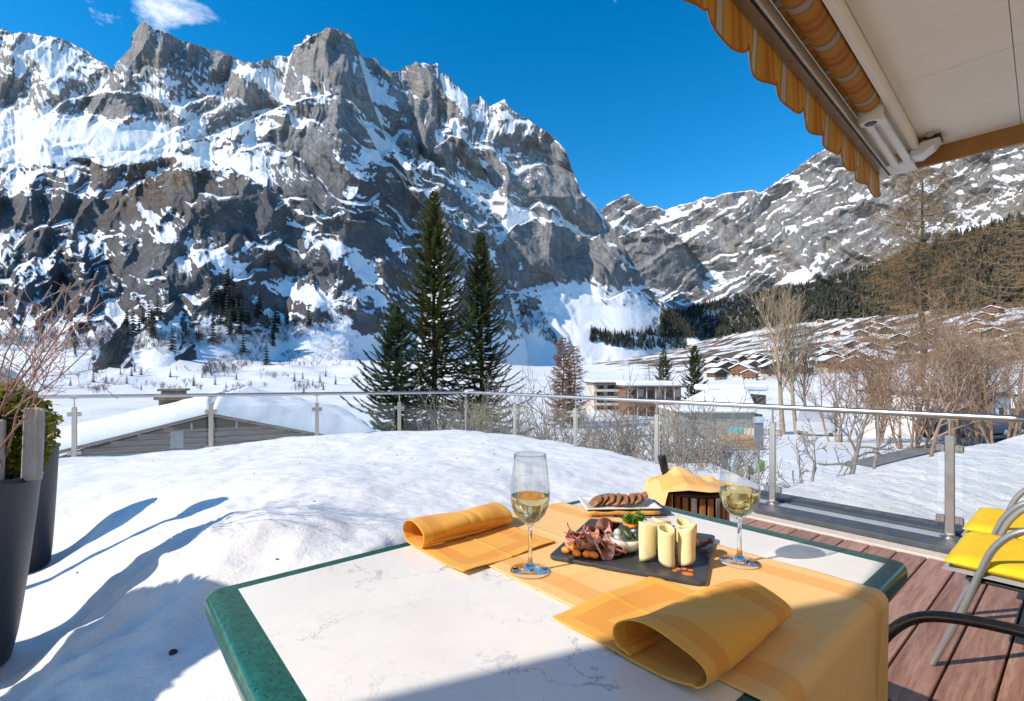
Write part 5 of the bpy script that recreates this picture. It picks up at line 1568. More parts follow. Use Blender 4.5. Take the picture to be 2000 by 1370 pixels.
# cloth over the cooler
def cnap(u, v):
    x = -.198 + .345 * u + .014 * math.sin(v * 3.0)
    top = float(np.interp(x, [-.20, -.175, -.150, -.075, -.03, .05, .10, .15], [.600, .655, .738, .795, .775, .745, .732, .722]))
    fr = float(np.interp(x, [-.20, -.182, -.158, -.08, 0, .06, .12, .15], [.560, .600, .728, .735, .728, .724, .724, .722]))
    bk = float(np.interp(x, [-.20, -.15, .15], [.58, .715, .722]))
    wy = float(np.interp(x, [-.20, -.16, 0, .10, .15], [.12, .155, .165, .12, .03]))
    f = (v - .45) / .45 if v < .45 else (v - .45) / .55
    z = top + (fr - top) * abs(f) ** 1.25 if v < .45 else top + (bk - top) * f ** 1.3
    z += .006 * math.sin(x * 60 + v * 9) * (1 - abs(f)) + .010 * math.exp(-((x - .02 - .10 * v) / .018) ** 2) * (1 - abs(f))
    return Vector((wc.x + x, wc.y - .005 + wy * (f if v >= .45 else f), z))
o = cloth_sheet('napkin', cnap, 60, 44, .36, .30, M_RUNNER)
tag(o, 'pale orange napkin draped over the wine cooler', 'napkin')
# ================================================================ TREES
def gz(x, y):
    return float(ground_z(np.array([x]), np.array([y]))[0])
def hit(px, py, dmin=20.0, dmax=900.0):
    """where the view through a photo pixel meets the valley ground"""
    d = dmin
    while d < dmax:
        p = at(px, py, d)
        if p.z <= gz(p.x, p.y): return Vector((p.x, p.y, gz(p.x, p.y)))
        d *= 1.02
    p = at(px, py, dmax); return Vector((p.x, p.y, gz(p.x, p.y)))

M_TRUNK = simple('conifer_bark', (0.085, 0.055, 0.035), 0.9, var=0.4, scale=3, bump=0.6, bscale=8, bdist=.02)
M_NEEDLE = leaf_material('spruce_needle', (0.032, 0.050, 0.012), (0.165, 0.165, 0.032), 0.55, 0.12, 1.6)
M_NEEDLE2 = leaf_material('fir_needle', (0.034, 0.060, 0.025), (0.12, 0.155, 0.05), 0.55, 0.12, 1.6)
def spruce(name, base, h, rmax, label, seed, mat=None, crown_from=0.06, n_lev=64, dens=1.0, group=None, power=0.8, spray=0.34):
    t = thing(name, base, label, 'tree', group)
    rnd = random.Random(seed); rs = np.random.default_rng(seed)
    b = Vector(base)
    m = MB()
    m.tube([b + ZV * (-.5)] + [b + Vector((.04 * math.sin(k * 1.3 + seed), .04 * math.cos(k * 1.7), h * k / 12.0)) for k in range(0, 13)], [h * .014] + [h * .0135 * (1 - k / 12.6) + .012 for k in range(13)], 9)
    m.build('trunk', M_TRUNK, t, smooth=True)
    C, D, S_ = [], [], []                                   # spray centres, directions, sizes
    br = []
    for i in range(n_lev):
        s = crown_from + (1 - crown_from) * (i / (n_lev - 1.0)) ** 0.93
        z = h * s
        reach = rmax * (max(0.0, 1 - s) ** power) * (0.80 + 0.2 * math.sin(i * 2.1 + seed)) + 0.10
        nb = 6 if s < .85 else 5
        a0 = rnd.uniform(0, 6.28)
        for k in range(nb):
            a = a0 + k * 2 * math.pi / nb + rnd.gauss(0, .22)
            L = reach * rnd.uniform(.55, 1.18)
            if rnd.random() < .09: L *= .4
            sag = L * rnd.uniform(.16, .34) * (1 - s * .9); lift = L * rnd.uniform(.10, .26) + s * L * .55
            d = Vector((math.cos(a), math.sin(a), 0)); q = Vector((-d.y, d.x, 0))
            pts = []
            for j in range(6):
                f = j / 5.0
                pts.append(b + ZV * (z - sag * math.sin(f * math.pi * .62) + lift * f ** 2.4) + d * (L * f) + q * (L * .05 * math.sin(f * 3 + k)))
            br.append((pts, [max(.006, .010 * L * (1 - f * .85)) for f in (0, .2, .4, .6, .8, 1)]))
            ns = int(max(5, L / spray * 17 * dens))
            for j in range(ns):
                f = .16 + .84 * (j + rnd.random()) / ns
                x = f * 5; i0 = min(4, int(x)); p = pts[i0].lerp(pts[i0 + 1], x - i0)
                td = (pts[i0 + 1] - pts[i0]).normalized()
                side = 1 if j % 2 else -1
                wd = (1 - f) * .75 + .25
                dirv = (td * rnd.uniform(.5, 1.0) + q * side * rnd.uniform(.25, 1.0) * wd + ZV * rnd.uniform(-.32, .10)).normalized()
                C.append(p); D.append(dirv); S_.append(spray * rnd.uniform(.55, 1.25) * (0.55 + .6 * wd))
    V, Fq = tubes_np(br, 4); tri_mesh('branch', V, Fq, M_TRUNK, t)
    C = np.array(C); D = np.array(D); S_ = np.array(S_)[:, None]
    n = len(C)
    up = np.array([0, 0, 1.0]) + rs.normal(size=(n, 3)) * .35
    B = np.cross(D, up); B /= np.linalg.norm(B, axis=1, keepdims=True) + 1e-9
    N = np.cross(B, D)
    # a spray: a central blade and four side blades, all slim triangles
    Vs = []
    for (f0, ang, ln, wd) in ((0.0, 0.0, 1.0, .12), (.10, .75, .60, .10), (.10, -.75, .60, .10), (.42, .6, .46, .09), (.42, -.6, .46, .09)):
        o = C + D * S_ * f0
        dv = D * math.cos(ang) + B * math.sin(ang)
        pv = B * math.cos(ang) - D * math.sin(ang)
        jit = rs.normal(size=(n, 3)) * .05 * S_
        Vs.append(np.stack([o - pv * S_ * wd, o + pv * S_ * wd, o + dv * S_ * ln + N * S_ * -.08 + jit], 1))
    Vt = np.stack(Vs, 1).reshape(-1, 3)
    tri_mesh('crown', Vt, np.arange(len(Vt)).reshape(-1, 3), mat or M_NEEDLE, t)
    return t
def tree_at(px, ytop, d, ybase=None):
    """base point and height for a tree whose tip shows at (px, ytop) at depth d"""
    x = (px - CX) / FPX * d
    z0 = gz(x, d); zt = EYE - (ytop - HY) / FPX * d
    return (x, d, z0), zt - z0
b, h = tree_at(848, 378, 36); spruce('spruce_tree', b, h, 6.2, 'tallest dark green spruce in the group of three', 21, n_lev=80)
b, h = tree_at(940, 458, 38); spruce('spruce_tree', b, h, 4.6, 'slender spruce with olive tint right of the tallest spruce', 22, n_lev=66, power=.75)
b, h = tree_at(772, 598, 33); spruce('spruce_tree', b, h, 4.3, 'lower bluish green fir left of the tallest spruce', 23, M_NEEDLE2, n_lev=46, power=.7, spray=.36)
b, h = tree_at(1357, 678, 62); spruce('spruce_tree', b, h, 2.5, 'small narrow spruce in front of the village centre', 24, n_lev=38, power=.62, spray=.42)
b, h = tree_at(1296, 684, 95); spruce('spruce_tree', b, h, 3.6, 'dark spruce standing behind the flat roofed hotel', 25, n_lev=30, dens=.6, power=.7, spray=.6)
b, h = tree_at(550, 774, 60); spruce('spruce_tree', b, h, 1.3, 'tiny lone fir beside the snowy chalet roof', 26, n_lev=14, dens=.8, spray=.3)

# ---- bare trees
M_BARK_W = simple('warm_bark', (0.29, 0.19, 0.12), 0.85, var=0.35, scale=4)
M_BARK_G = simple('grey_bark', (0.25, 0.22, 0.19), 0.85, var=0.3, scale=4)
M_BARK_P = simple('pinkish_twig', (0.31, 0.20, 0.13), 0.8, var=0.3, scale=5)
M_BARK_O = simple('larch_twig', (0.27, 0.175, 0.08), 0.85, var=0.35, scale=2)
M_BARK_T = simple('tan_twig', (0.32, 0.245, 0.155), 0.85, var=0.3, scale=3)
M_BARK_R = simple('red_larch_twig', (0.20, 0.095, 0.045), 0.85, var=0.35, scale=2)
FAN = dict(levels=4, seg=[7, 5, 4, 3], wob=[.05, .08, .10, .14], trop=[.03, .10, .09, .06], kids=[17, 9, 6, 0], start=[.30, .15, .15, 0], ang=[(16, 36), (16, 36), (18, 42), (0, 0)], len=[(.38, .58), (.35, .6), (.35, .6), (0, 0)], rr=[.42, .5, .55, .5], rmin=.007, taper=.3, shrink=.35)
ROUND = dict(levels=4, seg=[5, 5, 4, 3], wob=[.08, .14, .17, .2], trop=[.02, .05, .04, .03], kids=[8, 8, 7, 0], start=[.28, .2, .2, 0], ang=[(25, 60), (25, 60), (25, 65), (0, 0)], len=[(.55, .85), (.4, .65), (.4, .6), (0, 0)], rr=[.55, .5, .5, .5], rmin=.006, taper=.35, shrink=.3)
def bare_tree(name, base, h, label, seed, cfg, mats, r0=None, stems=1, spread=.0, group=None, lean=(0, 0)):
    t = thing(name, base, label, 'tree' if stems == 1 else 'shrub', group)
    rnd = random.Random(seed); out = {}
    for s in range(stems):
        a = rnd.uniform(0, 6.28); rr = rnd.uniform(0, spread)
        p = Vector(base) + Vector((rr * math.cos(a) * .6, rr * math.sin(a) * .6, -.15))
        d = Vector((math.cos(a) * rr * .5 + lean[0], math.sin(a) * rr * .5 + lean[1], 1.0))
        grow(rnd, p, d, h * (.72 if stems == 1 else rnd.uniform(.45, .8)), r0 or h * .016, 0, out, cfg)
    V, Fq = tubes_np(out[0], 7); tri_mesh('trunk', V, Fq, mats[0], t, smooth=True)
    V, Fq = tubes_np(out.get(1, []), 5); tri_mesh('branch', V, Fq, mats[0], t, smooth=True)
    rest = sum((out[k] for k in out if k > 1), [])
    V, Fq = tubes_np(rest, 3); tri_mesh('crown', V, Fq, mats[1], t)
    return t
for k, (px, yt, d) in enumerate(((1530, 562, 30), (1556, 585, 31.5), (1574, 640, 33))):
    b, h = tree_at(px, yt, d)
    bare_tree('bare_tree', b, h * 1.18, ('tall fan shaped bare tree left of the two beside it', 'tall fan shaped bare tree in the middle of three trunks', 'shorter bare tree right of the two tall fan shaped ones')[k], 31 + k, FAN, (M_BARK_T, M_BARK_T), r0=.16 - .02 * k, group='fan shaped bare trees behind the rail')

# larches: straight trunk, long level limbs, hanging twigs
def larch(name, base, h, rmax, label, seed, mats, n_lev=26, from_=.12, twig=.5, power=.6, per=5, thick=.014, group=None, kk=1.0, tr=.010):
    t = thing(name, base, label, 'tree', group)
    rnd = random.Random(seed); b = Vector(base); br = []; tw_ = []
    m = MB(); m.tube([b + ZV * -.5] + [b + Vector((.10 * math.sin(k * .9 + seed), .08 * math.cos(k * 1.3 + seed), h * k / 14)) for k in range(15)], [h * thick * 1.1] + [h * thick * (1 - k / 14.8) + .015 for k in range(15)], 10)
    m.build('trunk', M_TRUNK, t, smooth=True)
    for i in range(n_lev):
        s = from_ + (1 - from_) * i / (n_lev - 1.0)
        reach = rmax * max(0.0, 1 - s) ** power * rnd.uniform(.7, 1.1) + .25
        a0 = rnd.uniform(0, 6.28)
        for k in range(per):
            a = a0 + 2 * math.pi * k / per + rnd.gauss(0, .3); L = reach * rnd.uniform(.45, 1.1)
            d = Vector((math.cos(a), math.sin(a), 0)); q = Vector((-d.y, d.x, 0))
            sag = L * rnd.uniform(.08, .26) * (1 - s); lift = L * rnd.uniform(.05, .3) + s * L * .3
            pts = [b + ZV * (h * s - sag * math.sin(f * math.pi * .7) + lift * f * f) + d * (L * f) + q * (L * .08 * math.sin(f * 4 + k + i)) for f in (0, .2, .4, .6, .8, 1)]
            br.append((pts, [max(.008, .0085 * L * (1 - f * .85)) for f in (0, .2, .4, .6, .8, 1)]))
            nt = int(max(5, L * 9 * kk))
            for j in range(nt):
                f = .18 + .82 * (j + rnd.random()) / nt; x = f * 5; i0 = min(4, int(x)); p = pts[i0].lerp(pts[i0 + 1], x - i0)
                side = rnd.choice((-1, 1))
                dv = (d * rnd.uniform(.2, .9) + q * side * rnd.uniform(.3, 1) + ZV * rnd.uniform(-.45, .35)).normalized()
                l = twig * rnd.uniform(.5, 1.3) * (1.15 - f * .5)
                mid = p + dv * l * .5 + ZV * (-.04 * l); end = p + dv * l + ZV * (-.13 * l)
                tw_.append(([p, mid, end], [tr, tr * .8, tr * .4]))
                for z in range(3):
                    p2 = p.lerp(end, rnd.uniform(.25, .95)); dv2 = (dv * .6 + Vector((rnd.gauss(0, .7), rnd.gauss(0, .7), rnd.gauss(-.15, .5)))).normalized()
                    tw_.append(([p2, p2 + dv2 * l * rnd.uniform(.25, .5)], [tr * .8, tr * .4]))
    V, Fq = tubes_np(br, 4); tri_mesh('branch', V, Fq, mats[0], t)
    V, Fq = tubes_np(tw_, 3); tri_mesh('crown', V, Fq, mats[1], t)
    return t
b, h = tree_at(1800, 335, 27); larch('larch_tree', b, h, 5.2, 'large bare larch with amber twigs rising to the awning tip', 41, (M_TRUNK, M_BARK_O), n_lev=28, from_=.36, power=.42, kk=1.4, twig=.6, tr=.0085)
b, h = tree_at(2030, 330, 20); larch('larch_tree', b, h, 3.2, 'bare larch with thick trunk at the right picture edge', 42, (M_BARK_W, M_BARK_O), n_lev=26, from_=.30, power=.4, thick=.018, kk=.8, tr=.008)
b, h = tree_at(1100, 662, 58); larch('larch_tree', b, h, 2.6, 'reddish brown bare larch right of the spruces', 43, (M_TRUNK, M_BARK_R), n_lev=28, from_=.06, power=.55, twig=.6, kk=2.2, tr=.020)
b, h = tree_at(1122, 678, 62); larch('larch_tree', b, h, 2.0, 'smaller dull brown larch behind the reddish one', 44, (M_TRUNK, M_BARK_R), n_lev=22, from_=.06, power=.55, twig=.6, kk=1.8, tr=.020)
b, h = tree_at(1268, 700, 92); larch('larch_tree', b, h, 3.0, 'thin brownish larch beside the dark spruce at the hotel', 45, (M_TRUNK, M_BARK_R), n_lev=14, from_=.1, twig=.8, kk=.5)

# pinkish thickets right of the fan trees
BUSH = dict(levels=4, seg=[6, 5, 4, 3], wob=[.09, .13, .16, .2], trop=[.05, .06, .05, .03], kids=[7, 7, 5, 0], start=[.2, .2, .2, 0], ang=[(14, 42), (18, 48), (22, 55), (0, 0)], len=[(.5, .8), (.4, .65), (.4, .6), (0, 0)], rr=[.55, .5, .55, .5], rmin=.0065, taper=.35, shrink=.3)
bushes = [(1640, 690, 23, 'pinkish bare thicket beside the fan shaped trees'), (1720, 640, 22, 'broad bare thicket under the large larch, its twigs tan'), (1850, 610, 20, 'tallest pinkish thicket right of the large larch'),
          (1905, 650, 19, 'tangled bare thicket before the white villa'), (1775, 700, 18, 'low bare thicket at the foot of the large larch'), (1965, 640, 17.5, 'bare thicket beside the thick trunk at the right')]
for k, (px, yt, d, lb) in enumerate(bushes):
    b, h = tree_at(px, yt, d)
    bare_tree('bare_thicket', b, h * 1.12, lb, 51 + k, BUSH, (M_BARK_P if k % 2 == 0 else M_BARK_W, M_BARK_P), r0=.05, stems=7, spread=.9, group='bare thickets right of the rail')
# pruned pale trees close behind the rail
PRUNE = dict(levels=4, seg=[6, 5, 4, 3], wob=[.10, .22, .25, .25], trop=[.0, .05, .08, .08], kids=[6, 5, 4, 0], start=[.38, .3, .3, 0], ang=[(30, 65), (30, 65), (25, 60), (0, 0)], len=[(.5, .8), (.4, .65), (.4, .6), (0, 0)], rr=[.6, .55, .5, .5], rmin=.006, taper=.5, shrink=.2)
def foot_tree(px, yb, d, yt, label, seed, cfg, mats, r0, lean=(0, 0)):
    x = (px - CX) / FPX * d
    zt = EYE - (yt - HY) / FPX * d; zb = min(gz(x, d), EYE - (yb - HY) / FPX * d)
    return bare_tree('pruned_tree', (x, d, zb), (zt - zb) * 1.15, label, seed, cfg, mats, r0, group='small pale trees behind the rail', lean=lean)
foot_tree(1655, 912, 11.0, 790, 'pale crooked tree with forked top between the right posts', 61, PRUNE, (M_BARK_G, M_BARK_G), .065)
foot_tree(1705, 890, 13.0, 760, 'thin pale tree right of the crooked one', 62, PRUNE, (M_BARK_G, M_BARK_P), .05)
foot_tree(1578, 960, 8.2, 850, 'slim curled sapling just right of the steel post', 63, PRUNE, (M_BARK_G, M_BARK_G), .035, (-.1, 0))
foot_tree(1440, 950, 9.0, 812, 'stout grey tree forking in front of the woodpile', 64, PRUNE, (M_BARK_G, M_BARK_G), .10)
foot_tree(1815, 865, 14.5, 740, 'pale stemmed tree left of the last steel post', 65, PRUNE, (M_BARK_P, M_BARK_P), .06)
# shrubs along the rail
SHRUB = dict(levels=3, seg=[5, 4, 3], wob=[.12, .16, .2], trop=[.03, .03, .03], kids=[7, 6, 0], start=[.15, .15, 0], ang=[(15, 45), (20, 55), (0, 0)], len=[(.45, .75), (.4, .6), (0, 0)], rr=[.6, .55, .5], rmin=.005, taper=.4, shrink=.3)
M_SHRUB = simple('olive_grey_twig', (0.24, 0.22, 0.175), 0.9, var=0.35, scale=6)
M_SHRUB2 = simple('brown_twig', (0.24, 0.175, 0.125), 0.9, var=0.35, scale=6)
sh_spec = [(935, 790, 13, 0), (975, 785, 12, 0), (1020, 795, 12.5, 1), (1065, 785, 12, 0), (1095, 800, 10.5, 1), (1150, 805, 10.5, 1), (1190, 812, 9.5, 0), (1235, 800, 10, 1), (1310, 805, 9.2, 0), (1350, 800, 9.8, 0), (1390, 812, 9.4, 0), (1290, 840, 8.0, 1), (1360, 850, 8.2, 1), (880, 800, 14, 0)]
sh_lb = ['grey green bare shrub under the slender spruce', 'dense bare shrub right of the rail corner', 'low brown shrub before the reddish larch', 'twiggy shrub at the second post from the corner', 'brown shrub left of the third post from the corner', 'bare brown shrub right of the third post from the corner',
         'olive bare shrub showing snow between its stems', 'brown shrub just left of the wine cooler', 'tall olive shrub above the wine bottle', 'widest olive shrub before the grey wall', 'olive shrub left of the stout grey tree', 'small brown shrub behind the wine bottle', 'small brown shrub behind the draped napkin', 'grey shrub under the tallest spruce']
for k, (px, yt, d, c_) in enumerate(sh_spec):
    x = (px - CX) / FPX * d; zb = gz(x, d); zt = EYE - (yt - HY) / FPX * d
    bare_tree('bare_shrub', (x, d, zb), max(.6, (zt - zb) * 1.35), sh_lb[k], 71 + k, SHRUB, ((M_SHRUB, M_SHRUB) if c_ == 0 else (M_SHRUB2, M_SHRUB2)), r0=.014, stems=10, spread=.9, group='bare shrubs along the rail')

# ---- conifers at the foot of the left massif: single trees one can tell apart
def small_conifer(name, h, rmax, seed, mat, tiers=9):
    t = thing(name, (0, 0, 0), 'x', 'tree')
    rnd = random.Random(seed); V = []; Fc = []
    m = MB(); m.tube([(0, 0, -3), (0, 0, h * .95)], [h * .016, h * .003], 5); m.build('trunk', M_TRUNK, t)
    for i in range(tiers):
        s = .10 + .88 * i / (tiers - 1.0); r = rmax * (1 - s) ** .8 + h * .012; nb = 9
        for k in range(nb):
            a = 2 * math.pi * k / nb + rnd.uniform(-.3, .3); L = r * rnd.uniform(.7, 1.15); z = h * s
            d = Vector((math.cos(a), math.sin(a), 0)); q = Vector((-d.y, d.x, 0)); w = L * rnd.uniform(.28, .42)
            n0 = len(V)
            V += [Vector((0, 0, z + h * .05)), d * (L * .6) + q * w + ZV * (z - L * .22), d * L + ZV * (z - L * .35), d * (L * .6) - q * w + ZV * (z - L * .22)]
            Fc += [(n0, n0 + 1, n0 + 2), (n0, n0 + 2, n0 + 3)]
    tri_mesh('crown', [tuple(v) for v in V], Fc, mat, t)
    return t
M_FARGREEN = simple('far_conifer', (0.022, 0.028, 0.018), 0.8, var=0.5, scale=.5, obj_var=.3)
protos = [small_conifer('conifer_tree', 1.0, .23, 81 + k, M_FARGREEN) for k in range(3)]
rnd = random.Random(88)
spots = []
for (cx0, cy0, rx, ry, n) in ((285, 640, 45, 32, 12), (425, 585, 20, 30, 10), (465, 625, 45, 42, 22), (545, 640, 50, 30, 8)):
    for k in range(n):
        spots.append((cx0 + rnd.gauss(0, rx * .55), cy0 + rnd.gauss(0, ry * .6)))
spots += [(475, 690), (388, 665), (260, 655), (520, 712)]
dgl = bpy.context.evaluated_depsgraph_get()
from mathutils.bvhtree import BVHTree
def bvh_of(o):
    me = o.data
    co = np.zeros(len(me.vertices) * 3); me.vertices.foreach_get('co', co)
    ix = np.zeros(len(me.loops), dtype=np.int64); me.loops.foreach_get('vertex_index', ix)
    return BVHTree.FromPolygons(co.reshape(-1, 3).tolist(), ix.reshape(-1, 4).tolist())
bvh_m = [bvh_of(left_massif), bvh_of(ground), bvh_of(right_wall)]
def land_hit(px, py):
    o = Vector((0, 0, EYE)); d = (at(px, py, 1000) - o).normalized(); best = None
    for bv in bvh_m:
        r_ = bv.ray_cast(o, d)
        if r_[0] is not None and (best is None or r_[3] < best[1]): best = (r_[0], r_[3])
    return best[0] if best else at(px, py, 600)
used = 0
for (px, py) in spots:
    p = land_hit(px, py)
    hpx = rnd.uniform(26, 52)
    t = protos[used % 3] if used < 3 else copy_tree(protos[used % 3])
    t.location = p; s_ = hpx / FPX * p.y; t.scale = (s_, s_, s_); t.rotation_euler.z = rnd.uniform(0, 6)
    tag(t, 'dark conifer on the lower slope of the left massif', 'tree', 'dark conifers under the left massif'); used += 1

for k in range(26):
    px = rnd.choice((150, 230, 262, 372, 455, 590, 640)) + rnd.gauss(0, 22); py = rnd.uniform(728, 772)
    p = hit(px, py, 60, 600)
    t = copy_tree(protos[k % 3]); t.location = p; s_ = rnd.uniform(10, 24) / FPX * p.y; t.scale = (s_, s_, s_)
    tag(t, 'small dark conifer on the snowy valley floor beyond the chalet', 'tree', 'small conifers on the valley floor')

# ---- woods that read as one mass
def wood_mass(name, pts, hs, mat, label, seed, bare=False):
    rs = np.random.default_rng(seed); n = len(pts); P = np.array(pts); H = np.array(hs)
    Vs = []; Fs = []; nb = 0
    T_, K = (5, 6) if not bare else (3, 7)
    tri = []
    for i in range(T_):
        s = (.05 + .9 * i / T_) if not bare else (.15 + .25 * i)
        for k in range(K):
            a = rs.uniform(0, 6.283, n); 
            if not bare:
                r = H * .22 * (1 - s) ** .8 * rs.uniform(.6, 1.2, n); z0 = H * (s + .22); z1 = H * s - r * .2; w = .5
                c = P.copy(); c[:, 2] += np.minimum(z0, H)
                e1 = P + np.stack([np.cos(a - w) * r, np.sin(a - w) * r, z1], 1); e2 = P + np.stack([np.cos(a + w) * r, np.sin(a + w) * r, z1 + .1 * r], 1)
            else:
                r = H * rs.uniform(.1, .35, n); c = P.copy(); c[:, 2] += H * s * .5
                q = np.stack([np.cos(a) * r, np.sin(a) * r, H * (s * .5 + rs.uniform(.25, .5, n))], 1); e1 = P + q; wv = np.stack([-np.sin(a), np.cos(a), a * 0], 1) * (H * .02)[:, None]; e2 = e1 + wv; c = c - wv * .5
            tri.append(np.stack([c, e1, e2], 1))
    V = np.stack(tri, 1).reshape(-1, 3)
    o = tri_mesh(name, V, np.arange(len(V)).reshape(-1, 3), mat)
    return tag(o, label, None, None, 'stuff')
def scatter(n, poly_top, poly_bot, x0, x1, seed, dens=None):
    rs = np.random.default_rng(seed); out = []
    tries = 0
    while len(out) < n and tries < n * 6:
        tries += 1
        px = rs.uniform(x0, x1); yt = np.interp(px, [p[0] for p in poly_top], [p[1] for p in poly_top]); yb = np.interp(px, [p[0] for p in poly_bot], [p[1] for p in poly_bot])
        py = yt + (yb - yt) * rs.uniform(0, 1)
        if dens is not None and rs.uniform() > dens(px, py): continue
        p = land_hit(px, py); out.append((p.x, p.y, p.z))
    return out
F_TOP = [(1290, 618), (1340, 604), (1400, 588), (1500, 570), (1560, 560), (1600, 552), (1700, 522), (1800, 488), (1900, 457), (2000, 432), (2200, 372)]
F_BOT = [(1290, 660), (1400, 662), (1500, 640), (1600, 628), (1700, 620), (1800, 612), (1900, 606), (2200, 590)]
gapn = lambda px, py: 0.55 + 0.9 * (pn(np.array([px / 38.0]), np.array([py / 14.0]), 501)[0] > -0.25)
M_FOREST = simple('forest_green', (0.035, 0.040, 0.026), 0.85, var=0.55, scale=.06)
M_FOREST_B = simple('forest_larch', (0.105, 0.075, 0.045), 0.85, var=0.4, scale=.05)
pts = scatter(9500, F_TOP, F_BOT, 1290, 2150, 511, gapn)
rs = np.random.default_rng(12); hs = [rs.uniform(8, 24) * (0.55 + .45 * min(1, p[1] / 600)) for p in pts]
isb = [rs.uniform() < (0.10 + .30 * sstep(1600, 1900, 1000 + 949 * p[0] / p[1])) for p in pts]
wood_mass('forest', [p for p, q in zip(pts, isb) if not q], [h for h, q in zip(hs, isb) if not q], M_FOREST, 'dark conifer forest covering the slope above the village', 1)
wood_mass('forest', [p for p, q in zip(pts, isb) if q], [h for h, q in zip(hs, isb) if q], M_FOREST_B, 'brown bare larches mixed into the forest above the village', 2)
pts = scatter(420, [(1150, 645), (1200, 655), (1320, 640)], [(1150, 668), (1240, 684), (1340, 682)], 1150, 1340, 512)
wood_mass('forest', pts, [rs.uniform(12, 20) for _ in pts], M_FOREST, 'dark belt of conifers at the valley head', 3)
pts = scatter(700, [(0, 655), (230, 655), (330, 650), (560, 640), (640, 610), (700, 600)], [(0, 688), (250, 690), (560, 672), (700, 640)], -60, 690, 513)
M_BRUSH = simple('grey_brushwood', (0.085, 0.075, 0.075), 0.9, var=.3, scale=.1)
wood_mass('brushwood', pts, [rs.uniform(7, 14) for _ in pts], M_BRUSH, 'leafless grey brushwood along the foot of the left massif', 4, True)
pts = scatter(260, [(400, 715), (440, 700), (480, 690), (520, 660)], [(400, 740), (450, 735), (500, 715), (520, 690)], 398, 520, 514)
wood_mass('brushwood', pts, [rs.uniform(4, 9) for _ in pts], M_BRUSH, 'dark tongue of bare brushwood on the snowy slope', 5, True)
pts = scatter(240, [(1020, 590), (1050, 600), (1085, 660)], [(1020, 650), (1060, 665), (1090, 680)], 1015, 1088, 515)
wood_mass('brushwood', pts, [rs.uniform(10, 18) for _ in pts], simple('rust_brush', (0.12, 0.075, 0.055), .9, var=.3, scale=.1), 'rusty brushwood on the spur above the reddish larch', 6, True)

clump = lambda px, py: 1.0 * (pn(np.array([px / 55.0]), np.array([py / 12.0]), 531)[0] > 0.28)
pts = scatter(330, [(90, 715), (690, 715)], [(90, 772), (690, 768)], 60, 700, 516, clump)
wood_mass('brushwood', pts, [rs.uniform(1.2, 4.0) for _ in pts], M_BRUSH, 'leafless scrub along the valley floor left of the spruces', 7, True)
pts = scatter(160, [(560, 690), (700, 660)], [(560, 720), (700, 720)], 540, 700, 517)
wood_mass('brushwood', pts, [rs.uniform(4, 9) for _ in pts], M_BRUSH, 'scattered scrub on the snow slope left of the spruces', 8, True)

pts = scatter(900, [(1480, 668), (1560, 640), (1700, 620), (1850, 612), (2020, 600)], [(1480, 740), (1700, 738), (2020, 735)], 1470, 2040, 518)
pts = [p for p in pts if p[1] > 110]
wood_mass('brushwood', pts, [rs.uniform(3.5, 8.5) for _ in pts], simple('tan_brush', (0.22, 0.145, 0.085), .9, var=.35, scale=.1), 'tan leafless trees scattered over the village hillside', 9, True)
# ================================================================ NEAR CHALET WITH SNOWY ROOF
M_ROOFSNOW = snow_material('roof_snow', (0.84, 0.85, 0.87), 4.0, 0.3, 0.04)
M_OLDWOOD = wood_material('weathered_gable', (0.15, 0.13, 0.12), (0.30, 0.27, 0.25), (1, 1, 9), 1.5, .85, .3)
M_CHIMNEY = simple('chimney_stone', (0.20, 0.16, 0.10), .9, var=.35, scale=4, bump=.4)
M_DARKGLASS = simple('dark_window', (0.03, 0.035, 0.045), .1, var=.2)
M_LAVENDER = simple('shutter_grey', (0.35, 0.36, 0.38), .8)
D0 = 14.0
ap = at(412, 806, D0); le = ap + Vector((-4.35, 0, -1.12)); re_ = ap + Vector((4.6, 0, -1.16))
chal = thing('chalet', (ap.x, D0, gz(ap.x, D0)), 'wide weathered chalet with thick snow on its gable roof', 'chalet')
zg = -3.6; BK = 11.0
m = MB(); yw = D0 + .55
gl_ = [Vector((le.x + .5, yw, zg)), Vector((re_.x - .5, yw, zg)), Vector((re_.x - .5, yw, re_.z - .10)), Vector((ap.x, yw, ap.z - .14)), Vector((le.x + .5, yw, le.z - .10))]
m.prism(gl_, (0, BK - 1, 0)); m.build('wall', M_OLDWOOD, chal)
for i, z in enumerate(np.arange(ap.z - .50, -1.6, -.17)):                 # boarding of the gable
    xl = np.interp(z, [le.z - .1, ap.z - .14], [le.x + .55, ap.x]); xr_ = np.interp(z, [re_.z - .1, ap.z - .14], [re_.x - .55, ap.x])
    if xr_ - xl < .3: continue
    m = MB(); m.box(((xl + xr_) / 2, yw - .018, z), (xr_ - xl - .02, .03, .155), None, .006); m.build('board', M_OLDWOOD, chal)
m = MB(); zz = ap.z - .40
m.prism([Vector((ap.x - 1.0, yw - .06, zz - .10)), Vector((ap.x + 1.25, yw - .06, zz - .10)), Vector((ap.x + .9, yw - .06, zz + .03)), Vector((ap.x, yw - .06, zz + .24)), Vector((ap.x - .7, yw - .06, zz + .03))], (0, .02, 0)); m.build('gable_window', M_DARKGLASS, chal)
for dx in (-.55, .0, .6):
    m = MB(); m.box((ap.x + dx, yw - .072, zz - .02), (.05, .02, .2)); m.build('window_post', M_LAVENDER, chal)
m = MB(); m.box((at(350, 850, D0).x, yw - .03, at(350, 860, D0).z), (.32, .03, .5)); m.build('shutter', M_LAVENDER, chal)
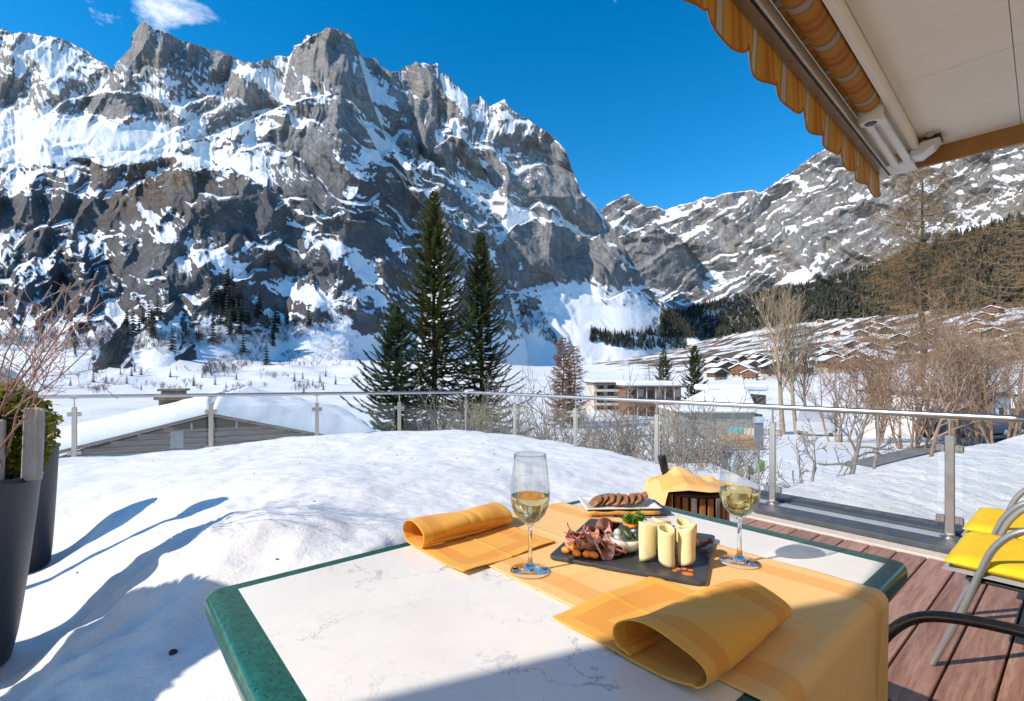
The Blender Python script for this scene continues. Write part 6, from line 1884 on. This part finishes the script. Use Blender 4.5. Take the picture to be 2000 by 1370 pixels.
def roof_side(pa, pb, z_off, th, y0, y1, mat, name, parent, lump=0.0, seed=0, over=0.0):
    """slab between the ridge line at pa and the eave at pb; lumpy if it is snow"""
    n, k = 44, 26
    d = (pb - pa); d = d + d.normalized() * over
    P = np.zeros((k, n, 3)); 
    for j in range(k):
        for i in range(n):
            u, v = i / (n - 1), j / (k - 1)
            p = pa + d * u; P[j, i] = (p.x, y0 + (y1 - y0) * v, p.z)
    nrm = np.array([-d.z, 0, d.x]); nrm /= np.linalg.norm(nrm); nrm *= np.sign(nrm[2])
    lo = P + nrm * z_off
    e = np.ones((k, n))
    if lump:
        U, Vv = np.meshgrid(np.linspace(0, 1, n), np.linspace(0, 1, k))
        ed = np.minimum(np.minimum((1 - U) * 9, Vv * 12), (1 - Vv) * 12); e = np.clip(ed, 0.0, 1) ** .35
        e = e * (1 + lump * pn(P[..., 0] * .9, P[..., 1] * .9, seed) + lump * .4 * pn(P[..., 0] * 3, P[..., 1] * 3, seed + 1))
        e = np.maximum(e, .02)
    hi = lo + nrm[None, None] * (th * e)[..., None]
    nv = n * k; V = np.concatenate([lo.reshape(-1, 3), hi.reshape(-1, 3)])
    Fq = []
    for j in range(k - 1):
        for i in range(n - 1):
            a = j * n + i; Fq.append((nv + a, nv + a + 1, nv + a + n + 1, nv + a + n)); Fq.append((a, a + n, a + n + 1, a + 1))
    ring = [i for i in range(n)] + [j * n + n - 1 for j in range(1, k)] + [(k - 1) * n + i for i in range(n - 2, -1, -1)] + [j * n for j in range(k - 2, 0, -1)]
    for a, b_ in zip(ring, ring[1:] + ring[:1]): Fq.append((a, b_, nv + b_, nv + a))
    return tri_mesh(name, V, Fq, mat, parent, smooth=bool(lump))
for s_, e_ in ((1, le), (2, re_)):
    ro = roof_side(ap, e_, -.10, .09, D0, D0 + BK, M_OLDWOOD, 'roof', chal)
    roof_side(ap + ZV * .0, e_, -.008, .52, D0 - .10, D0 + BK + .04, M_ROOFSNOW, 'snow_cap', ro, .16, 60 + s_, .2)
chal.rotation_euler.z = R(24)
cb = ap + Vector((-1.5, 3.2, .18))
m = MB()
m.box(cb + Vector((0, 0, -.35)), (.72, .72, .9), None, .02); m.box(cb + Vector((0, 0, .13)), (.95, .95, .10), None, .02); m.box(cb + Vector((0, 0, .26)), (.62, .62, .20), None, .02); m.box(cb + Vector((0, 0, .40)), (.80, .80, .07), None, .02)
m.build('chimney', M_CHIMNEY, chal)

# ================================================================ HOTEL AND HOUSES IN THE MIDDLE GROUND
M_WHITEWALL = simple('pale_render', (0.50, 0.44, 0.36), .85, var=.1, scale=.8)
M_REDBROWN = wood_material('redbrown_timber', (0.17, 0.07, 0.04), (0.28, 0.125, 0.07), (1, 1, 6), 1.0, .8, .2)
M_DARKBROWN = wood_material('dark_timber', (0.065, 0.042, 0.03), (0.12, 0.08, 0.055), (1, 1, 6), 1.0, .8, .2)
M_BALC = simple('balcony_white', (0.55, 0.50, 0.42), .8, var=.06)
M_GREYWALL = simple('grey_green_wall', (0.30, 0.29, 0.25), .9, var=.12, scale=1.5)
def box_part(name, parent, x0, x1, y0, y1, z0, z1, mat, bevel=0):
    m = MB(); m.box(((x0 + x1) / 2, (y0 + y1) / 2, (z0 + z1) / 2), (x1 - x0, y1 - y0, z1 - z0), None, bevel)
    return m.build(name, mat, parent)
def px_x(px, d): return (px - CX) / FPX * d
def px_z(py, d): return EYE - (py - HY) / FPX * d
# terraced flats with balconies
d = 82.0
x0, x1 = px_x(1160, d), px_x(1226, d); zt_, zb_ = px_z(750, d), px_z(806, d)
h1 = thing('apartment_house', ((x0 + x1) / 2, d, zb_ - 2), 'pale apartment house with stacked white balconies right of the larch', 'building')
box_part('wall', h1, x0, x1, d, d + 9, zb_ - 4, zt_, M_WHITEWALL)
for k in range(5):
    z = zt_ - .9 - k * 1.15
    box_part('balcony', h1, x0 - .1, x1 - 1.0 * (k % 2), d - 1.0, d - .01, z - .40, z, M_BALC, .02)
    for j in range(3):
        xx = x0 + .5 + j * 1.8
        box_part('window', h1, xx, xx + 1.1, d - .05, d - .004, z + .06, z + .66, M_DARKGLASS)
rf = box_part('roof', h1, x0 - .4, x1 + .4, d - 1.2, d + 9.4, zt_ + .003, zt_ + .18, M_DARKBROWN); box_part('snow_cap', rf, x0 - .35, x1 + .35, d - 1.15, d + 9.3, zt_ + .185, zt_ + .62, M_ROOFSNOW, .12)
# long hotel wing, flat snowy roof, timber front
d = 76.0
x0, x1 = px_x(1222, d), px_x(1330, d); zt_ = px_z(757, d)
h2 = thing('hotel_wing', ((x0 + x1) / 2, d, zb_ - 2), 'long flat roofed timber wing with snow above the rail', 'building')
box_part('wall', h2, x0, x1, d, d + 10, -7.0, zt_, M_REDBROWN)
for j in range(6):
    xx = x0 + .35 + j * 1.42
    f_ = box_part('window', h2, xx, xx + 1.0, d - .06, d - .004, zt_ - 1.5, zt_ - .35, M_DARKGLASS if j % 2 == 0 else M_LAVENDER)
    box_part('window_frame', f_, xx - .08, xx + 1.08, d - .05, d - .0045, zt_ - .349, zt_ - .27, M_WHITEWALL)
    box_part('post', h2, xx - .22, xx - .10, d - 1.0, d - .85, -6.5, zt_, M_WHITEWALL)
box_part('balcony', h2, x0, x1, d - 1.05, d - .01, zt_ - 3.0, zt_ - 2.2, M_REDBROWN, .02)
rf = box_part('roof', h2, x0 - .5, x1 + .5, d - 1.3, d + 10.5, zt_ + .003, zt_ + .16, M_DARKBROWN); box_part('snow_cap', rf, x0 - .45, x1 + .45, d - 1.25, d + 10.4, zt_ + .165, zt_ + .95, M_ROOFSNOW, .2)
# house with a big hipped snow roof behind the rail
d = 42.0
hr = thing('snowy_house', (px_x(1430, d), d + 5, px_z(812, d)), 'house with a broad hipped roof buried in snow', 'house')
m = MB()
A_ = [Vector((px_x(1378, d), d, px_z(806, d))), Vector((px_x(1486, d), d, px_z(808, d))), Vector((px_x(1486, d), d + 9, px_z(806, d))), Vector((px_x(1378, d), d + 9, px_z(806, d)))]
B_ = [Vector((px_x(1386, d + 3.5), d + 3.5, px_z(760, d + 3.5))), Vector((px_x(1462, d + 3.5), d + 3.5, px_z(760, d + 3.5))), Vector((px_x(1462, d + 5), d + 5.5, px_z(760, d + 4))), Vector((px_x(1386, d + 5), d + 5.5, px_z(760, d + 4)))]
m.add(A_ + B_, [(0, 1, 5, 4), (1, 2, 6, 5), (2, 3, 7, 6), (3, 0, 4, 7), (4, 5, 6, 7), (3, 2, 1, 0)]); ro = m.build('snow_cap', M_ROOFSNOW, hr)
md = ro.modifiers.new('bevel', 'BEVEL'); md.width = .25; md.segments = 3
box_part('eave', hr, A_[0].x - .1, A_[1].x + .1, d - .1, d + 9.1, A_[0].z - .42, A_[0].z - .16, M_DARKBROWN)
box_part('wall', hr, A_[0].x + .4, A_[1].x - .4, d + .5, d + 8.6, A_[0].z - 5.5, A_[0].z - .43, M_GREYWALL)
box_part('dormer_wall', hr, px_x(1467, d + 3), px_x(1496, d + 3), d + 3, d + 7, px_z(792, d + 3), px_z(772, d + 3), M_DARKBROWN)
box_part('dormer_snow', hr, px_x(1380, d + 6), px_x(1498, d + 6), d + 5.6, d + 9.5, px_z(764, d + 6), px_z(752, d + 6), M_ROOFSNOW, .15)
# kiosk wall with teal gable, pale door and woodpile
d = 24.0
kq = thing('garden_shed', (px_x(1425, d), d, px_z(880, d)), 'low grey shed with teal gable behind the stout tree', 'shed')
box_part('wall', kq, px_x(1322, d), px_x(1474, d), d, d + 3, px_z(885, d), px_z(806, d), M_GREYWALL)
m = MB(); m.prism([Vector((px_x(1418, d), d - .05, px_z(834, d))), Vector((px_x(1452, d), d - .05, px_z(834, d))), Vector((px_x(1448, d), d - .05, px_z(853, d))), Vector((px_x(1424, d), d - .05, px_z(853, d)))], (0, .046, 0)); m.build('teal_panel', simple('teal_paint', (0.18, 0.46, 0.40), .6), kq)
box_part('door', kq, px_x(1453, d), px_x(1472, d), d - .05, d - .004, px_z(856, d), px_z(836, d), simple('cream_door', (0.72, 0.62, 0.42), .7))
box_part('roof_snow', kq, px_x(1320, d), px_x(1476, d), d - .2, d + 3.2, px_z(805.8, d), px_z(799, d), M_ROOFSNOW, .06)
wp = thing('woodpile', (px_x(1442, 18), 18, px_z(884, 18)), 'stack of orange brown firewood in front of the shed', 'woodpile')
rnd = random.Random(7)
logm = simple('cut_log', (0.42, 0.22, 0.085), .85, var=.3, scale=6)
lg = MB(); lg.tube([(0, -.5, 0), (0, .5, 0)], .062, 8); lg0 = None
for r_ in range(5):
    for c_ in range(9):
        if lg0 is None:
            o = lg.build('log', logm, wp, offset=Vector((0, 0, 0))); lg0 = o.data
        else: o = link(bpy.data.objects.new('log', lg0), wp)
        o.location = Vector((px_x(1412, 18) + .13 * c_ + .065 * (r_ % 2), 18, px_z(881, 18) + .063 + .112 * r_)) - ORIGIN[wp]
# lamp post with blue banner and green bins
d = 10.5
lpz = gz(px_x(1482, d), d)
lp_ = thing('sign_post', (px_x(1482, d), d, lpz), 'thin blue post with a grey blue banner by the steel post', 'post')
m = MB(); m.tube([(px_x(1482, d), d, lpz), (px_x(1482, d), d, px_z(812, d))], .018, 8); m.build('pole', simple('blue_pole', (0.10, 0.16, 0.26), .5), lp_)
box_part('banner', lp_, px_x(1472, d), px_x(1490, d), d - .03, d - .0185, px_z(872, d), px_z(826, d), simple('banner_blue', (0.16, 0.20, 0.27), .7))
box_part('banner_top', lp_, px_x(1470, d), px_x(1492, d), d - .035, d - .0180, px_z(826, d) + .003, px_z(814, d), simple('banner_white', (0.7, 0.72, 0.75), .7))
gmat = simple('green_bin', (0.14, 0.36, 0.05), .5)
for k, (px, yt, yb, w) in enumerate(((1486, 899, 921, 12), (1467, 914, 927, 8))):
    dd = 9.6 - .2 * k
    m = MB(); m.box(((px_x(px, dd)), dd, (px_z(yt, dd) + px_z(yb, dd)) / 2), (px_x(px + w / 2, dd) - px_x(px - w / 2, dd), .12, px_z(yt, dd) - px_z(yb, dd)), None, .02)
    bn = thing('waste_bin', (px_x(px, dd), dd, px_z(yb, dd) - .3), ('larger green waste bin on a post beside the steel post', 'smaller green waste bin left of the larger one')[k], 'bin', 'green bins by the path')
    m.build('body', gmat, bn)
    m = MB(); m.tube([(px_x(px, dd), dd + .075, gz(px_x(px, dd), dd) - .1), (px_x(px, dd), dd + .075, px_z(yt, dd) + .03)], .016, 8); m.build('post', M_DARKMETAL, bn)

# ================================================================ VILLAGE CHALETS
def chalet(name, w, dpt, h, wall, base_mat, seed):
    t = thing(name, (0, 0, 0), 'x', 'chalet')
    rnd = random.Random(seed)
    rise = w * .24; ov = w * .09
    m = MB(); m.prism([Vector((-w / 2, -dpt / 2, -4)), Vector((w / 2, -dpt / 2, -4)), Vector((w / 2, -dpt / 2, h)), Vector((0, -dpt / 2, h + rise)), Vector((-w / 2, -dpt / 2, h))], (0, dpt, 0)); m.build('wall', wall, t)
    box_part('plinth', t, -w / 2 - .04, w / 2 + .04, -dpt / 2 - .04, dpt / 2 + .04, -4, h * .36, base_mat)
    for s_ in (-1, 1):
        pa, pb = Vector((0, 0, h + rise + .05)), Vector((s_ * (w / 2 + ov), 0, h + .05 - ov * .48))
        n_ = Vector((-(pb - pa).z * s_, 0, abs((pb - pa).x))).normalized(); n_.x = abs(n_.x) * s_
        m = MB(); m.prism([pa + Vector((0, -dpt / 2 - ov, 0)), pb + Vector((0, -dpt / 2 - ov, 0)), pb + Vector((0, dpt / 2 + ov, 0)), pa + Vector((0, dpt / 2 + ov, 0))], n_ * .14); r_ = m.build('roof', M_DARKBROWN, t)
        o_ = n_ * .144
        m = MB(); m.prism([pa + o_ + Vector((0, -dpt / 2 - ov + .06, 0)), pb + o_ + Vector((0, -dpt / 2 - ov + .06, 0)), pb + o_ + Vector((0, dpt / 2 + ov - .06, 0)), pa + o_ + Vector((0, dpt / 2 + ov - .06, 0))], n_ * .42); m.build('snow_cap', M_ROOFSNOW, r_)
    for fl in range(2):
        for j in range(3):
            x = -w * .30 + j * w * .30; z = h * (.14 + fl * .46)
            box_part('window', t, x - .5, x + .5, -dpt / 2 - .09, -dpt / 2 - .044, z, z + 1.05, M_DARKGLASS)
    box_part('balcony', t, -w / 2 + .2, w / 2 - .2, -dpt / 2 - 1.1, -dpt / 2 - .1, h * .44, h * .44 + .9, wall, .02)
    return t
protos = [chalet('village_chalet', 9, 9, 5.2, M_REDBROWN, M_WHITEWALL, 1), chalet('village_chalet', 11, 9, 5.6, M_DARKBROWN, M_WHITEWALL, 2), chalet('village_chalet', 8, 8, 4.6, M_WHITEWALL, M_GREYWALL, 3)]
rnd = random.Random(17); vs_spots = []
for k in range(95):
    px = rnd.uniform(1385, 1625); py = rnd.uniform(706, 752) - (px - 1385) * .06
    vs_spots.append((px, py, 0))
for k in range(55):
    px = rnd.uniform(1600, 2010); py = rnd.uniform(618, 735) - max(0, (px - 1800)) * .03
    vs_spots.append((px, py, 1))
for (px, py) in ((1380, 712), (1395, 713), (1420, 712), (1462, 712), (1480, 705), (1500, 730), (1430, 728), (1405, 735), (1445, 742)): vs_spots.append((px, py, 0))
placed = []; used = 0
where = {0: 'village centre beyond the small narrow spruce', 1: 'hillside behind the bare thickets'}
for (px, py, zn) in vs_spots:
    p = land_hit(px, py)
    if p.y < (190, 165)[zn] or p.y > 720: continue
    if any((p - q).length < 9.5 for q in placed): continue
    placed.append(p)
    k = used % 3 if used < 3 else rnd.choice((0, 0, 1, 1, 2))
    t = protos[k] if used < 3 else copy_tree(protos[k])
    used += 1
    t.location = p; s_ = rnd.uniform(.55, .9); t.scale = (s_, s_, s_); t.rotation_euler.z = math.atan2(p.x, p.y) * -1 + rnd.uniform(-.7, .7)
    kind = ('red brown timber', 'dark timber', 'pale rendered')[k]
    tag(t, '%s chalet under snow in the %s' % (kind, where[zn]), 'chalet', '%s chalets, %s' % (kind, where[zn]))
# white villa at the right
d = 23.0
vl = thing('villa', (px_x(1915, d), d + 3, px_z(815, d)), 'white villa with arched opening behind the bare thickets', 'house')
box_part('wall', vl, px_x(1868, d), px_x(1972, d), d, d + 6, -3, px_z(775, d), simple('white_wall', (0.78, 0.77, 0.75), .8, var=.05))
m = MB(); c0 = Vector((px_x(1900, d), d - .03, px_z(806, d))); r_ = .34
m.prism([c0 + Vector((r_ * math.cos(R(a)), 0, r_ * math.sin(R(a)))) for a in range(0, 181, 15)] + [c0 + Vector((-r_, 0, -.5)), c0 + Vector((r_, 0, -.5))], (0, .026, 0)); m.build('arch', M_DARKBROWN, vl)
for px in (1880, 1938, 1955):
    box_part('window', vl, px_x(px - 4, d), px_x(px + 4, d), d - .03, d - .004, px_z(815, d), px_z(797, d), M_DARKGLASS)
rf = box_part('roof', vl, px_x(1862, d), px_x(1978, d), d - .3, d + 6.4, px_z(774.8, d), px_z(770, d), M_DARKBROWN); box_part('snow_cap', rf, px_x(1863, d), px_x(1977, d), d - .25, d + 6.3, px_z(769.8, d), px_z(758, d), M_ROOFSNOW, .1)

# ================================================================ SNOW BANK, PATH, CARS ON THE RIGHT
def bank_z(x, y):
    s = x * U2.x + y * U2.y; w = x * U1.x + y * U1.y
    wc_ = np.interp(s, [4.8, 6.76, 9.5, 12.4, 17], [2.5, 2.16, 1.45, .74, -.4]) + .12 * pn(s * .8, s * 0, 604)
    top = np.interp(s, [4.8, 6.76, 9.5, 12.4, 17], [-.20, -.19, -.06, .07, .2])
    top = top - .30 * sstep(0, 5, wc_ - w)
    z = top - 1.55 * sstep(-.1, 2.2, w - wc_)
    return z + .035 * pn(x * .9, y * .9, 601) + .018 * pn(x * 3, y * 3, 602) + .022 * ridged(x * 2.2, y * 3.1, 3, 603)
us = np.linspace(4.84, 16, 150); ws = np.linspace(-9, 6.5, 170)
UU, WW = np.meshgrid(us, ws)
BX = UU * U2.x + WW * U1.x; BY = UU * U2.y + WW * U1.y
BZ = bank_z(BX, BY)
bank = grid_mesh('snow_bank', np.stack([BX, BY, BZ], -1), snow_material('bank_snow', (0.80, 0.80, 0.795), 6.0, .9, .05, grain=True))
tag(bank, 'rough snow bank just outside the right railing', None, None, 'structure')
M_ROAD = simple('wet_asphalt', (0.21, 0.205, 0.195), .6, var=.25, scale=1.2, bump=.2)
pa_ = [(1530, 985), (1560, 935), (1640, 905), (1740, 884), (1820, 866), (1900, 850), (2060, 835)]
pb_ = [(1600, 985), (1640, 935), (1720, 908), (1800, 888), (1880, 868), (1960, 856), (2100, 842)]
def road_pt(px, py):
    p = gp(px, py, -1.35); z = gz(p.x, p.y) + .03
    return gp(px, py, z) if py > 740 else p
V = []; 
for (a, b_) in zip(pa_, pb_):
    p, q = road_pt(*a), road_pt(*b_)
    for k in range(6): V.append(p.lerp(q, k / 5))
Fq = [(j * 6 + i, j * 6 + i + 1, j * 6 + 7 + i, j * 6 + 6 + i) for j in range(len(pa_) - 1) for i in range(5)]
m = MB(); m.add(V, Fq); tag(m.build('road', M_ROAD), 'wet grey road curving past the snow bank', None, None, 'structure')

def car(loc, rz, col, label, s=1.0):
    t = thing('parked_car', (0, 0, 0), label, 'car', 'cars parked on the road')
    pm = simple('car_paint', col, .18, 0.0, var=.04); gm = simple('car_glass', (0.015, 0.018, 0.02), .05)
    L, W = 4.3, 1.75
    side = [(-2.1, .32), (2.1, .32), (2.15, .55), (2.05, .78), (1.25, .92), (.55, 1.38), (-.95, 1.44), (-1.75, 1.0), (-2.1, .92), (-2.15, .6)]
    m = MB(); n = len(side)
    rows = [(-W / 2, .92), (-W / 2 + .06, 1.0), (W / 2 - .06, 1.0), (W / 2, .92)]
    vs = [(x * (1 if k in (1, 2) else .985), y, .32 + (z - .32) * f) for k, (y, f) in enumerate(rows) for (x, z) in side]
    fs = [tuple(range(n - 1, -1, -1)), tuple(range(3 * n, 4 * n))] + [(k * n + i, k * n + (i + 1) % n, (k + 1) * n + (i + 1) % n, (k + 1) * n + i) for k in range(3) for i in range(n)]
    m.add(vs, fs); m.build('body', pm, t, smooth=True, angle=35)
    for s_ in (-1, 1):
        m = MB(); y = s_ * (W / 2 - .012)
        m.prism([Vector((1.05, y, .94)), Vector((.50, y, 1.27)), Vector((-.85, y, 1.32)), Vector((-1.5, y, .97))], (0, s_ * .02, 0)); m.build('side_window', gm, t)
        for x in (-1.35, 1.35):
            m = MB(); m.lathe((x, s_ * (W / 2 - .10), .32), [(0, -.1), (.22, -.1), (.32, -.09), (.32, .09), (.22, .1), (0, .1)], 20, ax=(Vector((1, 0, 0)), Vector((0, 0, 1)), Vector((0, 1, 0)))); w_ = m.build('wheel', M_BLACK, t, smooth=True, angle=40)
            m = MB(); m.lathe((x, s_ * (W / 2 - .10) + s_ * .101, .32), [(0, 0), (.19, 0), (.17, s_ * .012), (0, s_ * .02)], 14, ax=(Vector((1, 0, 0)), Vector((0, 0, 1)), Vector((0, 1, 0)))); m.build('rim', M_STEEL, w_)
        m = MB(); m.box((2.08, s_ * .62, .70), (.12, .34, .13), None, .03); m.build('headlight', M_LAVENDER, t)
    m = MB(); m.prism([Vector((1.20, -.70, .95)), Vector((1.20, .70, .95)), Vector((.58, .62, 1.36)), Vector((.58, -.62, 1.36))], (.03, 0, .03)); m.build('windscreen', gm, t)
    t.location = loc; t.rotation_euler.z = rz; t.scale = (s, s, s)
    return t
for (px, py, dd, rz, col, lb) in ((1885, 838, 23, .35, (0.02, 0.03, 0.06), 'dark blue car parked behind the last steel post'), (1990, 834, 25, .25, (0.025, 0.025, 0.028), 'black car parked by the thick larch trunk'), (1598, 846, 30, .9, (0.45, 0.48, 0.52), 'pale silver car beyond the fan shaped trees')):
    x = px_x(px, dd); car((x, dd, gz(x, dd) + .04), rz, col, lb)
